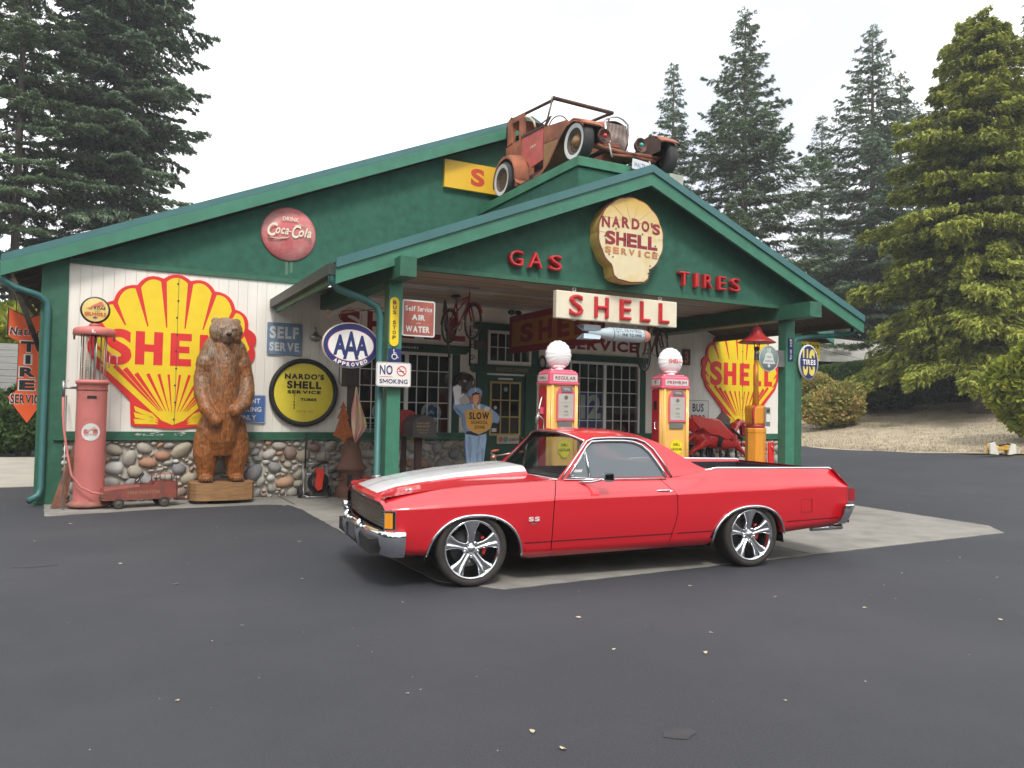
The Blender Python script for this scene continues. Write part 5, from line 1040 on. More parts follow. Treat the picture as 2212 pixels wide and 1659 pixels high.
# ---- carved bear
BEARM = bpy.data.materials.new('carved_wood_stain'); BEARM.use_nodes = True; n = BEARM.node_tree; p = n.nodes['Principled BSDF']; p.inputs['Roughness'].default_value = .5; p.inputs['Coat Weight'].default_value = .25; p.inputs['Coat Roughness'].default_value = .35
tcn = n.nodes.new('ShaderNodeTexCoord'); sx = n.nodes.new('ShaderNodeSeparateXYZ'); n.links.new(tcn.outputs['Object'], sx.inputs[0])
nn1 = n.nodes.new('ShaderNodeTexNoise'); nn1.inputs['Scale'].default_value = 4; nn1.inputs['Detail'].default_value = 5; n.links.new(tcn.outputs['Object'], nn1.inputs['Vector'])
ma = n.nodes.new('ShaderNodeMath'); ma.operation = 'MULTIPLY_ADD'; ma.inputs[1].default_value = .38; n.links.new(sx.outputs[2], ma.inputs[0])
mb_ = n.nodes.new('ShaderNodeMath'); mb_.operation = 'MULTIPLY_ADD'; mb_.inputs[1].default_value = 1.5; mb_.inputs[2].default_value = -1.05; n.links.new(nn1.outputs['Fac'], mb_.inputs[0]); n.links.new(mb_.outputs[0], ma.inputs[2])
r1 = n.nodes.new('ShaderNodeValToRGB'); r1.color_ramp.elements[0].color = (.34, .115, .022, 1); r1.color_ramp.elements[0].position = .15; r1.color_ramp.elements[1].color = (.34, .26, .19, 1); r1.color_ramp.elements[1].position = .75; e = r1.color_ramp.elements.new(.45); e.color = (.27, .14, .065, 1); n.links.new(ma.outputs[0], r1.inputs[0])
mpb = n.nodes.new('ShaderNodeMapping'); mpb.inputs['Scale'].default_value = (46, 46, 8); n.links.new(tcn.outputs['Object'], mpb.inputs[0]); nn2 = n.nodes.new('ShaderNodeTexNoise'); nn2.inputs['Scale'].default_value = 1; nn2.inputs['Detail'].default_value = 3; nn2.inputs['Distortion'].default_value = 1.2; n.links.new(mpb.outputs[0], nn2.inputs['Vector'])
mm = n.nodes.new('ShaderNodeMix'); mm.data_type = 'RGBA'; mm.blend_type = 'MULTIPLY'; mm.inputs[0].default_value = .75; r2 = n.nodes.new('ShaderNodeValToRGB'); r2.color_ramp.elements[0].position = .36; r2.color_ramp.elements[0].color = (.17, .13, .11, 1); r2.color_ramp.elements[1].position = .56; r2.color_ramp.elements[1].color = (1.0, 1.0, 1.0, 1); n.links.new(nn2.outputs['Fac'], r2.inputs[0]); n.links.new(r1.outputs[0], mm.inputs[6]); n.links.new(r2.outputs[0], mm.inputs[7]); n.links.new(mm.outputs[2], p.inputs['Base Color'])
bpn = n.nodes.new('ShaderNodeBump'); bpn.inputs['Strength'].default_value = .9; bpn.inputs['Distance'].default_value = .02; n.links.new(nn2.outputs['Fac'], bpn.inputs['Height']); n.links.new(bpn.outputs[0], p.inputs['Normal'])
def remesh(o, vox, sm=4, disp=None):
    m = o.modifiers.new('merge', 'REMESH'); m.mode = 'VOXEL'; m.voxel_size = vox; m.use_smooth_shade = True
    s = o.modifiers.new('soften', 'SMOOTH'); s.factor = .6; s.iterations = sm
    if disp:
        tx = bpy.data.textures.new('carving', 'CLOUDS'); tx.noise_scale = disp[1]; tx.noise_depth = 2; d = o.modifiers.new('carve', 'DISPLACE'); d.texture = tx; d.strength = disp[0]; d.texture_coords = 'LOCAL'
bx_, by_ = 1.68, 12.92
t = thing('carved_bear', 'large standing bear carved from brown wood, in front of the left shell sign', 'bear statue', (bx_, by_, .33), world=True)
b = B(BEARM, True); F_ = lambda x, y, z: (bx_+x*.88, by_+y, .33+z)
# torso
b.tube([F_(-.0, .02, .42), F_(0, -.0, .65), F_(0, -.03, .95), F_(0, -.04, 1.25), F_(0, -.02, 1.55), F_(0, .0, 1.8), F_(.0, .0, 2.0), F_(.0, -.02, 2.15)], [(.24, .2), (.31, .25), (.31, .27), (.29, .27), (.3, .26), (.3, .24), (.26, .21), (.22, .18)], 20)
b.ell(F_(0, -.12, 1.0), (.25, .2, .34), 16, 10); b.ell(F_(-.02, .02, 1.78), (.33, .2, .26), 16, 10)
# legs, feet
for s in (-1, 1):
    b.tube([F_(s*.1, .0, 1.1), F_(s*.17, -.0, .88), F_(s*.23, -.0, .66), F_(s*.26, -.02, .4), F_(s*.25, -.02, .2), F_(s*.25, -.01, .07)], [(.1, .1), (.17, .18), (.195, .21), (.17, .19), (.13, .14), (.12, .13)], 14); b.ell(F_(s*.22, -.0, .72), (.19, .21, .36), 14, 8)
    b.ell(F_(s*.26, -.12, .05), (.115, .18, .06), 12, 8)
# arms
b.ell(F_(0, .0, 1.98), (.32, .22, .26), 18, 10)
for s in (-1, 1): b.ell(F_(s*.3, .0, 1.82), (.155, .16, .22), 14, 8); b.tube([F_(s*.1, 0, 2.25), F_(s*.22, 0, 2.08), F_(s*.3, 0, 1.9)], [.12, .14, .13], 12)
b.tube([F_(-.3, -.0, 1.85), F_(-.37, -.03, 1.6), F_(-.37, -.12, 1.35), F_(-.29, -.25, 1.12), F_(-.17, -.32, .98)], [.13, .12, .115, .11, .09], 14); b.ell(F_(-.15, -.33, .95), (.1, .09, .1), 12, 8)
b.tube([F_(.32, -.0, 1.85), F_(.38, -.05, 1.6), F_(.39, -.16, 1.38), F_(.31, -.28, 1.2), F_(.21, -.32, 1.14)], [.13, .12, .115, .11, .09], 14); b.ell(F_(.18, -.33, 1.1), (.1, .09, .1), 12, 8)
# neck ruff and head
b.ell(F_(.01, -.0, 2.08), (.27, .22, .26), 16, 10); b.ell(F_(.01, -.06, 2.35), (.255, .22, .22), 18, 12); b.ell(F_(-.11, -.12, 2.26), (.12, .11, .11), 12, 8); b.ell(F_(.13, -.12, 2.26), (.12, .11, .11), 12, 8)
b.tube([F_(.015, -.16, 2.29), F_(.015, -.3, 2.26), F_(.015, -.345, 2.25)], [(.1, .095), (.075, .07), (.055, .05)], 14); b.ell(F_(.015, -.24, 2.19), (.07, .1, .04), 12, 8); b.ell(F_(-.08, -.22, 2.38), (.06, .06, .035)); b.ell(F_(.11, -.22, 2.38), (.06, .06, .035))
for s in (-1, 1): b.ell(F_(.01+s*.175, -.03, 2.5), (.07, .045, .07), 12, 8)
bo = b.build('body', t); remesh(bo, .014, 2, (.014, .05))
b = B(mat('bear_black', (.015, .013, .012), .35), True); b.ell(F_(.015, -.385, 2.285), (.042, .03, .03), 12, 8); b.build('nose', t)
for s in (-1, 1): b = B(mat('bear_black', 0), True); b.ell(F_(.015+s*.075, -.262, 2.35), (.016, .012, .011), 8, 6); b.build('eye', t)
b = B(mat('bear_black', 0), True); b.tube([F_(-.03, -.345, 2.19), F_(.015, -.36, 2.205), F_(.06, -.345, 2.19)], .005, 5); b.build('mouth', t)
for s in (-1, 1):
    for k in range(4): b = B(mat('bear_claw', (.08, .06, .05), .5), True); b.tube([F_(s*.26-.075+k*.05, -.27, .06), F_(s*.26-.08+k*.052, -.33, .025)], [.014, .005], 6); b.build('claw', t)
for px, pz in ((-.15, .93), (.18, 1.08)):
    for k in range(4): b = B(mat('bear_claw', 0), True); b.tube([F_(px-.055+k*.035, -.375, pz-.02), F_(px-.055+k*.035, -.385, pz-.075)], [.012, .004], 6); b.build('claw', t)
b = B(mat('split_crack', (.03, .015, .01), .9), True); b.tube([F_(.02, -.262, 1.98), F_(.01, -.285, 1.8), F_(.015, -.3, 1.55), F_(.0, -.325, 1.3)], [.003, .006, .005, .002], 4); b.build('crack', t)
t = thing('bear_plinth', 'rough split log block under the carved bear', 'log base', (1.69, 12.92, .04)); WD = mat('pale_split_wood', (.28, .15, .06), .8, var=.25, scale=5, stretch=(1, 1, 8), bump=.3, bscale=20, dirt=(.16, .1, .06), dscale=4, damt=.4)
b = B(WD); P = [(1.23, 12.72), (1.3, 12.62), (1.5, 12.58), (1.75, 12.57), (2.0, 12.6), (2.12, 12.64), (2.17, 12.8), (2.15, 13.15), (1.9, 13.28), (1.4, 13.28), (1.22, 13.1)]; b.prism(P, .06, .325, 'xyz'); b.build('log', t)
for x in (1.32, 1.95): b = B(mat('dark_block', (.07, .06, .05), .9)); b.box(x, x+.16, 12.68, 13.15, .007, .059); b.build('foot_block', t)
# ---- hose-reel pressure washer / cart
t = thing('pressure_washer', 'small red and black pressure washer with upright handle by the stone wall', 'pressure washer', (3.2, 13.1, .007)); HX = 3.2
b = B(BLACK, True); b.lathe([(.1, -.06), (.15, -.06), (.16, -.03), (.16, .03), (.15, .06), (.1, .06)], (HX+.02, 13.0, .27), 'y', 26); b.build('hose_reel', t)
b = B(BLACK, True)
for k in range(4): b.torus((HX+.02, 12.93+k*.03, .27), .165, .014, 'y', 26, 6)
b.build('hose', t)
b = B(mat('washer_red', (.62, .04, .02), .35), False); b.prism([(HX-.05, .5), (HX+.09, .5), (HX+.1, .4), (HX+.07, .16), (HX-.0, .13), (HX-.04, .2), (HX-.02, .4)], 12.86, 12.93, 'xzy'); b.build('cover', t)
b = B(STEEL, True)
for s in (-.2, .2): b.tube([(HX+s, 13.1, .62), (HX+s, 13.05, .3), (HX+s, 13.0, .05), (HX+s*.7, 12.85, .03)], .012, 6)
b.tube([(HX-.2, 13.1, .56), (HX+.2, 13.1, .56)], .014, 6); b.tube([(HX-.2, 12.88, .03), (HX+.2, 12.88, .03)], .012, 6); b.tube([(HX+.18, 13.12, .6), (HX+.17, 13.12, .95)], .008, 6); b.tube([(HX-.1, 13.12, .6), (HX-.1, 13.12, .95), (HX-.02, 13.12, .98)], .008, 6); b.build('frame', t)
b = B(BLACK, True); b.tube([(HX-.17, 13.05, .5), (HX-.165, 13.08, .8), (HX-.16, 13.1, 1.06)], [.016, .014, .02], 8); b.build('lance', t)
for s in (-.25, .23): b = B(RUBBER, True); b.lathe([(.03, -.025), (.09, -.025), (.1, -.01), (.1, .01), (.09, .025), (.03, .025)], (HX+s, 13.05, .1), 'x', 20); b.build('wheel', t)
b = B(STEEL); b.bbox(HX-.17, HX-.03, 12.95, 13.1, .1, .42, .02); b.build('engine', t); b = B(BLACK, True); b.tube([(HX-.1, 12.9, .5), (HX-.03, 12.88, .55), (HX+.1, 12.9, .6), (HX+.2, 13.0, .58)], .02, 6); b.build('coiled_cable', t)
# ---- rusty chimney stove
t = thing('rusty_stove', 'rusty cast iron bell-shaped outdoor stove beside the left post', 'stove', (3.8, 12.95, 0)); c = (3.78, 12.95, 0)
RI = mat('brown_cast_iron', (.16, .075, .05), .8, var=.2, scale=5, bump=.2, dirt=(.1, .05, .035), dscale=4, damt=.4)
b = B(RI, True); b.lathe([(.26, .01), (.26, .12), (.235, .16), (.2, .19), (.2, .42), (.25, .46), (.265, .48), (.26, .51), (.22, .55), (.17, .66), (.14, .85), (.12, 1.1)], c, 'z', 28); b.build('body', t)
b = B(mat('dark_iron_pipe', (.06, .04, .035), .8), True); b.lathe([(.1, 1.1), (.1, 2.2)], c, 'z', 16); b.build('flue', t); b = B(BLACK); b.box(3.66, 3.74, 12.74, 12.77, .2, .4); b.build('door_opening', t)
b = B(RI, True); b.tube([(3.6, 12.8, .32), (3.5, 12.78, .32), (3.48, 12.78, .3)], .018, 6); b.tube([(3.58, 12.9, .55), (3.62, 12.78, .5)], .014, 6); b.build('handle', t)
b = B(mat('dark_steel_box', (.05, .035, .03), .6)); b.bbox(3.6, 3.86, 12.85, 13.05, 1.88, 2.2, .02); b.build('hopper', t)
b = B(BLACK, True); b.tube([(3.52, 12.9, 2.2), (3.52, 12.9, 1.95), (3.57, 12.9, 1.88), (3.9, 12.9, 1.88), (3.95, 12.9, 1.95), (3.94, 12.9, 2.15)], .008, 5); b.build('wire_rack', t)
t = thing('metal_tree', 'rusty sheet-metal Christmas tree cutout hanging by the stove', 'tree ornament', (3.55, 12.7, .95)); TP = [(0, .62), (.06, .5), (.035, .5), (.11, .33), (.07, .33), (.16, .1), (.19, .04), (.06, 0), (.05, -.06), (-.02, -.05), (-.03, 0), (-.17, .05), (-.13, .12), (-.06, .33), (-.1, .33), (-.03, .5), (-.06, .5)]
b = B(mat('orange_rust', (.34, .1, .03), .85, var=.35, scale=18, dirt=(.15, .05, .02), dscale=22, damt=.35)); b.prism([(3.55+x, 1.0+z) for x, z in TP], 12.7, 12.705, 'xzy'); b.build('cutout', t)
b = B(RED, True); b.ell((3.42, 12.69, 1.06), (.015, .01, .015), 8, 5); b.build('ornament', t)
t = thing('hanging_flag', 'pink and yellow cloth hanging limp beside the metal tree', 'flag', (3.8, 12.65, .95)); rows = []
for j in range(17):
    f = j/16; le = (0, -.02, -.035, -.05, -.055, -.05, -.045, -.03, -.005); ri = (.02, .05, .085, .12, .155, .19, .2, .12, .035); k_ = min(7, int(f*8)); g_ = f*8-k_; lx = le[k_]+(le[k_+1]-le[k_])*g_; rx_ = ri[k_]+(ri[k_+1]-ri[k_])*g_; rows.append([(3.74+lx+(rx_-lx)*(u+1)/2, 12.66+.04*math.sin(u*7+f*4)*min(1, f*3), 1.87-f*.93+abs(u)*.03*f) for u in [i/8-1 for i in range(17)]])
FL = bpy.data.materials.new('tie_dyed_cloth'); FL.use_nodes = True; n = FL.node_tree; p = n.nodes['Principled BSDF']; p.inputs['Roughness'].default_value = .8; tcn = n.nodes.new('ShaderNodeTexCoord'); mpn = n.nodes.new('ShaderNodeMapping'); mpn.inputs['Scale'].default_value = (7, 3, 2); mpn.inputs['Rotation'].default_value = (0, .5, 0); nz1 = n.nodes.new('ShaderNodeTexNoise'); nz1.inputs['Scale'].default_value = 1.2; nz1.inputs['Detail'].default_value = 2; rr = n.nodes.new('ShaderNodeValToRGB'); n.links.new(tcn.outputs['Object'], mpn.inputs[0]); n.links.new(mpn.outputs[0], nz1.inputs['Vector']); n.links.new(nz1.outputs['Fac'], rr.inputs[0]); n.links.new(rr.outputs[0], p.inputs['Base Color'])
rr.color_ramp.elements[0].color = (.66, .33, .28, 1); rr.color_ramp.elements[0].position = .4; rr.color_ramp.elements[1].color = (.7, .66, .3, 1); rr.color_ramp.elements[1].position = .6; e = rr.color_ramp.elements.new(.5); e.color = (.7, .45, .36, 1)
b = B(FL, True); b.grid(rows); b.build('cloth', t)
t = thing('wall_lantern', 'small grey gooseneck wall lamp left of the oval sign', 'lamp', (3.2, 13.35, 2.62)); b = B(STEEL, True); b.lathe([(.02, .1), (.05, .06), (.1, .02), (.1, -.02), (.06, -.06), (0, -.08)], (3.18, 13.2, 2.7), 'z', 18); b.build('shade', t); b = B(STEEL, True); b.tube([(3.18, 13.2, 2.8), (3.18, 13.22, 2.88), (3.2, 13.38, 2.88)], .01, 6); b.tube([(3.22, 13.2, 2.68), (3.32, 13.3, 2.7)], .012, 6); b.build('arm', t)
# ---- mailbox
t = thing('mailbox', 'dark grey mailbox on a dark post right of the left portico post', 'mailbox', (4.62, 12.0, .007)); MBX = mat('dark_mailbox', (.055, .05, .05), .5, var=.1)
b = B(MBX, True); R_ = []
for y in (11.72, 12.2): R_.append([(4.62-.2, y, 1.08)]+[(4.62+.2*math.cos(a), y, 1.26+.16*math.sin(a)) for a in [PI-PI*i/10 for i in range(11)]]+[(4.82, y, 1.08)])
b.grid(R_, True); b.add(R_[0], [tuple(range(13))], False); b.add(R_[1], [tuple(range(13))], False); b.box(4.4, 4.85, 11.7, 12.2, 1.06, 1.085); b.build('box', t)
b = B(mat('mailbox_post', (.05, .025, .02), .7)); b.box(4.565, 4.67, 11.95, 12.05, .0, 1.06); b.build('post', t)
letters(t, GOLD, [('PLANT & DEER', 4.48, 4.7, 1.27, 1.3), ('BARNACRE', 4.48, 4.7, 1.22, 1.25), ('DOOR 81 AVE', 4.49, 4.68, 1.165, 1.19, 'reg'), ('BOTHELL WA', 4.52, 4.66, 1.12, 1.145, 'reg')], 11.718)
t = thing('red_parcel_box', 'smaller dark red rounded box behind the mailbox', 'box', (4.55, 12.25, 1.1)); b = B(DKRED, True); R_ = [[(4.5+.17*math.cos(a), y, 1.38+.12*math.sin(a)) for a in [PI-PI*i/8 for i in range(9)]] for y in (12.22, 12.5)]; b.grid(R_); b.add(R_[0], [tuple(range(9))], False); b.box(4.33, 4.67, 12.22, 12.5, 1.1, 1.38); b.build('box', t); b = B(mat('mailbox_post', 0)); b.box(4.45, 4.53, 12.3, 12.38, 0, 1.1); b.build('post', t)
t = thing('electric_meter', 'grey blue electric meter box beside the mailbox', 'meter box', (4.35, 12.9, 1.05)); b = B(mat('grey_blue_metal', (.12, .14, .18), .5)); b.bbox(4.3, 4.55, 13.28, 13.38, 1.0, 1.38, .01); b.build('box', t)
t = thing('broom_stick', 'thin yellow wooden stick leaning on the stone wall behind the mailbox', 'stick', (5.1, 13.0, 0)); b = B(mat('yellow_wood', (.4, .24, .08), .6), True); b.tube([(4.95, 13.25, 1.0), (5.4, 12.9, .01)], .013, 6); b.build('shaft', t)
# ---- policeman cutout
t = thing('policeman_sign', 'painted cutout of a blue-uniformed policeman holding a SLOW SCHOOL ZONE shield, right hand raised', 'cutout sign', (5.7, 12.2, .007))
def pq(x, y): return (5.21+x*.001126-(y)*(-.000024), 2.09-y*.00099+x*.00003)
def layer(name, m, pts, k, th=None):
    b = B(m); q = [pq(*p) for p in pts]
    if th: b.prism(q, 12.2-.002*k, 12.2+th, 'xzy')
    else: b.add([(x, 12.2-.0022*k, z) for x, z in q], [tuple(range(len(q)))], False)
    return b.build(name, t)
COAT = mat('painted_uniform_blue', (.25, .36, .52), .45, var=.06); TRO = mat('painted_trouser_blue', (.36, .52, .72), .45); DKB = mat('painted_shadow_blue', (.14, .22, .4), .45); SKIN = mat('painted_skin', (.72, .45, .3), .45); GLV = mat('painted_white_glove', (.72, .73, .75), .45); ORG_H = mat('painted_orange_hair', (.62, .14, .03), .45)
sil = [(300, 500), (210, 490), (190, 380), (215, 390), (275, 330), (270, 300), (235, 300), (222, 330), (220, 190), (200, 160), (170, 150), (140, 155), (110, 170), (80, 190), (78, 230), (100, 380), (105, 440), (85, 510), (90, 560), (150, 660), (235, 730), (240, 860), (280, 960), (285, 1020), (270, 1200), (300, 1500), (320, 2080), (580, 2080), (600, 1500), (650, 1100), (640, 960), (740, 850), (760, 820), (850, 840), (890, 750), (850, 670), (760, 590), (700, 540), (650, 515), (540, 480), (545, 400), (580, 330), (570, 250), (520, 205), (450, 190), (380, 205), (325, 270), (325, 340), (360, 400), (380, 460)]
layer('board', DKB, sil, 0, .02)
layer('coat', COAT, [(300, 505), (390, 480), (540, 490), (640, 520), (700, 545), (760, 600), (845, 675), (880, 750), (845, 830), (760, 810), (735, 850), (640, 955), (640, 1020), (290, 1020), (245, 860), (240, 725), (155, 655), (95, 560), (90, 515), (205, 495)], 1)
layer('coat_shade', DKB, [(110, 570), (170, 640), (250, 710), (255, 860), (290, 960), (270, 700), (200, 600), (120, 530)], 2)
layer('raised_glove', GLV, [(110, 500), (205, 495), (190, 375), (215, 385), (268, 325), (265, 305), (238, 305), (222, 335), (218, 195), (200, 165), (185, 180), (172, 155), (142, 160), (135, 180), (110, 175), (85, 195), (82, 230), (105, 380), (108, 440)], 2)
layer('trousers', TRO, [(285, 1020), (640, 1000), (645, 1100), (598, 1500), (578, 2075), (470, 2075), (462, 1500), (440, 2075), (325, 2075), (305, 1500), (290, 1250)], 2)
for q in ([(330, 1040), (380, 1060), (395, 1280), (375, 1500), (350, 1480), (325, 1250)], [(500, 1050), (485, 1300), (520, 1200), (540, 1060)], [(470, 1330), (500, 1350), (495, 2070), (470, 2070)], [(560, 1250), (600, 1300), (580, 1700), (555, 1900), (560, 1500)]): layer('trouser_fold', COAT, q, 3)
layer('hair', ORG_H, [(365, 380), (380, 345), (440, 320), (520, 310), (550, 350), (548, 420), (530, 470), (400, 470), (375, 430)], 2)
layer('face', SKIN, [(425, 335), (505, 330), (515, 400), (500, 450), (475, 480), (500, 530), (490, 580), (440, 560), (425, 500), (430, 470), (415, 410)], 3)
layer('cap', COAT, [(330, 290), (360, 240), (450, 200), (530, 220), (570, 265), (560, 320), (520, 310), (450, 310), (370, 355), (335, 345)], 4)
layer('cap_peak', INK, [(390, 335), (400, 310), (460, 280), (530, 295), (525, 315), (450, 312), (400, 345)], 5)
layer('cap_badge', GLV, [(445, 215), (470, 220), (475, 262), (455, 275), (440, 258)], 5)
layer('collar', GLV, [(400, 500), (430, 490), (480, 570), (520, 490), (545, 505), (540, 580), (420, 580)], 3); layer('belt', INK, [(300, 965), (640, 960), (640, 1010), (490, 1050), (300, 1010)], 3)
layer('shield_rim', mat('shield_rim_paint', (.55, .45, .35), .5), [(270, 605), (380, 585), (480, 568), (600, 590), (748, 610), (745, 800), (722, 910), (640, 970), (515, 1025), (400, 975), (310, 910), (290, 800)], 5)
layer('shield', mat('shield_orange', (.75, .38, .06), .45, var=.04), [(282, 615), (385, 598), (482, 580), (600, 602), (736, 622), (733, 800), (712, 900), (635, 958), (515, 1012), (405, 962), (322, 900), (302, 800)], 6)
layer('hand', GLV, [(600, 560), (630, 530), (690, 545), (705, 580), (680, 600), (650, 620), (610, 600)], 7)
b = B(INK)
for st, x0, x1, y0_, y1_, v_ in (('SLOW', 345, 690, 755, 640, 'heavy'), ('SCHOOL', 378, 665, 836, 788, 'bold'), ('ZONE', 435, 612, 918, 872, 'bold')): q0 = pq(x0, y0_); q1 = pq(x1, y1_); b.text(st, q0[0], q1[0], q0[1], q1[1], -(12.2-.016), v_)
b.build('lettering', t)
b = B(mat('painted_brow', (.2, .07, .04), .5)); 
for x in (437, 485): q0 = pq(x-10, 392); q1 = pq(x+10, 388); b.box(q0[0], q1[0], 12.19, 12.1915, q0[1], q1[1])
b.build('eye', t); b = B(RED); q0 = pq(447, 436); q1 = pq(478, 430); b.box(q0[0], q1[0], 12.19, 12.1915, q0[1], q1[1]); b.build('mouth', t)
b = B(mat('dark_plank', (.08, .06, .05), .8)); b.box(5.62, 5.7, 12.23, 12.6, .0, .04); b.box(5.64, 5.68, 12.222, 12.26, .0, 1.2); b.build('stand', t)
# ---- big bell / siren horn on the wall, wreath, scroll iron
t = thing('round_siren_lamp', 'large round dark glass dome lamp on the wall behind the policeman', 'lamp', (6.0, 13.3, 1.83)); b = B(mat('dark_glass_dome', (.05, .035, .03), .08, coat=1), True); b.ell((6.0, 13.2, 2.02), (.19, .14, .19), 24, 14); b.build('dome', t); b = B(BLACK, True); b.torus((6.0, 13.3, 2.02), .19, .02, 'y', 28, 6); b.build('rim', t)
t = thing('wreath', 'small dark oval wreath on the green trim right of the transom window', 'wreath', (7.72, 13.33, 2.34)); b = B(BLACK, True); b.M = Matrix.Translation((7.72, 13.32, 2.48)) @ Matrix.Diagonal((.7, 1, 1.2, 1)); b.torus((0, 0, 0), .1, .025, 'y', 20, 6); b.M = Matrix.Identity(4); b.build('ring', t)
t = thing('scroll_bracket', 'dark wrought iron scroll bracket with a small dark sign beside the transom window', 'bracket', (6.15, 13.3, 2.35)); b = B(BLACK, True); b.tube([(6.12, 13.3, 2.35), (6.12, 13.3, 3.1), (6.3, 13.15, 3.15)], .018, 6)
for z0_, r_q in ((2.5, .06), (2.72, .05), (2.95, .07)): b.tube([(6.16+r_q*(1-k/18)*math.cos(k*.5), 13.28, z0_+r_q*(1-k/18)*math.sin(k*.5)) for k in range(16)], .008, 5)
b.build('ironwork', t); b = B(mat('old_dark_sign', (.07, .065, .06), .7)); b.box(6.16, 6.42, 13.2, 13.22, 2.66, 2.84); b.build('sign_panel', t)
t = thing('spotlight', 'small black twin spotlight under the ceiling near the banner', 'lamp', (7.02, 13.25, 3.36)); b = B(BLACK, True); b.ell((6.95, 13.22, 3.42), (.07, .07, .05)); b.ell((7.1, 13.22, 3.42), (.07, .07, .05)); b.cyl((7.02, 13.3, 3.42), (7.02, 13.38, 3.42), .03); b.build('lamp_heads', t)
t = thing('hand_pump_tube', 'long dark metal tube hanging down beside the left ceiling bicycle', 'tube', (5.45, 12.9, 2.5)); b = B(mat('tube_grey', (.12, .11, .1), .5, .6), True); b.tube([(5.44, 12.95, 3.5), (5.45, 12.95, 3.3), (5.47, 12.9, 2.95)], [.02, .05, .045], 8); b.tube([(5.47, 12.9, 2.95), (5.53, 12.9, 2.45)], [.03, .025], 8); b.build('tube', t)

# ---- ceiling bicycles
def bicycle(name, label, loc, rot, fc, sc=1.0, tilt=0):
    t = thing(name, label, 'bicycle', loc, 0, None, world=False); t.rotation_euler = rot; t.scale = (sc,)*3
    FC = mat(fc[0], fc[1], .5, var=.15, dirt=(.1, .05, .03), dscale=8, damt=.35)
    for x in (-.52, .52):
        b = B(RUBBER, True); b.torus((x, 0, .33), .32, .022, 'y', 36, 6); w_ = b.build('wheel', t); b = B(STEEL, True); b.torus((x, 0, .33), .295, .012, 'y', 36, 4); b.cyl((x, -.04, .33), (x, .04, .33), .02, n=8)
        for k in range(18): a = 2*PI*k/18; b.tube([(x, .02*(1 if k % 2 else -1), .33), (x+.29*math.cos(a), 0, .33+.29*math.sin(a))], .0028, 3, False)
        b.build('rim', w_)
    b = B(FC, True)
    for p_, q_ in (((-.52, 0, .33), (-.12, 0, .3)), ((-.52, 0, .33), (-.2, 0, .78)), ((-.12, 0, .3), (-.22, 0, .86)), ((-.12, 0, .3), (.36, 0, .74)), ((-.2, 0, .78), (.35, 0, .82)), ((.34, 0, .68), (.35, 0, .9)), ((.35, .03, .7), (.52, .03, .33)), ((.35, -.03, .7), (.52, -.03, .33))): b.tube([p_, q_], .017, 7)
    b.tube([(-.15, 0, .6), (.1, 0, .72), (.34, 0, .78)], .015, 6); b.build('frame', t)
    b = B(BLACK, True); b.ell((-.25, 0, .9), (.14, .09, .035), 14, 6); b.build('saddle', t)
    b = B(STEEL, True); b.tube([(.35, 0, .9), (.37, 0, .98), (.33, .2, 1.0), (.2, .3, .97)], .011, 6); b.tube([(.37, 0, .98), (.33, -.2, 1.0), (.2, -.3, .97)], .011, 6); b.build('handlebar', t)
    b = B(FC, True)
    for x in (-.52, .52): b.lathe([(.36, -.03), (.37, 0), (.36, .03)], (x, 0, .33), 'y', 16, True, R(20), R(170))
    b.build('mudguard', t); b = B(STEEL, True); b.torus((-.12, .04, .3), .09, .01, 'y', 20, 4); b.tube([(-.12, -.1, .22), (-.12, .1, .38)], .009, 5); b.build('crank', t)
    return t
bicycle('bicycle', 'old red bicycle hung end-on under the portico ceiling near the door', (5.16, 11.6, 2.64), (0, 0, R(-88)), ('bike_red', (.3, .03, .03)), .85)
bicycle('bicycle', 'rusty motorised bicycle hung under the portico ceiling near the right petrol pump', (9.55, 12.1, 2.42), (0, R(-12), R(32)), ('bike_rust', (.13, .05, .035)), 1.0)
# bicycle standing behind the coupe: only handlebar area shows
def cruiser():
    t = thing('cruiser_bicycle', 'orange-handled cruiser bicycle standing behind the red car, handlebar showing over the bonnet', 'bicycle', (5.42, 10.2, .007), R(200), None, world=False)
    GR = mat('orange_grip', (.5, .12, .06), .5); BR = mat('brass_chrome', (.55, .45, .38), .3, .8)
    for x in (-.5, .55): b = B(RUBBER, True); b.torus((x, 0, .28), .26, .022, 'y', 30, 6); b.build('wheel', t)
    b = B(GR, True)
    for p_, q_ in (((-.5, 0, .28), (0, 0, .27)), ((0, 0, .27), (-.12, 0, .62)), ((-.12, 0, .6), (.36, 0, .62)), ((0, 0, .27), (.38, 0, .58)), ((-.5, 0, .28), (-.12, 0, .6)), ((.36, 0, .55), (.39, 0, .68))): b.tube([p_, q_], .016, 6)
    b.tube([(.38, .03, .6), (.55, .03, .28)], .012, 5); b.tube([(.38, -.03, .6), (.55, -.03, .28)], .012, 5); b.build('frame', t)
    b = B(BR, True); b.tube([(.38, 0, .6), (.33, 0, .72), (.37, 0, .82), (.37, 0, .86)], .011, 7); b.tube([(.37, 0, .85), (.33, .12, .87), (.22, .22, .9), (.1, .24, .91)], .011, 6); b.tube([(.37, 0, .85), (.33, -.12, .87), (.22, -.22, .9), (.1, -.24, .91)], .011, 6); b.build('handlebar', t)
    for s in (-1, 1): b = B(GR, True); b.tube([(.2, s*.225, .9), (.04, s*.25, .91)], .018, 8); b.build('grip', t)
    b = B(mat('copper_horn', (.6, .3, .22), .3, .7), True); b.tube([(.38, .06, .86), (.5, .1, .84), (.54, .11, .83)], [.01, .015, .04], 10); b.build('horn', t); b = B(BLACK, True); b.ell((-.14, 0, .68), (.12, .08, .03), 12, 6); b.build('saddle', t)
cruiser()

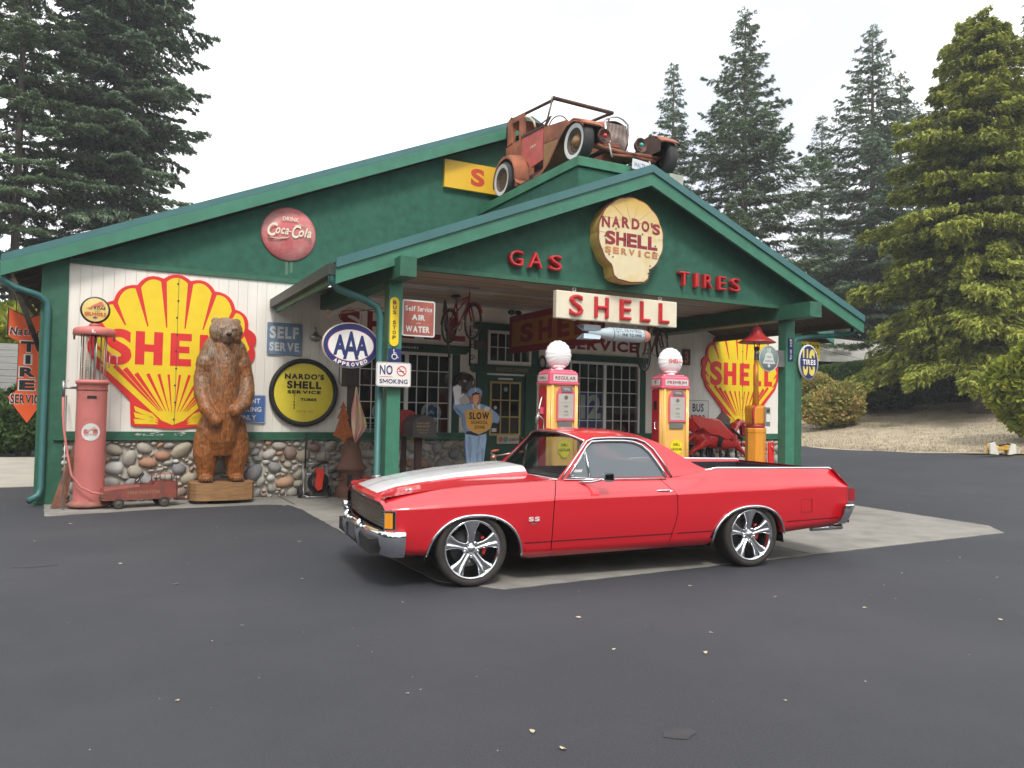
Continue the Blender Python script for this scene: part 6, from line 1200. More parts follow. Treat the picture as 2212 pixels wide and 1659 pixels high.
# ---- petrol pumps (grid-built, then the second with its own decals)
PR = mat('pump_pink_red', (.74, .13, .2), .35, var=.04, coat=.4); PYL = mat('pump_yellow', (.84, .5, .13), .35, var=.03, coat=.4); PRD = mat('pump_side_red', (.5, .015, .035), .35, var=.05, coat=.4); GLOBE = mat('globe_milk_glass', (.82, .82, .82), .25, var=.02); DIALG = mat('pump_dial_grey', (.56, .55, .5), .5); PMET = mat('pump_metal_panel', (.35, .35, .34), .35, .7)
def pump(label, x, y, rz, words, w_=.235, d_=.17, noz=True):
    t = thing('gas_pump', label, 'petrol pump', (x, y, .15), rz, 'red and yellow petrol pumps on the island', world=False)
    H = 1.75; S = lambda P_, z: [(a, b_, z) for a, b_ in P_]
    def ring(w, d, c=.035):
        return [(-w, -d+c), (-w+c*.3, -d+c*.3), (-w+c, -d), (w-c, -d), (w-c*.3, -d+c*.3), (w, -d+c), (w, d-c), (w-c*.3, d-c*.3), (w-c, d), (-w+c, d), (-w+c*.3, d-c*.3), (-w, d-c)]
    b = B(PRD); r = ring(w_+.01, d_+.01); b.add(S(r, 0)+S(r, .1), [tuple(range(11, -1, -1)), tuple(range(12, 24))]+[(i, (i+1) % 12, (i+1) % 12+12, i+12) for i in range(12)], False); b.build('plinth', t)
    b = B(PYL); r = ring(w_-.012, d_-.012, .05); b.add(S(r, .1)+S(r, H), [tuple(range(12, 24))]+[(i, (i+1) % 12, (i+1) % 12+12, i+12) for i in range(12)], False); b.build('body', t)
    for sx_ in (-1, 1):
        for k, (px_, py_) in enumerate([(-w_-.002, -d_+.055), (-w_+.0, -d_+.032), (-w_+.012, -d_+.012), (-w_+.034, -d_-.001), (-w_+.056, -d_-.003)]):
            b = B(PYL, True); b.cyl((sx_*px_, py_, .1), (sx_*px_, py_, H), .0105, n=8); b.build('flute', t)
    for sx_ in (-1, 1): b = B(PRD); b.bbox(min(sx_*(w_-.005), sx_*(w_+.006)), max(sx_*(w_-.005), sx_*(w_+.006)), -d_+.075, d_-.05, .14, H-.03, .003); b.build('side_door', t)
    # head
    b = B(PR); sec = [(w_+.018, d_+.018, H-.012), (w_+.022, d_+.022, H+.012), (w_+.005, d_+.005, H+.02), (w_+.0, d_+.0, H+.15), (w_-.02, d_-.02, H+.17), (w_-.02, d_-.02, H+.182), (w_-.045, d_-.045, H+.184), (w_-.05, d_-.05, H+.2)]
    rows = [S(ring(a, c, .03), z) for a, c, z in sec]; rows = [r_+[r_[0]] for r_ in rows]; b.grid(rows, False); b.add(rows[-1][:-1], [tuple(range(12))], False); b.build('head', t)
    b = B(FW); b.box(-w_+.055, w_-.03, -d_-.009, -d_+.0, H+.035, H+.125); b.box(-w_-.008, -w_, -d_+.06, d_-.04, H+.035, H+.125); b.build('ad_glass', t)
    letters(t, mat('dark_red_print', (.3, .02, .04), .5), [(words[0], -w_+.085, w_-.055, H+.055, H+.105, 'bold')], -d_-.0105)
    if words[1]:
        V, Fs = word(words[1], 'bold'); xs = [p[0] for p in V]; ys = [p[1] for p in V]; b = B(mat('dark_red_print', 0)); b.add([(-w_-.0095, d_-.07-(p[0]-min(xs))/(max(xs)-min(xs))*(2*d_-.16), H+.06+(p[1]-min(ys))/(max(ys)-min(ys))*.04) for p in V], Fs, False); b.build('side_lettering', t)
    else:
        b = B(INK); b.add([(-w_-.0095, -.02, H+.11), (-w_-.0095, .05, H+.11), (-w_-.0095, .015, H+.05)], [(0, 1, 2)]); b.build('badge', t); b = B(YEL); b.add([(-w_-.0105, 0, H+.102), (-w_-.0105, .03, H+.102), (-w_-.0105, .015, H+.07)], [(0, 1, 2)]); b.build('badge', t)
    # dial surround: stepped pink arch
    z1 = H-.07; b = B(PR); P_ = [(-.135, .98-.15), (.155, .83), (.155, z1-.2), (.145, z1-.12), (.13, z1-.1), (.12, z1-.06), (.1, z1-.04), (.09, z1), (-.07, z1), (-.08, z1-.04), (-.1, z1-.06), (-.11, z1-.1), (-.125, z1-.12), (-.135, z1-.2)]
    P_ = [(x+.015, 1.24) if z < 1 else (x+.015, 1.72-(1.68-z)*.55) for x, z in P_]; b.prism(P_, -d_-.012, -d_+.0, 'xzy'); b.build('dial_surround', t)
    b = B(DIALG); b.box(-.095, .145, -d_-.0135, -d_-.012, 1.27, 1.61); b.build('dial', t)
    b = B(PMET); b.box(-.055, .12, -d_-.022, -d_-.012, 1.635, 1.715); b.box(-.1, .13, -d_-.01, -d_+.0, 1.145, 1.225); b.build('metal_panel', t)
    b = B(mat('dial_clock', (.2, .2, .18), .5), True); b.lathe([(0, -.0155), (.03, -.0155)], (.025, -d_, 1.56), 'y', 16); b.build('clock', t)
    letters(t, mat('dial_print', (.16, .15, .13), .5), [('0137', -.005, .06, 1.425, 1.45, 'bold'), ('0142', -.005, .06, 1.355, 1.38), ('00.00', -.01, .065, 1.31, 1.33, 'reg')], -d_-.015); letters(t, mat('faint_red_print', (.5, .25, .22), .5), [('THIS SALE', -.06, .11, 1.49, 1.502, 'reg')], -d_-.015, 'dial_heading')
    letters(t, FW, [('TOTAL', -.02, .085, 1.66, 1.69, 'bold')], -d_-.0235, 'panel_print')
    # dial glass
    b = B(GLASSD); b.add([(-.095, -d_-.016, 1.27), (.145, -d_-.016, 1.27), (.145, -d_-.016, 1.61), (-.095, -d_-.016, 1.61)], [(0, 1, 2, 3)]); b.build('dial_glass', t)
    # yellow gasoline decal
    b = B(mat('decal_yellow', (.8, .68, .02), .4)); P_ = [(.02+.105*(1+.03*abs(math.sin(i*1.9)))*math.cos(R(-50+i*14)), .86+.115*(1+.03*abs(math.sin(i*1.9)))*math.sin(R(-50+i*14))) for i in range(21)]; P_ += [(-.02, .73), (.06, .73)]; b.add([(x, -d_-.0005, z) for x, z in P_], [tuple(range(len(P_)))]); b.v = [(x, y-.001, z) for x, y, z in b.v]; b.build('shell_decal', t)
    letters(t, INK, [('SHELL', -.035, .075, .885, .925, 'bold'), ('GASOLINE', -.07, .11, .815, .855, 'bold')], -d_-.003)
    # globe: milk glass scallop
    b = B(GLOBE, True); gz = H+.2; b.lathe([(.07, gz), (.065, gz+.03)], (0, 0, 0), 'z', 16); b.build('globe_neck', t)
    gcz = gz+.21; b = B(GLOBE, True); rows = []; N = 64; M_ = 14
    for j in range(M_+1):
        th = PI*j/M_; row = []
        for i in range(N+1):
            a = 2*PI*i/N; up = math.sin(a)
            base = .205*(1+.02*math.cos(a*17)*(1 if up > -.75 else .2)); 
            if up < -.78: base *= .93
            rr_ = base*math.sin(th); rib = 1+.028*math.cos(a*17)*math.sin(th)
            row.append((rr_*math.cos(a)*(1 if up > -.7 else 1.0), -.105*math.cos(th)*rib, gcz+rr_*math.sin(a)))
        rows.append(row)
    b.grid(rows); b.build('globe', t)
    b = B(GLOBE, True); b.ell((0, 0, gz+.05), (.12, .07, .045), 16, 8); b.build('globe_foot', t)
    if not noz: 
        V, Fs = word('SHELL', 'bold'); xs = [p[0] for p in V]; ys = [p[1] for p in V]; b = B(RED)
        b.add([(-.09+(p[0]-min(xs))/(max(xs)-min(xs))*.22, -.112, gcz-.03+(p[1]-min(ys))/(max(ys)-min(ys))*.06) for p in V], Fs, False); b.build('globe_lettering', t)
    # nozzle and hose on the left side
    if noz:
        b = B(PR); b.box(-w_-.06, -w_-.006, -.02, .06, 1.33, 1.42); b.build('nozzle_cradle', t)
        b = B(CHROME, True); b.tube([(-w_-.02, -.02, 1.6), (-w_-.06, -.04, 1.52), (-w_-.09, -.05, 1.4), (-w_-.1, -.05, 1.33)], [.011, .013, .016, .016], 8); b.build('spout', t)
        b = B(PMET, True); b.tube([(-w_-.1, -.05, 1.34), (-w_-.12, -.05, 1.27), (-w_-.13, -.05, 1.2)], [.02, .028, .02], 8); b.tube([(-w_-.1, -.06, 1.31), (-w_-.02, -.06, 1.24), (-w_-.02, -.06, 1.12), (-w_-.1, -.06, 1.1)], .009, 6); b.build('nozzle', t)
        b = B(RUBBER, True); b.tube([(-w_-.13, -.05, 1.2), (-w_-.135, -.04, .8), (-w_-.12, -.02, .4), (-w_-.1, .06, .25), (-w_-.06, .1, .5), (-w_-.02, .12, .9)], .014, 7); b.build('hose', t)
    else:
        b = B(CHROME, True); b.tube([(-w_-.005, .0, 1.25), (-w_-.03, -.01, 1.22), (-w_-.03, -.02, 1.14), (-w_-.02, -.05, 1.12)], .01, 6); b.build('latch', t); b = B(BLACK); b.box(-w_-.009, -w_-.004, -.03, .06, 1.42, 1.55); b.build('notice', t)
    return t
GLASSD = glass('dial_glass', tint=(.97, .97, .97), opaq=.0, refl=.4)
pump('pink-topped yellow petrol pump marked REGULAR with nozzle, left one on the island', 5.66, 9.32, 0, ('REGULAR', 'SHELL'))
pump('pink-topped yellow petrol pump marked PREMIUM with a round yellow decal, right one on the island', 7.62, 9.27, R(-9), ('PREMIUM', None), noz=False)

# ---- air / lamp post at right
t = thing('air_pump_lamp', 'orange-yellow air pump column with red bell-shaped lamp on top, left of the right portico post', 'air pump', (10.3, 10.2, .007)); c = (10.33, 10.2, 0)
OY = mat('pump_orange_yellow', (.75, .3, .03), .4, var=.06, dirt=(.5, .2, .03), dscale=4, damt=.25)
b = B(OY, True); b.lathe([(0, 0), (.2, 0), (.2, .03), (.18, .05), (.178, 1.2), (.185, 1.21), (.185, 1.27), (.17, 1.29), (0, 1.3)], c, 'z', 8, False); b.build('pedestal', t)
b = B(OY); b.bbox(10.19, 10.5, 10.08, 10.34, 1.33, 1.69, .05); b.build('housing', t); b = B(PRD, True); b.lathe([(.13, 1.29), (.17, 1.3), (.15, 1.34)], c, 'z', 20); b.tube([(10.18, 10.1, 1.36), (10.17, 10.1, 1.5), (10.19, 10.1, 1.64), (10.25, 10.1, 1.7)], .02, 6); b.build('red_trim', t)
b = B(GALV); b.bbox(10.4, 10.52, 10.03, 10.08, 1.32, 1.66, .01); b.build('gauge_face', t); letters(t, INK, [('AIR', 10.415, 10.5, 1.575, 1.625, 'heavy')], 10.026); b = B(WHITE); b.box(10.415, 10.505, 10.024, 10.03, 1.4, 1.54); b.build('gauge_window', t)
b = B(OY, True); b.tube([(10.33, 10.2, 1.68), (10.335, 10.2, 2.0), (10.34, 10.2, 2.52)], [.062, .045, .04], 12); b.build('pole', t); b = B(STEEL, True); b.tube([(10.34, 10.2, 2.5), (10.35, 10.2, 2.74)], .042, 10); b.build('collar', t)
b = B(BLACK, True)
for dx in (-.06, .06): b.tube([(10.35+dx, 10.2, 2.68), (10.35+dx, 10.2, 2.82)], .008, 5)
b.build('lamp_bracket', t)
b = B(mat('lamp_shade_red', (.42, .03, .03), .45, var=.1), True); b.lathe([(.0, 3.12), (.05, 3.11), (.08, 3.07), (.1, 3.0), (.15, 2.93), (.25, 2.87), (.33, 2.82), (.325, 2.81), (.1, 2.86), (0, 2.88)], (10.35, 10.2, 0), 'z', 32); b.build('lamp_shade', t); b = B(GALV, True); b.cyl((10.35, 10.2, 3.12), (10.35, 10.2, 3.18), .012, .004, 8); b.build('finial', t)
b = B(RED); b.box(10.44, 10.56, 9.98, 10.02, .55, 1.04); b.build('coin_box', t); b = B(FW); b.box(10.435, 10.565, 10.02, 10.024, .54, 1.05); b.build('coin_box_rim', t); b = B(mat('copper_horn', 0), True); b.tube([(10.47, 9.97, .98), (10.52, 9.95, .92), (10.6, 9.96, .86)], .01, 5); b.build('hook_chain', t)

# ---- red flying horse
t = thing('flying_horse', 'glossy red winged horse statue with black saddle galloping on black posts', 'horse statue', (11.3, 12.3, .007)); HR = mat('horse_red', (.78, .03, .03), .22, var=.06, coat=.6)
def hp(x, y, dy=0): return (10.66+(x-200)*.0015, 12.3+dy, 1.44-(y-470)*.00117)   # traced from its side view, then given width
b = B(HR, True)
b.tube([hp(330, 800), hp(450, 830), hp(600, 850), hp(800, 880), hp(930, 880), hp(1010, 860)], [(.13, .14), (.2, .19), (.2, .19), (.19, .19), (.17, .17), (.1, .12)], 18)
b.ell(hp(400, 800), (.2, .19, .19), 14, 10); b.ell(hp(900, 850), (.18, .19, .2), 14, 10)
b.tube([hp(840, 820), hp(910, 710), hp(990, 610), hp(1070, 550)], [(.19, .12), (.17, .1), (.13, .08), (.1, .07)], 14)
b.tube([hp(1050, 530), hp(1120, 545), hp(1150, 640), hp(1150, 750), hp(1140, 800)], [(.07, .07), (.105, .08), (.095, .07), (.068, .055), (.055, .045)], 12)
b.tube([hp(1050, 520), hp(1075, 465)], [.025, .008], 6); b.tube([hp(1085, 505, .05), hp(1110, 460, .06)], [.02, .006], 6)
b.tube([hp(930, 920, -.12), hp(1010, 1010, -.12), hp(1110, 1110, -.12), hp(1170, 1190, -.12), hp(1210, 1215, -.12)], [.1, .06, .038, .04, .035], 10)
b.tube([hp(980, 900, .12), hp(1100, 930, .12), hp(1240, 930, .12), hp(1330, 1000, .12), hp(1300, 1060, .12)], [.1, .06, .045, .04, .03], 10)
b.tube([hp(380, 880, -.12), hp(300, 960, -.12), hp(210, 1010, -.12), hp(150, 1060, -.12)], [.12, .07, .04, .035], 10)
b.tube([hp(400, 900, .12), hp(370, 1000, .12), hp(290, 1080, .12), hp(240, 1120, .12)], [.12, .07, .045, .04], 10)
b.tube([hp(330, 760), hp(230, 780), hp(160, 860), hp(120, 960)], [.05, .06, .045, .015], 8)
ho = b.build('body', t); remesh(ho, .014, 2)
b = B(HR, False); 
for s in (-1, 1):
    W_ = [(820, 830), (800, 760), (690, 640), (560, 520), (380, 490), (180, 455), (30, 430), (60, 520), (180, 640), (250, 640), (330, 700), (400, 740), (560, 770), (680, 830)]
    V0 = [Vector(hp(x, y, s*(.18+.12*(820-x)/800))) for x, y in W_]; n_ = len(V0); V1 = [v+Vector((0, s*.035, 0)) for v in V0]
    b.add([tuple(v) for v in V0+V1], [tuple(range(n_)), tuple(range(2*n_-1, n_-1, -1))]+[(i, (i+1) % n_, (i+1) % n_+n_, i+n_) for i in range(n_)], False)
    for k in range(0): b.tube([hp(820-k*10, 800-k*12, s*.19), hp(560-k*20, 560+k*45, s*.23-.02*(s < 0)), hp(200-k*8, 470+k*42, s*.29-.02*(s < 0))], .012, 5)
    b.tube([hp(850, 850, s*.17), hp(780, 740, s*.18), hp(560, 520, s*.22), hp(300, 480, s*.27), hp(30, 435, s*.31)], [.06, .05, .035, .025, .02], 8)
b.build('wing', t)
SAD = mat('black_leather', (.02, .018, .018), .45, var=.2, scale=30)
b = B(SAD, True); b.tube([hp(640, 640), hp(720, 660), hp(820, 640), hp(900, 590)], [(.05, .14), (.045, .16), (.045, .15), (.05, .08)], 12); b.tube([hp(860, 600), hp(860, 520)], [.05, .02], 8); b.build('saddle', t)
b = B(SAD, True); b.tube([hp(820, 650, -.18), hp(920, 740, -.2), hp(1040, 830, -.16), hp(1070, 820, 0), hp(1040, 830, .16)], [(.02, .03)]*5, 6); b.tube([hp(1060, 830, -.1), hp(1065, 980, -.1)], .012, 5); b.tube([hp(640, 700, -.19), hp(610, 850, -.21), hp(590, 980, -.2)], [(.02, .06)]*3, 6); b.build('harness', t)
b = B(SAD, True); b.tube([hp(1060, 540, -.09), hp(1060, 640, -.1), hp(1080, 760, -.07)], .014, 5); b.tube([hp(1080, 610, -.095), hp(1190, 620, -.07)], .01, 5); b.tube([hp(1080, 750, -.075), hp(1180, 770, -.06)], .01, 5); b.build('bridle', t)
b = B(mat('white_eye', (.7, .7, .7), .4), True); b.ell(hp(1125, 590, -.095), (.014, .008, .012)); b.build('eye', t)
for x in (410, 475, 555, 900, 1050):
    b = B(BLACK, True); p_ = hp(x, 960); b.cyl((p_[0], 12.3+.05*math.sin(x), 0), (p_[0], 12.3+.05*math.sin(x), p_[2]), .024, n=8); b.build('support_post', t)
b = B(BLACK, True); b.lathe([(.1, 0), (.09, .25), (.05, .5)], (hp(620, 0)[0], 12.35, .2), 'z', 14); b.build('bell_base', t); b = B(BLACK, True); b.lathe([(.07, 0), (.065, .25), (.04, .4)], (hp(900, 0)[0], 12.35, .35), 'z', 14); b.build('bell_base', t)
t = thing('dark_bench', 'low black iron bench behind the winged horse', 'bench', (11.4, 12.9, 0)); b = B(BLACK); b.box(10.6, 11.9, 12.85, 13.1, .82, .86); 
b.build('top', t)
for x in (10.65, 10.95, 11.25, 11.55, 11.85): b = B(BLACK); b.box(x-.02, x+.02, 12.95, 13.0, 0.005, .82); b.build('leg', t)
t = thing('roof_finial_plate', 'brown pointed metal plate behind the horse saddle', 'metal plate', (11.9, 12.8, 1.3)); b = B(mat('dull_brown_plate', (.2, .11, .1), .6)); b.prism([(11.62+.1, 1.36), (11.98, 1.6), (12.2, 1.42), (12.1, 1.0), (11.8, 1.0)], 12.78, 12.8, 'xzy'); b.build('plate', t); b = B(BLACK); b.box(11.93, 11.97, 12.8, 12.84, 0.005, 1.2); b.build('post', t)
# ---- yellow toy digger on the lawn edge
t = thing('toy_cart', 'small yellow and white toy cart on its side at the lawn edge, far right', 'toy', (22.1, 12.7, zg(22.1, 12.7)+.03), R(-30), None, world=False); TY = mat('toy_yellow', (.7, .42, .06), .4)
b = B(TY); b.bbox(-.3, .3, -.12, .12, .12, .24, .03); b.build('tray', t); b = B(mat('toy_white', (.7, .68, .6), .5)); b.prism([(-.34, .02), (-.12, .0), (-.22, .34), (-.36, .3)], -.15, -.08, 'xzy'); b.prism([(.14, .0), (.36, .04), (.34, .3), (.2, .32)], -.15, -.08, 'xzy'); b.build('side_panel', t)
b = B(TY); b.prism([(-.3, .02), (-.14, .0), (-.2, .3), (-.3, .3)], .08, .14, 'xzy'); b.prism([(.16, .0), (.3, .04), (.3, .3), (.2, .32)], .08, .14, 'xzy'); b.build('side_panel', t)
b = B(BLACK, True); b.tube([(-.1, -.1, .25), (.1, -.16, .3), (.3, -.1, .28)], .025, 6); b.build('handle', t)
# ================================================================== RED COUPE PICKUP (local: x = rearwards from the front axle, y = across, away from the viewer, z up)
EC = thing('coupe_pickup', 'glossy red coupe pickup with white bonnet stripes and chrome five-spoke wheels', 'car', (2.84, 6.01, 0), math.atan2(-.10186, .9948), None, world=False)
W2 = 1.86; CT = W2/2
CP = bpy.data.materials.new('red_car_paint'); CP.use_nodes = True; p = CP.node_tree.nodes['Principled BSDF']; p.inputs['Base Color'].default_value = (.6, .004, .014, 1); p.inputs['Roughness'].default_value = .38; p.inputs['Coat Weight'].default_value = 1; p.inputs['Coat Roughness'].default_value = .03; p.inputs['Coat IOR'].default_value = 1.6; p.inputs['Specular IOR Level'].default_value = .6
_n = CP.node_tree; _t = _n.nodes.new('ShaderNodeTexNoise'); _t.inputs['Scale'].default_value = 2.2; _b = _n.nodes.new('ShaderNodeBump'); _b.inputs['Strength'].default_value = .05; _b.inputs['Distance'].default_value = .05; _tc = _n.nodes.new('ShaderNodeTexCoord'); _n.links.new(_tc.outputs['Object'], _t.inputs[0]); _n.links.new(_t.outputs['Fac'], _b.inputs['Height']); _n.links.new(_b.outputs[0], p.inputs['Coat Normal'])
CWH = mat('white_stripe_paint', (.78, .78, .78), .25, var=.01, coat=.8); UND = mat('underbody_black', (.012, .011, .011), .9); TRIM = mat('black_trim', (.015, .015, .015), .45); BRIGHT = mat('bright_trim', (.85, .86, .88), .12, 1.0, var=.01)
def lerp(a, b_, f): return a+(b_-a)*f
def pl(x, P):
    if x <= P[0][0]: return P[0][1]
    for (a, c), (d_, e_) in zip(P, P[1:]):
        if x <= d_: return lerp(c, e_, (x-a)/(d_-a) if d_ > a else 0)
    return P[-1][1]
def arch(s, s0, s1, top, zb, cen):
    """height of wheel opening edge at s"""
    if s <= s0 or s >= s1: return None
    if s < cen: f = (cen-s)/(cen-s0)
    else: f = (s-cen)/(s1-cen)
    return zb+(top-zb)*math.sqrt(max(0, 1-f**2.3))
AF = (-.40, .46, .612, .235, .02); AR = (2.485, 3.36, .605, .27, 2.94)
def zlow(s):
    for A_ in (AF, AR):
        a = arch(s, A_[0], A_[1], A_[2], A_[3], A_[4])
        if a is not None: return max(a, base_z(s))
    return base_z(s)
def base_z(s): return pl(s, [(-.7, .30), (-.4, .285), (.46, .215), (2.48, .245), (3.36, .325), (4.1, .385), (4.3, .5)])
def zcr(s): return pl(s, [(-.7, .668), (.8, .722), (2.0, .742), (4.25, .768)])
def zsh(s): return pl(s, [(-.72, .765), (-.3, .82), (.0, .85), (.75, .885), (.9, .892), (2.0, .888), (2.2, .9), (2.45, .945), (2.6, .968), (4.08, .952), (4.2, .87), (4.32, .772)])
def tpl(s): return pl(s, [(-.72, .075), (-.6, .04), (-.3, .012), (.2, 0), (3.2, 0), (3.8, .02), (4.2, .05), (4.32, .075)])
def tsh(s): return pl(s, [(-.72, .13), (0, .14), (.9, .135), (2.0, .14), (2.6, .13), (4.2, .11), (4.32, .1)])
def tside(s, z):
    c = zcr(s); 
    if z >= c: f = min(1, (z-c)/max(.01, zsh(s)-c)); return tpl(s)+tsh(s)*(f**1.2)
    f = (c-z)/(c-.22); return tpl(s)+.012*f+.06*max(0, f-.35)**1.6*1.5
def side_panel(name, sfun0, sfun1, ns, near, m=CP, extra=[], label=None):
    b = B(m, True); rows = []
    us = sorted(set([i/ns for i in range(ns+1)]+extra))
    for u in us:
        row = []
        sm_ = lerp(sfun0(.5), sfun1(.5), u); zl = zlow(sm_); zc_ = zcr(sm_); zs = zsh(sm_)
        vs = [zl+(zc_-.004-zl)*k/6 for k in range(7)]+[zc_+(zs-zc_)*k/6 for k in range(0, 7)]
        for z in vs:
            s = lerp(sfun0(z), sfun1(z), u); y = tside(s, z); row.append((s, y if near else W2-y, z))
        # return flange inward at the bottom
        row.insert(0, (row[0][0], row[0][1]+(.05 if near else -.05), row[0][2]+.002)); rows.append(row)
    b.grid(rows, True); return b.build(name, EC, label=label)
def door_f(z): return pl(z, [(.2, .745), (.5, .742), (.72, .752), (.89, .82)])
def door_r(z): return pl(z, [(.2, 1.95), (.29, 1.985), (.56, 2.055), (.74, 2.045), (.88, 1.93)])
def cst(v): return lambda z: v
def us_for(s0, s1, A_): # stations clustered at the arch edges
    o = []
    for k in range(25):
        s = A_[0]+(A_[1]-A_[0])*(.5-.5*math.cos(PI*k/24)); o.append(min(1, max(0, (s-s0)/(s1-s0))))
    return o+[max(0, (A_[0]-.0005-s0)/(s1-s0)), min(1, (A_[1]+.0005-s0)/(s1-s0))]
for near in (True, False):
    side_panel('front_fender', cst(-.70), lambda z: door_f(z)-.004, 20, near, extra=us_for(-.70, .74, AF))
    side_panel('door', lambda z: door_f(z)+.004, lambda z: door_r(z)-.004, 14, near)
    side_panel('quarter_panel', lambda z: door_r(z)+.004, cst(4.24), 30, near, extra=us_for(2.055, 4.24, AR))
    # rocker sill under door
    yy = (lambda y: y) if near else (lambda y: W2-y)
    b = B(CP, True); b.grid([[(s, yy(tside(s, .3)+.0), base_z(s)+.06), (s, yy(tside(s, .3)+.012), base_z(s)+.03), (s, yy(.09), base_z(s)-.0), (s, yy(.2), base_z(s)-.01)] for s in (.47, 1.2, 2.0, 2.48)], True); b.build('rocker_panel', EC)
    # crease low on the side, its shade drawn as a thin dark strip
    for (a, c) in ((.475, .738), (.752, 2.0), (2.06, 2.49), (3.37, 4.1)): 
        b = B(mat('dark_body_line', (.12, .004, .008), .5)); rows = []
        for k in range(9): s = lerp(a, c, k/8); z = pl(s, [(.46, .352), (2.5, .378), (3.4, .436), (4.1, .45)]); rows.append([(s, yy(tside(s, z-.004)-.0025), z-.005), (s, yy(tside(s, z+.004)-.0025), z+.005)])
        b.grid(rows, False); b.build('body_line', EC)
    # chrome wheel-lip mouldings
    for A_ in (AF, AR):
        P_ = []
        for k in range(33):
            s = A_[0]+(A_[1]-A_[0])*(.5-.5*math.cos(PI*k/32)); z = zlow(min(max(s, A_[0]+.0001), A_[1]-.0001)); P_.append((s, yy(tside(s, z)-.004), z))
        b = B(BRIGHT, True); b.tube(P_, [(.012, .014)]*len(P_), 6); b.build('wheel_lip', EC)
    # dark inner wheel housings
    for A_ in (AF, AR):
        cxm_ = (A_[0]+A_[1])/2; b = B(UND, True); rows = []
        for k in range(17): a = PI*k/16; rows.append([(cxm_+.45*math.cos(a), yy(.06), .22+.42*math.sin(a)), (cxm_+.45*math.cos(a), yy(.42), .22+.42*math.sin(a))])
        b.grid(rows); b.add([(cxm_+.45*math.cos(PI*k/16), yy(.42), .22+.42*math.sin(PI*k/16)) for k in range(17)], [tuple(range(17))], False); b.build('wheel_housing', EC)
b = B(UND); b.box(.5, 2.45, .12, W2-.12, .2, .5); b.box(-.62, -.42, .15, W2-.15, .3, .64); b.box(-.5, .55, .45, W2-.45, .22, .72); b.box(3.4, 4.12, .15, W2-.15, .36, .6); b.box(2.4, 3.5, .45, W2-.45, .25, .6); b.build('underbody', EC)
b = B(UND); b.box(.6, 2.2, .1, .13, .3, .74); b.box(.6, 2.2, W2-.13, W2-.1, .3, .74); b.build('door_backing', EC)
# ---------------- bonnet: crowned sheet with raised cowl-induction centre
def zhood(s, y):
    u = abs(y-CT)/(CT-.13); e = zsh(s)
    crown = .045*(1-u**2); v = abs(y-CT)
    bul = pl(s, [(-.72, 0), (-.5, .012), (-.2, .03), (.2, .05), (.62, .07), (.7, .068)])*(1 if v < .38 else max(0, 1-(v-.38)/.1))
    drop = .055*max(0, min(1, (-.55-s)/.28))**1.6*(1-max(0, u-.75)*4)
    return e+crown+bul-drop+.004
def sfront(y): v = (y-CT)/CT; return -.80+.09*v*v
def sback(y): v = (y-CT)/CT; return .66+.10*v*v
b = B(CP, True); rows = []; NU = 34; NV = 40
ys_h = [lerp(.15, W2-.15, k/NV) for k in range(NV+1)]
ys_h = sorted(set(ys_h+[CT-.44, CT-.016, CT+.016, CT+.44, CT-.39, CT+.39, CT-.47, CT+.47]))
for i in range(NU+1):
    rows.append([(lerp(sfront(y), sback(y), (i/NU)), y, zhood(lerp(sfront(y), sback(y), i/NU), y)) for y in ys_h])
n_v = len(ys_h); vs = [p_ for r_q in rows for p_ in r_q]; fred = []; fwh = []; fgr = []
for i in range(NU):
    for j in range(n_v-1):
        ym = (ys_h[j]+ys_h[j+1])/2-CT; f = (i*n_v+j, i*n_v+j+1, (i+1)*n_v+j+1, (i+1)*n_v+j)
        (fwh if (.016 < abs(ym) < .44 and i >= 1) else (fgr if (abs(ym) < .016 and i >= 1) else fred)).append(f)
b.add(vs, fred, True); b.use(CWH); base_ = 0
for f in fwh: b.f.append(f); b.m.append(b.cur); b.sm.append(True)
b.use(mat('stripe_divider', (.12, .1, .1), .4))
for f in fgr: b.f.append(f); b.m.append(b.cur); b.sm.append(True)
b.use(CP)
# front lip and rear edge of the bonnet
lipf = [[(sfront(y), y, zhood(sfront(y), y)) for y in ys_h], [(sfront(y)-.012, y, zhood(sfront(y), y)-.02) for y in ys_h], [(sfront(y)+.005, y, zhood(sfront(y), y)-.05) for y in ys_h]]; b.grid(lipf, True)
b.use(UND); b.grid([[(sback(y), y, zhood(sback(y), y)) for y in ys_h], [(sback(y), y, zhood(sback(y), y)-.05) for y in ys_h]], False)
b.build('bonnet', EC)
for near in (True, False):
    yy = (lambda y: y) if near else (lambda y: W2-y)
    # fender top strip between shoulder and bonnet edge, black gap
    b = B(CP, True); rows = []
    for k in range(40):
        s = lerp(-.715, .80, k/39); z = zsh(s); y0_ = tpl(s)+tsh(s); hz = zhood(max(s, sfront(.15)), .15); rows.append([(s, yy(y0_), z), (s, yy(max(y0_+.004, .142)), z+.004-(.02 if s > .72 else 0)*0)])
    b.grid(rows, True); b.build('fender_top', EC)
    b = B(mat('grey_bright_pin', (.5, .5, .5), .3, .5), True); b.lathe([(0, .015), (.014, .012), (.022, 0), (.02, -.01)], (-.5, yy(.26), zhood(-.5, .26)+.006), 'z', 12); b.tube([(-.55, yy(.24), zhood(-.55, .24)+.012), (-.47, yy(.29), zhood(-.47, .29)+.012)], .005, 5); b.build('bonnet_pin', EC)
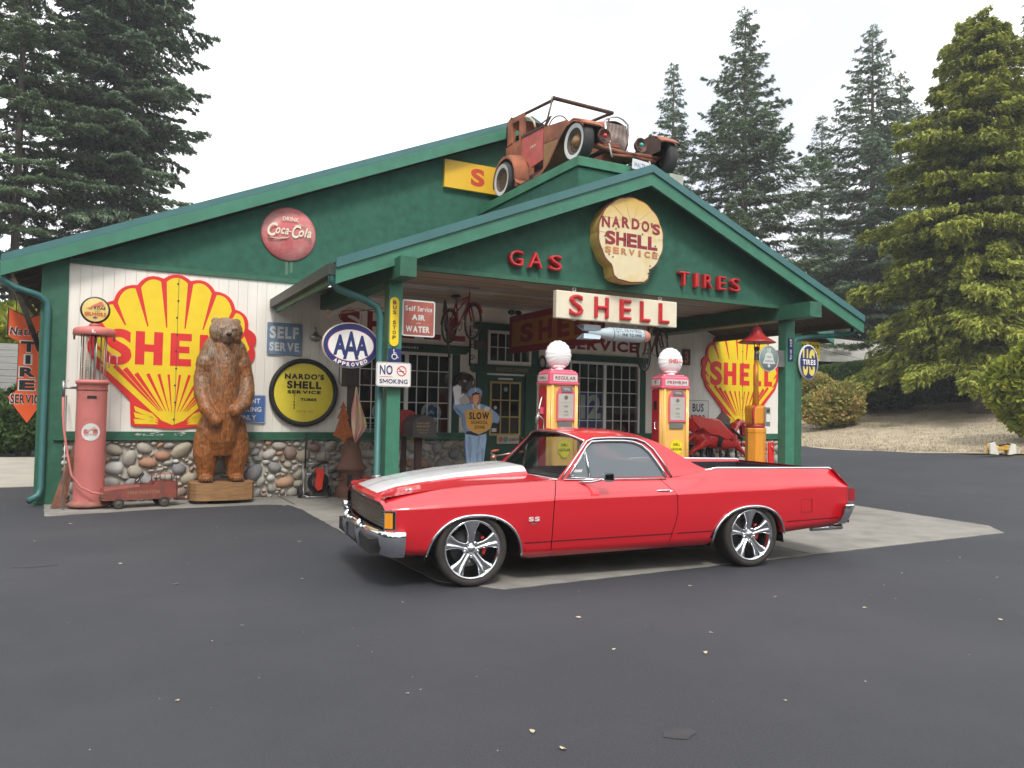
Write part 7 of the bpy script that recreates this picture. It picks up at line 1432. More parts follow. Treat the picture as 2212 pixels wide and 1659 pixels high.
# header panel nose corners
for near in (True, False):
    yy = (lambda y: y) if near else (lambda y: W2-y)
    b = B(CP, True)
    P_ = [(-.70, .07, .67), (-.70, .09, .72), (-.712, .2, .765), (-.745, .32, .765)]; Q_ = [(-.755, .09, .665), (-.765, .12, .70), (-.775, .2, .725), (-.80, .32, .735)]
    b.grid([[(x, yy(y), z) for x, y, z in P_], [(x, yy(y), z) for x, y, z in Q_]], True); b.build('nose_corner', EC)
    # marker lamp in the fender tip
    b = B(BRIGHT); b.add([(x, yy(y), z) for x, y, z in ((-.762, .085, .505), (-.675, .028, .505), (-.675, .035, .668), (-.762, .088, .668))], [(0, 1, 2, 3)]); b.build('lamp_bezel', EC)
    b = B(BLACK); b.add([(x, yy(y-.002), z) for x, y, z in ((-.757, .080, .513), (-.683, .030, .513), (-.683, .037, .658), (-.757, .083, .658))], [(0, 1, 2, 3)]); b.build('lamp_gasket', EC)
    b = B(mat('amber_lens', (.8, .3, .01), .2, coat=1)); b.add([(x, yy(y), z) for x, y, z in ((-.748, .070, .522), (-.7, .037, .522), (-.7, .043, .648), (-.748, .073, .648), (-.757, .076, .522), (-.757, .079, .648))], [(0, 1, 2, 3), (4, 0, 3, 5)]); b.build('marker_lens', EC)
    b = B(CP); b.add([(x, yy(y), z) for x, y, z in ((-.762, .09, .505), (-.675, .03, .505), (-.66, .02, .30), (-.74, .1, .30))], [(0, 1, 2, 3)]); b.build('fender_lower_tip', EC)
# grille with bars and headlamps
def gs(y, ins=0): v = (y-CT)/CT; return -.765+.05*v*v+ins
b = B(UND, True); b.grid([[(gs(y, .05), y, .50), (gs(y, .05), y, .73)] for y in fr(.13, W2-.13, 16)], False); b.build('grille_backing', EC)
GB = mat('dark_grille_bar', (.06, .06, .06), .35, .6)
for k in range(9): b = B(GB, True); b.tube([(gs(y, .0), y, .515+k*.0245) for y in fr(.16, W2-.16, 14)], [(.007, .014)]*15, 6); b.build('grille_bar', EC)
b = B(GB, True); b.tube([(gs(.13, .0), .14, .5), (gs(.13), .15, .73)], .016, 5); b.tube([(gs(.13, .0), W2-.14, .5), (gs(.13), W2-.15, .73)], .016, 5); b.build('grille_frame', EC)
b = B(CHROME, True); b.lathe([(0, -.035), (.03, -.03), (.036, -.04), (.045, -.03), (.04, .02), (.015, .05)], (-.84, 1.36, .57), 'x', 22); b.tube([(-.83, 1.36, .53), (-.82, 1.36, .45)], .016, 6); b.build('fog_lamp', EC)
# front bumper
def bump(name, path, prof, m=CHROME):
    b = B(m, True); rows = []
    for i, (x, y, tx, ty) in enumerate(path): rows.append([(x+tx*o, y+ty*o, z) for o, z in prof])
    b.grid(rows, True); return b.build(name, EC)
pathf = []
for k in range(33):
    f = k/32; 
    pts = [(-.60, -.012), (-.69, -.01), (-.74, .02), (-.78, .1), (-.82, .35), (-.845, .6), (-.85, CT)]
    pts = pts+[(x, W2-y) for x, y in reversed(pts[:-1])]
    g = f*(len(pts)-1); i = min(int(g), len(pts)-2); x = lerp(pts[i][0], pts[i+1][0], g-i); y = lerp(pts[i][1], pts[i+1][1], g-i); dx, dy = pts[i+1][0]-pts[i][0], pts[i+1][1]-pts[i][1]; L = math.hypot(dx, dy); pathf.append((x, y, -dy/L, dx/L))
bump('front_bumper', pathf, [(-.05, .495), (-.01, .5), (.008, .485), (.012, .45), (.01, .4), (-.0, .36), (-.02, .31), (-.04, .285)])
for y in (.62, W2-.62): b = B(CHROME, True); b.tube([(-.85, y, .53), (-.865, y, .5), (-.875, y, .42), (-.85, y, .3)], [(.03, .02), (.042, .03), (.042, .028), (.03, .02)], 12); b.build('bumper_guard', EC)
b = B(mat('number_plate_dark', (.08, .08, .09), .5)); b.box(-.872, -.866, CT-.15, CT+.15, .33, .46); b.build('licence_plate', EC)
b = B(UND); b.box(-.86, -.6, .2, W2-.2, .3, .42); b.build('valance', EC)
# rear bumper, lamp, tail
pr_ = [(4.13, -.005), (4.25, .01), (4.32, .06), (4.36, .3), (4.37, CT)]; pr_ = pr_+[(x, W2-y) for x, y in reversed(pr_[:-1])]; pathr = []
for k in range(29):
    g = k/28*(len(pr_)-1); i = min(int(g), len(pr_)-2); x = lerp(pr_[i][0], pr_[i+1][0], g-i); y = lerp(pr_[i][1], pr_[i+1][1], g-i); dx, dy = pr_[i+1][0]-pr_[i][0], pr_[i+1][1]-pr_[i][1]; L = math.hypot(dx, dy); pathr.append((x, y, dy/L, -dx/L))
b = B(CHROME, True); b.grid([[(x+tx*o-sl_, y+ty*o, z) for o, z, sl_ in ((-.03, .59, -.0), (.0, .592, 0), (.012, .575, 0), (.01, .5, .03), (.0, .42, .07), (-.02, .385, .09))] for x, y, tx, ty in pathr], True); b.build('rear_bumper', EC)
b = B(CP); b.add([(4.24, .05, .39), (4.24, W2-.05, .39), (4.24, W2-.05, .77), (4.24, .05, .77), (4.07, W2-.1, .955), (4.07, .1, .955)], [(0, 1, 2, 3), (3, 2, 4, 5)]); b.build('tailgate', EC)
for near in (True, False):
    yy = (lambda y: y) if near else (lambda y: W2-y)
    b = B(BRIGHT); b.box(4.2, 4.275, min(yy(.03), yy(.2)), max(yy(.03), yy(.2)), .6, .775); b.build('tail_lamp_bezel', EC); b = B(mat('red_tail_lens', (.35, .01, .02), .15, coat=1)); b.box(4.215, 4.285, min(yy(.02), yy(.19)), max(yy(.02), yy(.19)), .62, .755); b.build('tail_lamp', EC)
b = B(BRIGHT, True); b.tube([(3.8, .14, .33), (4.17, .09, .345)], .028, 10); b.build('exhaust_pipe', EC)
# ---------------- greenhouse
def ygh(z): return .135+(z-.89)*.40
def ringpts(near):
    yy = (lambda y: y) if near else (lambda y: W2-y)
    outer = [(.835, .89), (.93, .985), (1.03, 1.085), (1.12, 1.18), (1.185, 1.25), (1.26, 1.272), (1.42, 1.288), (1.6, 1.288), (1.76, 1.278), (1.88, 1.262), (2.0, 1.22), (2.12, 1.155), (2.24, 1.085), (2.35, 1.022), (2.44, .983), (2.54, .966), (2.3, .93), (2.13, .905), (2.04, .893), (1.7, .888), (1.3, .89), (1.0, .893)]
    inner = [(.945, .905), (.99, .955), (1.06, 1.03), (1.13, 1.11), (1.2, 1.19), (1.255, 1.228), (1.42, 1.236), (1.56, 1.236), (1.66, 1.232), (1.74, 1.218), (1.8, 1.19), (1.84, 1.158), (1.875, 1.115), (1.905, 1.07), (1.93, 1.03), (1.95, .99), (1.97, .955), (1.985, .925), (1.995, .903), (1.7, .9), (1.3, .9), (1.0, .9)]
    return outer, inner, yy
for near in (True, False):
    outer, inner, yy = ringpts(near); n_ = len(outer); b = B(CP, True)
    b.add([(s, yy(ygh(z)-(.014 if z > .9 else 0)), z) for s, z in outer]+[(s, yy(ygh(z)), z) for s, z in inner], [(i, (i+1) % n_, (i+1) % n_+n_, i+n_) for i in range(n_)], True)
    b.build('roof_pillar', EC)
    # bright trims: window surround and drip rail
    tr = [(.94, .897), (1.06, 1.035), (1.19, 1.185), (1.25, 1.232), (1.42, 1.241), (1.6, 1.241), (1.70, 1.232), (1.79, 1.2), (1.86, 1.14), (1.92, 1.05), (1.97, .965), (2.0, .897)]
    b = B(BRIGHT, True); b.tube([(s, yy(ygh(z)-.014), z) for s, z in tr], [(.007, .013)]*len(tr), 6); b.build('window_trim', EC)
    tr2 = [(.885, .905), (1.0, 1.03), (1.12, 1.155), (1.2, 1.238), (1.27, 1.262), (1.45, 1.272), (1.62, 1.271), (1.74, 1.262), (1.83, 1.232), (1.91, 1.168), (1.98, 1.06), (2.05, .91)]
    b = B(BRIGHT, True); b.tube([(s, yy(ygh(z)-.016), z) for s, z in tr2], [(.008, .01)]*len(tr2), 6); b.build('drip_rail', EC)
    trb = B(NAVY if False else TRIM, True); trb.tube([(s+.012, yy(ygh(z)-.0135), z-.014) for s, z in tr2[4:]], [(.004, .012)]*len(tr2[4:]), 5); trb.build('window_seal', EC)
    b = B(BRIGHT, True); b.tube([(1.175, yy(ygh(.9)-.01), .9), (1.17, yy(ygh(1.15)-.01), 1.15)], .008, 6); b.tube([(.97, yy(ygh(.905)-.012), .908), (1.17, yy(ygh(.905)-.012), .908)], .006, 5); b.tube([(.975, yy(ygh(.93)-.012), .925), (1.155, yy(ygh(1.13)-.012), 1.135)], .005, 5); b.build('vent_frame', EC)
    b = B(BRIGHT, True); b.tube([(.9, yy(.122), .893), (1.4, yy(.122), .889), (2.0, yy(.122), .887)], .006, 5); b.build('belt_trim', EC)
SGL = glass('car_side_glass', tint=(.30, .36, .4), opaq=.6, refl=.9, basecol=(.17, .21, .235)); SGF = glass('car_far_glass', tint=(.8, .85, .85), opaq=.02, refl=.5); WGL = glass('windshield_glass', tint=(.62, .68, .66), opaq=.08, refl=.22)  # near side glass: grey-blue sky reflection put into its body colour
for near in (True, False):
    outer, inner, yy = ringpts(near); b = B(SGL if near else SGF); P_ = inner[:19]; b.add([(s, yy(ygh(z)+.004), z) for s, z in P_ if s >= 1.0], [tuple(range(len([1 for q in P_ if q[0] >= 1.0])))]); 
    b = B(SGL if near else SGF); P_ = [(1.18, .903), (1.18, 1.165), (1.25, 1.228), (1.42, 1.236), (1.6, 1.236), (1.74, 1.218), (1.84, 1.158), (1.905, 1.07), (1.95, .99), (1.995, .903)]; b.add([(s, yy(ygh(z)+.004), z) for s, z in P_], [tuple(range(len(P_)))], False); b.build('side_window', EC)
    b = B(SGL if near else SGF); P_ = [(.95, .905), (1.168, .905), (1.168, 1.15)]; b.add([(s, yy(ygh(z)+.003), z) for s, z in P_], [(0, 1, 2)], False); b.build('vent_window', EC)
# roof skin
def rfz(s, y): u = (y-CT)/(CT-.285); zt = pl(s, [(1.04, 1.318), (1.15, 1.338), (1.35, 1.355), (1.6, 1.352), (1.8, 1.335), (1.95, 1.3), (2.05, 1.26)]); ze = pl(s, [(1.04, 1.235), (1.19, 1.25), (1.27, 1.272), (1.6, 1.288), (1.88, 1.262), (2.0, 1.22), (2.05, 1.2)]); return ze+(zt-ze)*max(0, (1-abs(u)**2.6))
b = B(CP, True); rows = []
for i in range(25):
    row = []
    for j in range(29):
        v = j/28*2-1; s0 = 1.185-.115*(1-v*v); s1 = 2.0-.02*(1-v*v); s = lerp(s0, s1, i/24); y = CT+v*(CT-.27); row.append((s, y, rfz(s, y)))
    rows.append(row)
b.grid(rows, True); b.grid([rows[0], [(x-.006, y, z-.02) for x, y, z in rows[0]]], True); b.grid([rows[-1], [(x-.01, y, z-.03) for x, y, z in rows[-1]]], True); b.build('roof', EC)
b = B(mat('headliner', (.05, .045, .04), .9), True); b.grid([[(x, y, z-.03) for x, y, z in r_q] for r_q in rows], True); b.build('headlining', EC)
# windscreen
b = B(WGL, True); wr = []
for i in range(13):
    f = i/12; row = []
    for j in range(25):
        v = j/24*2-1; yb = CT+v*(CT-.15); yt = CT+v*(CT-.275); sb_ = .90-.22*(1-v*v); st_ = 1.185-.115*(1-v*v); zb_ = .885+.03*(1-v*v); zt_ = rfz(st_, CT+v*(CT-.27))-.012; row.append((lerp(sb_, st_, f), lerp(yb, yt, f), lerp(zb_, zt_, f)))
    wr.append(row)
b.grid(wr, True); b.build('windscreen', EC)
b = B(BRIGHT, True); b.tube([wr[i][0] for i in range(13)], .011, 6); b.tube([wr[i][-1] for i in range(13)], .011, 6); b.tube([(x-.004, y, z+.006) for x, y, z in wr[-1]], .008, 6); b.tube([(x-.004, y, z) for x, y, z in wr[0]], .007, 6); b.build('windscreen_trim', EC)
# cowl panel between bonnet and screen
b = B(CP, True); b.grid([[(sback(y)-.02, y, zsh(.8)-.0+.004*0-.012) for y in fr(.135, W2-.135, 20)], [(.92-.22*(1-((y-CT)/(CT-.14))**2)+.01, y, .888+.03*(1-((y-CT)/(CT-.14))**2)) for y in fr(.135, W2-.135, 20)]], True); b.build('cowl', EC)
b = B(CP, True); b.grid([[(s, .06+.075+(.0), zsh(s)) for s in (.78, .85, .92)], [(s, .24, zsh(s)-.0) for s in (.78, .85, .92)]], False); b.grid([[(s, W2-.135, zsh(s)) for s in (.78, .85, .92)], [(s, W2-.24, zsh(s)) for s in (.78, .85, .92)]], False); b.build('cowl_corner', EC)
b = B(TRIM, True); b.tube([(.62, .75, .945), (.72, .45, .93), (.83, .26, .92)], .007, 5); b.tube([(.62, 1.55, .945), (.72, 1.2, .95), (.7, 1.0, .95)], .007, 5); b.build('wiper', EC)
# interior
INT = mat('black_vinyl', (.02, .02, .022), .5)
b = B(INT, True); b.bbox(.86, 1.12, .2, W2-.2, .7, .9, .03); b.build('dashboard', EC)
for y0_, y1_ in ((.25, .85), (1.0, 1.6)): b = B(INT); b.bbox(1.45, 1.9, y0_, y1_, .45, .62, .05); b.bbox(1.8, 1.95, y0_, y1_, .55, 1.02, .05); b.build('seat', EC)
b = B(INT, True); b.M = Matrix.Translation((1.28, .5, .86)) @ Matrix.Rotation(R(62), 4, 'Y'); b.torus((0, 0, 0), .18, .013, 'z', 26, 6); b.tube([(-.17, 0, 0), (.17, 0, 0)], .01, 5); b.build('steering_wheel', EC)
b = B(INT); b.box(.62, 2.1, .14, W2-.14, .38, .42); b.add([(2.06, .2, .5), (2.06, W2-.2, .5), (2.06, W2-.2, .93), (2.06, .2, .93)], [(0, 1, 2, 3)]); b.build('cabin_floor', EC)
b = B(SGF); b.add([(2.06, .22, .93), (2.06, W2-.22, .93), (1.98, W2-.3, 1.24), (1.98, .3, 1.24)], [(0, 1, 2, 3)]); b.build('rear_window', EC)
b = B(mat('paper_sticker', (.7, .7, .68), .6)); b.prism([(1.02, .955), (1.10, .955), (1.11, .98), (1.01, .98)], ygh(.96)-.002, ygh(.96), 'xzy'); b.box(.98, 1.01, ygh(.93)-.003, ygh(.93)-.001, .925, .933); b.build('window_sticker', EC)
# bed
BL = mat('black_bed_liner', (.02, .02, .024), .55, var=.2)
b = B(BL); b.box(2.12, 4.1, .2, W2-.2, .52, .55); b.box(2.1, 2.13, .2, W2-.2, .55, .93); b.box(2.3, 4.06, W2-.21, W2-.16, .55, .935); b.box(2.3, 4.06, .16, .21, .55, .93); b.box(4.03, 4.08, .2, W2-.2, .55, .93); b.build('bed_liner', EC)
for near in (True, False):
    yy = (lambda y: y) if near else (lambda y: W2-y)
    b = B(CP, True); b.grid([[(s, yy(tpl(s)+tsh(s)), zsh(s)), (s, yy(.2), zsh(s)+.006), (s, yy(.21), zsh(s)-.03)] for s in fr(2.1, 4.06, 16)]+[[(4.24, yy(.15), .83), (4.24, yy(.2), .83), (4.24, yy(.2), .8)]], False); b.build('bed_rail', EC)
    b = B(BRIGHT, True); b.tube([(s, yy(tpl(s)+tsh(s)+.01), zsh(s)+.008) for s in (2.46, 2.6, 3.2, 4.06, 4.13, 4.2, 4.27)], [(.008, .016)]*7, 6); b.build('rail_trim', EC)
b = B(BRIGHT, True); b.tube([(2.14, .25, .965), (2.12, CT, .975), (2.14, W2-.25, .965)], .01, 6); b.build('cab_trim', EC)
# sail inner faces (buttress thickness)
for near in (True, False):
    yy = (lambda y: y) if near else (lambda y: W2-y); b = B(CP, True); O_ = [(1.96, 1.235), (2.0, 1.22), (2.12, 1.155), (2.24, 1.085), (2.35, 1.022), (2.44, .983), (2.54, .966)]
    b.grid([[(s, yy(ygh(z)-.014), z) for s, z in O_], [(s-.01, yy(ygh(z)+.03), z+.004) for s, z in O_], [(s-.02, yy(ygh(z)+.06), z-.01) for s, z in O_], [(s-.02, yy(ygh(z)+.065), .93) for s, z in O_]], True); b.build('sail_panel', EC)
# mirror, handle, lock, badge, fuel door, antenna
b = B(CHROME, True); b.tube([(1.05, .11, .868), (1.15, .06, .872), (1.2, .0, .89), (1.22, -.04, .915)], [.014, .012, .01, .012], 8); m_ = b.build('door_mirror', EC)
b = B(CHROME, True); P_ = [(1.20, .90), (1.205, .955), (1.22, .965), (1.29, .965), (1.305, .95), (1.305, .90), (1.29, .885), (1.22, .885)]; b.prism(P_, -.09, -.04, 'xzy'); b.build('mirror_head', m_); b = B(mat('mirror_dark', (.02, .02, .025), .05, .8)); b.prism([(x*1.0+.0, z) for x, z in [(1.21, .905), (1.214, .95), (1.295, .955), (1.295, .9)]], -.0925, -.0905, 'xzy'); b.build('mirror_glass', m_)
b = B(CHROME, True); b.tube([(1.83, .035, .778), (1.86, .02, .782), (1.96, .018, .782), (2.0, .03, .778)], [(.006, .01)]*4, 6); b.ell((1.99, .03, .772), (.025, .018, .014)); b.build('door_handle', EC)
b = B(CHROME, True); b.lathe([(0, -.006), (.012, -.005), (.013, 0)], (1.965, .008, .688), 'y', 12); b.build('door_lock', EC)
b = B(FW); b.text('SS', .50, .605, .545, .585, .012, 'heavy'); b.build('badge', EC); 
for (a0, a1, c0, c1) in ((.53, .545, .515, .525), (.55, .565, .515, .525), (.57, .585, .517, .527)): b = B(BRIGHT); b.box(a0, a1, -.004+tside(.55, .52), tside(.55, .52), c0, c1); b.build('badge', EC)
b = B(mat('dark_body_line', 0), True); y_ = tside(3.6, .6)-.002; b.tube([(3.56, y_, .655), (3.70, y_, .655), (3.70, y_+.004, .525), (3.56, y_+.004, .525)], .0025, 4, closed=True); b.build('fuel_door_gap', EC)
# wheels
def car_wheel(x, near):
    t = thing('wheel', None, None, (0, 0, 0)); t.parent = EC; t.name = 'wheel'; ORG[t.name] = Vector((0, 0, 0)); z = .318; yo = .03 if near else W2-.03; sg = 1 if near else -1
    def A_(pr): return [(r_q, sg*h_) for r_q, h_ in pr]
    c = (x, yo, z); TY_ = mat('car_tyre', (.032, .028, .024), .75, var=.15, scale=14, bump=.2, bscale=50)
    b = B(TY_, True); b.lathe(A_([(.252, .006), (.262, -.008), (.285, -.012), (.308, -.004), (.318, .02), (.32, .06), (.32, .18), (.316, .21), (.3, .23), (.25, .23)]), c, 'y', 56); b.build('tyre', t)
    b = B(BLACK, True)
    for k in range(4): b.lathe(A_([(.3206, .05+k*.04), (.3206, .056+k*.04)]), c, 'y', 56)
    b.build('tread_groove', t)
    b = B(CHROME, True); b.lathe(A_([(.25, .03), (.256, .004), (.25, -.006), (.238, 0), (.232, .02), (.228, .06), (.222, .12), (.218, .18)]), c, 'y', 56); b.build('rim', t)
    b = B(mat('brake_dark', (.06, .06, .06), .5, .7), True); b.lathe(A_([(0, .12), (.16, .12), (.165, .13)]), c, 'y', 36); b.build('brake_disc', t)
    b = B(UND, True); b.lathe(A_([(0, .18), (.22, .18)]), c, 'y', 30); b.build('wheel_back', t)
    if near:
        b = B(RED, True); b.M = Matrix.Translation(c); b.tube([(.12, .1, .09), (.15, .1, .02), (.13, .1, -.06)], [.016, .022, .016], 8); b.M = Matrix.Identity(4); b.build('brake_caliper', t)
    # five split spokes
    for k in range(5):
        a = PI/2+2*PI*k/5; b = B(CHROME, True); ca, sa = math.cos(a), math.sin(a)
        secs = [(.04, .036, .05), (.08, .034, .042), (.12, .036, .034), (.16, .046, .027), (.2, .066, .02), (.234, .09, .016)]
        top = []; rows = []
        for r_q, hw, dp in secs:
            row = []
            for u_, dd in ((-1, .05), (-.95, .008), (-.6, -.008), (-.25, .0), (0, .012), (.25, .0), (.6, -.008), (.95, .008), (1, .05)):
                px, pz = r_q, u_*hw; row.append((c[0]+px*ca-pz*sa, c[1]+sg*(dp+dd), c[2]+px*sa+pz*ca))
            rows.append(row)
        b.grid(rows, True); b.build('spoke', t)
        b = B(CHROME, True); a2 = a+PI/5; b.M = Matrix.Translation((c[0]+.062*math.cos(a2), c[1], c[2]+.062*math.sin(a2))); b.lathe(A_([(0, .03), (.012, .03), (.014, .06)]), (0, 0, 0), 'y', 8); b.M = Matrix.Identity(4); b.build('lug_nut', t)
    b = B(CHROME, True); b.lathe(A_([(0, .018), (.03, .02), (.04, .035), (.05, .06)]), c, 'y', 24); b.build('hub_cap', t)
for x in (.0, 2.945):
    for near in (True, False): car_wheel(x, near)

# ================================================================== RUSTY OLD CAR ON THE ROOF (world coordinates; nose towards -Y)
RC = thing('rusty_old_car', 'rusty stripped 1930s car with whitewall tyres standing on the platform above the portico roof', 'car', (7.42, 11.5, 5.49))
RC.location = (7.42*.98, 11.5*.98, 1.51+(5.49-1.51)*.98); RC.scale = (.98,)*3
RB = mat('rust_body', (.3, .10, .05), .8, var=.3, scale=4, bump=.2, bscale=40, dirt=(.17, .07, .04), dscale=3, damt=.42); RR = mat('faded_red_door', (.5, .1, .08), .65, var=.18, scale=4, dirt=(.2, .07, .035), dscale=3, damt=.35); OLV = mat('olive_rust_panel', (.3, .16, .06), .75, var=.25, scale=3, dirt=(.1, .05, .03), dscale=3, damt=.4)
DKR = mat('dark_rust', (.07, .04, .03), .85, var=.25); WWL = mat('whitewall', (.6, .6, .58), .6, var=.1, dirt=(.4, .38, .34), dscale=9, damt=.3)
ZP = 5.49; CX = 7.42; HWB = .62
def mx_(f, x): return f*x
def rwheel(x, y, r, sg, white=True, hub=True, steer=0):
    t = thing('wheel', None, None, (7.42, 11.5, 5.49)); t.parent = RC; t.location = (0, 0, 0); ORG[t.name] = Vector((7.42, 11.5, 5.49))
    b = B(mat('old_tyre_rubber', (.035, .036, .036), .75, var=.2, scale=14), True); MM = Matrix.Translation((x, y, ZP+r)) @ Matrix.Rotation(steer, 4, 'Z')
    b.M = MM; b.lathe([(r*.62, sg*.01), (r*.72, sg*.0), (r*.9, sg*-.006), (r*.98, sg*.02), (r, sg*.06), (r, sg*.14), (r*.95, sg*.18), (r*.62, sg*.18)], (0, 0, 0), 'x', 40); b.M = Matrix.Identity(4); b.build('tyre', t)
    if white: b = B(WWL, True); b.M = MM; b.lathe([(r*.66, sg*.002), (r*.75, sg*-.004), (r*.87, sg*-.008)], (0, 0, 0), 'x', 40); b.build('whitewall_ring', t)
    b = B(mat('rusty_rim', (.12, .08, .06), .6, .4, var=.3), True); b.M = MM; b.lathe([(0, sg*.05), (r*.3, sg*.045), (r*.52, sg*.04), (r*.58, sg*.02), (r*.65, sg*.005)], (0, 0, 0), 'x', 32); b.build('rim', t)
    b = B(BLACK, True); b.M = MM
    for k in range(12): a = 2*PI*k/12; b.ell((sg*.038, r*.46*math.cos(a), r*.46*math.sin(a)), (.008, .014, .02), 6, 4)
    b.build('rim_hole', t)
    if hub: b = B(mat('brass_hubcap', (.3, .17, .07), .4, .6, var=.25), True); b.M = MM; b.lathe([(0, sg*-.02), (r*.18, sg*-.012), (r*.3, sg*.02), (r*.33, sg*.045)], (0, 0, 0), 'x', 24); b.build('hubcap', t)
rwheel(6.47, 12.8, .335, 1, hub=False); rwheel(6.5, 10.33, .325, 1); rwheel(8.37, 12.8, .335, -1, hub=False); rwheel(8.36, 10.33, .325, -1, white=False, hub=False, steer=R(-0))
def side2(pts, x_near, th, m, name, far=True, label=None):
    for sg in ((1, -1) if far else (1,)):
        b = B(m); xs = (x_near, x_near+th) if sg == 1 else (2*CX-x_near, 2*CX-x_near-th)
        n_ = len(pts); b.add([(xs[0], y, z) for y, z in pts]+[(xs[1], y, z) for y, z in pts], [tuple(range(n_)), tuple(range(2*n_-1, n_-1, -1))]+[(i, i+n_, (i+1) % n_+n_, (i+1) % n_) for i in range(n_)], False); b.build(name, RC, label=label)
XN = 6.78
# rear body quarter with window hole
for sg in (1, -1):
    X_ = XN if sg == 1 else 2*CX-XN; b = B(RB)
    for pts in ([(13.2, 5.85), (13.25, 6.6), (12.6, 6.62), (12.6, 5.85)], [(13.25, 6.6), (13.25, 7.02), (13.15, 7.13), (13.02, 7.02), (13.02, 6.65)], [(13.15, 7.13), (12.5, 7.06), (12.5, 6.98), (13.02, 7.02)], [(12.72, 7.0), (12.5, 6.98), (12.5, 6.6), (12.72, 6.63)]):
        b.add([(X_, y, z) for y, z in pts]+[(X_+sg*.03, y, z) for y, z in pts], [tuple(range(len(pts))), tuple(range(2*len(pts)-1, len(pts)-1, -1))]+[(i, i+len(pts), (i+1) % len(pts)+len(pts), (i+1) % len(pts)) for i in range(len(pts))], False)
    b.build('rear_quarter', RC)
b = B(RB, True); b.grid([[(x, 13.25-.0, z) for x in fr(XN, 2*CX-XN, 8)] for z in (5.85, 6.3, 6.62)], False); b.grid([[(x, 13.25, 7.0), (x, 13.2, 7.1), (x, 13.05, 7.16)] for x in fr(XN, 2*CX-XN, 8)], True); b.box(XN, XN+.18, 13.2, 13.25, 6.6, 7.02); b.box(2*CX-XN-.18, 2*CX-XN, 13.2, 13.25, 6.6, 7.02); b.build('rear_panel', RC)
side2([(12.58, 6.6), (11.82, 6.56), (11.80, 5.98), (12.2, 5.95), (12.58, 6.28)], XN-.012, .04, RR, 'door'); side2([(12.6, 6.65), (11.8, 6.6), (11.8, 6.56), (12.6, 6.6)], XN-.025, .05, DKR, 'belt_moulding')
b = B(mat('pale_flaked_print', (.6, .5, .35), .8)); 
for k in range(7): b.box(XN-.0145, XN-.0125, 12.05+.03*k, 12.065+.03*k+.01*(k % 2), 6.30+.01*(k % 3), 6.335+.012*(k % 2))
b.build('flaked_lettering', RC)
side2([(11.78, 6.56), (11.0, 6.44), (11.0, 6.2), (11.78, 6.26)], XN-.005, .03, RB, 'cowl_side'); side2([(11.78, 6.25), (11.0, 6.19), (11.2, 5.85), (11.5, 5.72), (11.78, 5.72)], XN-.005, .03, OLV, 'cowl_lower')
# top frame and pillars
b = B(DKR, True)
for X_ in (XN+.03, 2*CX-XN-.03):
    b.tube([(X_, 13.1, 7.12), (X_, 12.5, 7.06), (X_, 11.55, 6.97)], .028, 6)
b.build('roof_rail', RC)
b = B(DKR, True); b.tube([(XN+.0, 11.5, 6.99), (2*CX-XN-.0, 11.5, 6.97)], .035, 6); b.build('header_bar', RC)
for X_, sg in ((XN+.02, 1), (2*CX-XN-.02, -1)): b = B(mat('bare_pillar', (.3, .24, .22), .5, .5, var=.3), True); b.tube([(X_, 11.55, 6.97), (X_, 11.75, 6.58)], .02, 6); b.build('windscreen_pillar', RC)
b = B(mat('weld_blob', (.55, .55, .52), .7), True); b.ell((XN+.02, 11.52, 7.0), (.04, .04, .05), 10, 6); b.build('hinge_blob', RC)
b = B(DKR, True); b.tube([(XN+.25, 12.4, 6.6), (XN+.3, 12.1, 6.9)], .03, 6); b.tube([(XN+.02, 12.4, 6.62), (XN+.1, 11.9, 6.74), (XN+.1, 11.7, 6.75)], .014, 5); b.build('lever', RC)
b = B(BLACK, True); b.M = Matrix.Translation((XN+.4, 11.95, 6.7)) @ Matrix.Rotation(R(-60), 4, 'X'); b.torus((0, 0, 0), .19, .012, 'z', 26, 5); b.build('steering_wheel', RC)
b = B(mat('pale_rope', (.6, .45, .32), .8), True); b.tube([(XN, 12.48, 6.98), (XN, 12.3, 6.9), (XN, 12.15, 6.78), (XN, 12.1, 6.66)], .02, 6); b.build('cloth_strip', RC)
# bonnet
b = B(RB, True); rows = []
for y, hw, zt, zb in ((11.8, HWB, 6.56, 5.9), (11.3, .52, 6.5, 5.9), (10.8, .34, 6.44, 5.85), (10.5, .24, 6.36, 5.8)):
    rows.append([(CX-hw, y, zb), (CX-hw, y, zt-.12), (CX-hw*.85, y, zt-.04), (CX-hw*.4, y, zt), (CX, y, zt+.015), (CX+hw*.4, y, zt), (CX+hw*.85, y, zt-.04), (CX+hw, y, zt-.12), (CX+hw, y, zb)])
b.grid(rows, True); b.build('bonnet', RC)
b = B(DKR, True); b.box(XN+.03, 2*CX-XN-.03, 11.0, 13.2, 5.78, 5.84); b.tube([(CX-.33, 10.2, 5.78), (CX-.36, 13.1, 5.8)], .05, 5); b.tube([(CX+.33, 10.2, 5.78), (CX+.36, 13.1, 5.8)], .05, 5); b.build('chassis', RC)
b = B(DKR); b.box(XN+.1, 2*CX-XN-.1, 12.2, 12.3, 5.9, 6.4); b.build('seat_back', RC)
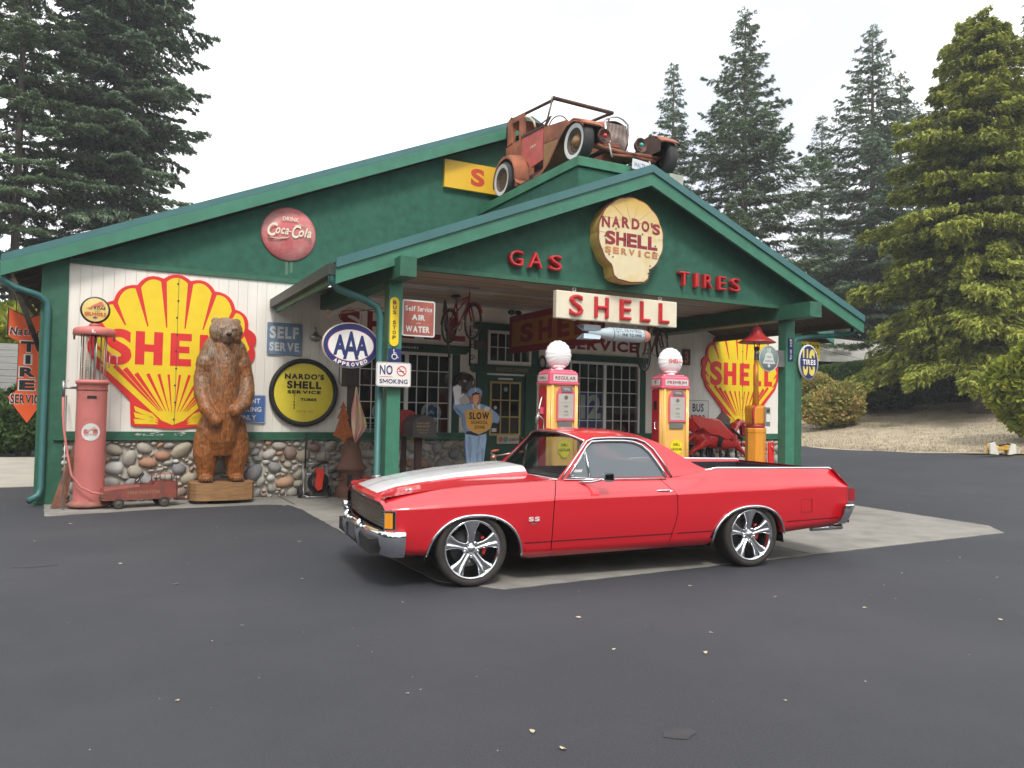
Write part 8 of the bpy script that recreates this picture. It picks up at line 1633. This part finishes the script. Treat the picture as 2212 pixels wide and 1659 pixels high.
# radiator shell and grille bars
b = B(CHROME if False else mat('worn_chrome', (.6, .6, .6), .3, .9, var=.2), True); sh = [(-.22, 6.36), (-.225, 6.1), (-.17, 5.92), (-.08, 5.76)]
for s_ in (-1, 1): b.tube([(CX+s_*.235, 10.47, 6.34), (CX+s_*.24, 10.45, 6.15), (CX+s_*.19, 10.4, 5.95), (CX+s_*.09, 10.35, 5.76)], [(.03, .018)]*4, 6)
b.tube([(CX-.235, 10.47, 6.34), (CX-.12, 10.46, 6.41), (CX, 10.45, 6.43), (CX+.12, 10.46, 6.41), (CX+.235, 10.47, 6.34)], .016, 6); b.build('radiator_shell', RC)
b = B(DKR); b.add([(CX-.22, 10.5, 6.33), (CX+.22, 10.5, 6.33), (CX+.2, 10.48, 6.0), (CX+.08, 10.42, 5.77), (CX-.08, 10.42, 5.77), (CX-.2, 10.48, 6.0)], [tuple(range(6))], False); b.build('radiator_core', RC)
for k in range(15):
    f = k/14*2-1; x0 = CX+f*.2; x1 = CX+f*.075; b = B(mat('rusty_bright_bar', (.4, .33, .3), .4, .6, var=.3), True); b.tube([(x0, 10.455, 6.3), (CX+f*.185, 10.43, 6.05), (x1, 10.37, 5.79)], .006, 4); b.build('grille_bar', RC)
# headlamps
for x, cl, nm in ((6.83, (.6, .03, .04), 'red_bulb'), (7.54, (.03, .4, .32), 'teal_bulb')):
    b = B(mat('rust_lamp_shell', (.12, .06, .05), .6, .3, var=.3), True); b.lathe([(.03, .14), (.09, .08), (.12, .0), (.115, -.012), (.1, 0), (.07, .04), (0, .06)], (x, 9.96, 5.85 if x < 7.5 else 5.83), 'y', 26); h_ = b.build('headlight', RC); b = B(mat(nm, cl, .3), True); b.ell((x, 9.95, 5.85 if x < 7.5 else 5.83), (.035, .035, .035), 12, 8); b.build('bulb', h_)
# fenders
def fender(xa, xb, pts, name, m=RB):
    b = B(m, True); rows = []
    for y, z in pts: rows.append([(xa, y, z-.045), (xa, y, z-.01), (lerp(xa, xb, .3), y, z), (lerp(xa, xb, .75), y, z), (xb, y, z-.02)])
    b.grid(rows, True); rows2 = [[(p_[0], p_[1], p_[2]-.02) for p_ in r_q] for r_q in rows]; b.grid(rows2, True); b.build(name, RC)
for sg in (1, -1):
    mX = (lambda x: x) if sg == 1 else (lambda x: 2*CX-x)
    fender(mX(6.46), mX(6.86), [(10.0, 6.02), (10.12, 6.12), (10.3, 6.19), (10.5, 6.17), (10.68, 6.06), (10.85, 5.9), (11.05, 5.72), (11.3, 5.6), (11.55, 5.56)], 'front_fender')
    b = B(DKR, True); b.grid([[(mX(6.86), y, z-.02), (mX(6.88), y, min(z-.02, 5.82))] for y, z in [(10.0, 6.02), (10.3, 6.19), (10.68, 6.06), (10.85, 5.9), (11.3, 5.6)]]); b.build('fender_apron', RC)
    b = B(DKR); x0, x1 = sorted((mX(6.5), mX(6.85))); b.box(x0, x1, 11.4, 12.25, 5.55, 5.58); b.build('running_board', RC)
    b = B(RB, True); rows = []
    for k in range(15):
        a = R(-10+k*200/14); rows.append([(mX(6.5), 12.78-.42*math.cos(a), 5.83+.42*math.sin(a)-.04), (mX(6.49), 12.78-.43*math.cos(a), 5.83+.43*math.sin(a)), (mX(6.58), 12.78-.45*math.cos(a), 5.83+.47*math.sin(a)), (mX(6.8), 12.78-.46*math.cos(a), 5.83+.49*math.sin(a))])
    b.grid(rows, True); b.grid([[(mX(6.5), y, z), (mX(6.8), y, z)] for y, z in ((12.36, 5.76), (12.3, 5.68), (12.15, 5.6))], True); 
    b.build('rear_fender', RC)
    b = B(RB); b.add([(mX(6.56), 12.35, 5.8), (mX(6.56), 12.42, 6.05), (mX(6.56), 12.3, 5.62), (mX(6.56), 12.45, 5.62)], [(0, 1, 3, 2)]); b.build('fender_skirt', RC)
# front axle, bars, plate
RA = mat('axle_rust', (.22, .08, .045), .7, .2, var=.3)
b = B(RA, True); b.tube([(6.7, 10.33, 5.82), (6.95, 10.25, 5.78), (7.42, 10.18, 5.72), (7.9, 10.25, 5.78), (8.2, 10.33, 5.82)], .045, 8); b.tube([(7.1, 10.2, 5.66), (7.45, 10.1, 5.66), (8.05, 10.25, 5.72)], .03, 6); b.box(7.15, 7.65, 10.2, 10.4, 5.68, 5.78); b.build('front_axle', RC)
b = B(RA); b.bbox(6.98, 7.3, 10.2, 10.42, 5.8, 5.88, .01); b.build('spring_bracket', RC)
b = B(mat('plate_white', (.66, .67, .68), .5, var=.05)); b.M = Matrix.Translation((7.55, 9.98, 5.5)) @ Matrix.Rotation(R(4), 4, 'Y'); b.bbox(-.17, .17, -.01, .0, -.085, .085, .01); pl_ = b.build('licence_plate', RC)
b = B(mat('plate_blue_print', (.12, .22, .38), .5)); b.M = Matrix.Translation((7.55, 9.98, 5.5)) @ Matrix.Rotation(R(4), 4, 'Y'); b.text('MALTBY', -.13, .13, -.045, .035, .012, 'bold'); b.build('plate_lettering', RC)
b = B(FW, True); b.tube([(6.98, 10.05, 5.78), (6.99, 10.02, 5.65), (7.03, 10.03, 5.56)], .012, 5); b.build('tie_strap', RC); b = B(FW, True); b.tube([(7.72, 9.98, 5.6), (7.77, 9.98, 5.52), (7.82, 10.0, 5.49)], .012, 5); b.build('tie_strap', RC)

# thin bright air between here and the far trees
hz = B(mat('haze_dummy', (.5, .5, .5))); hm = bpy.data.materials.new('air_haze'); hm.use_nodes = True; hn = hm.node_tree; hn.nodes.clear(); ho_ = hn.nodes.new('ShaderNodeOutputMaterial'); hv = hn.nodes.new('ShaderNodeVolumePrincipled'); hv.inputs['Density'].default_value = .0011; hv.inputs['Color'].default_value = (.9, .93, 1, 1); hn.links.new(hv.outputs[0], ho_.inputs['Volume'])
hz.mats = [hm]; hz.box(-420, 520, -320, 620, -1.5, 45); hzo = solo(hz, 'haze', None, None, (0, 0, 0), None, 'stuff')
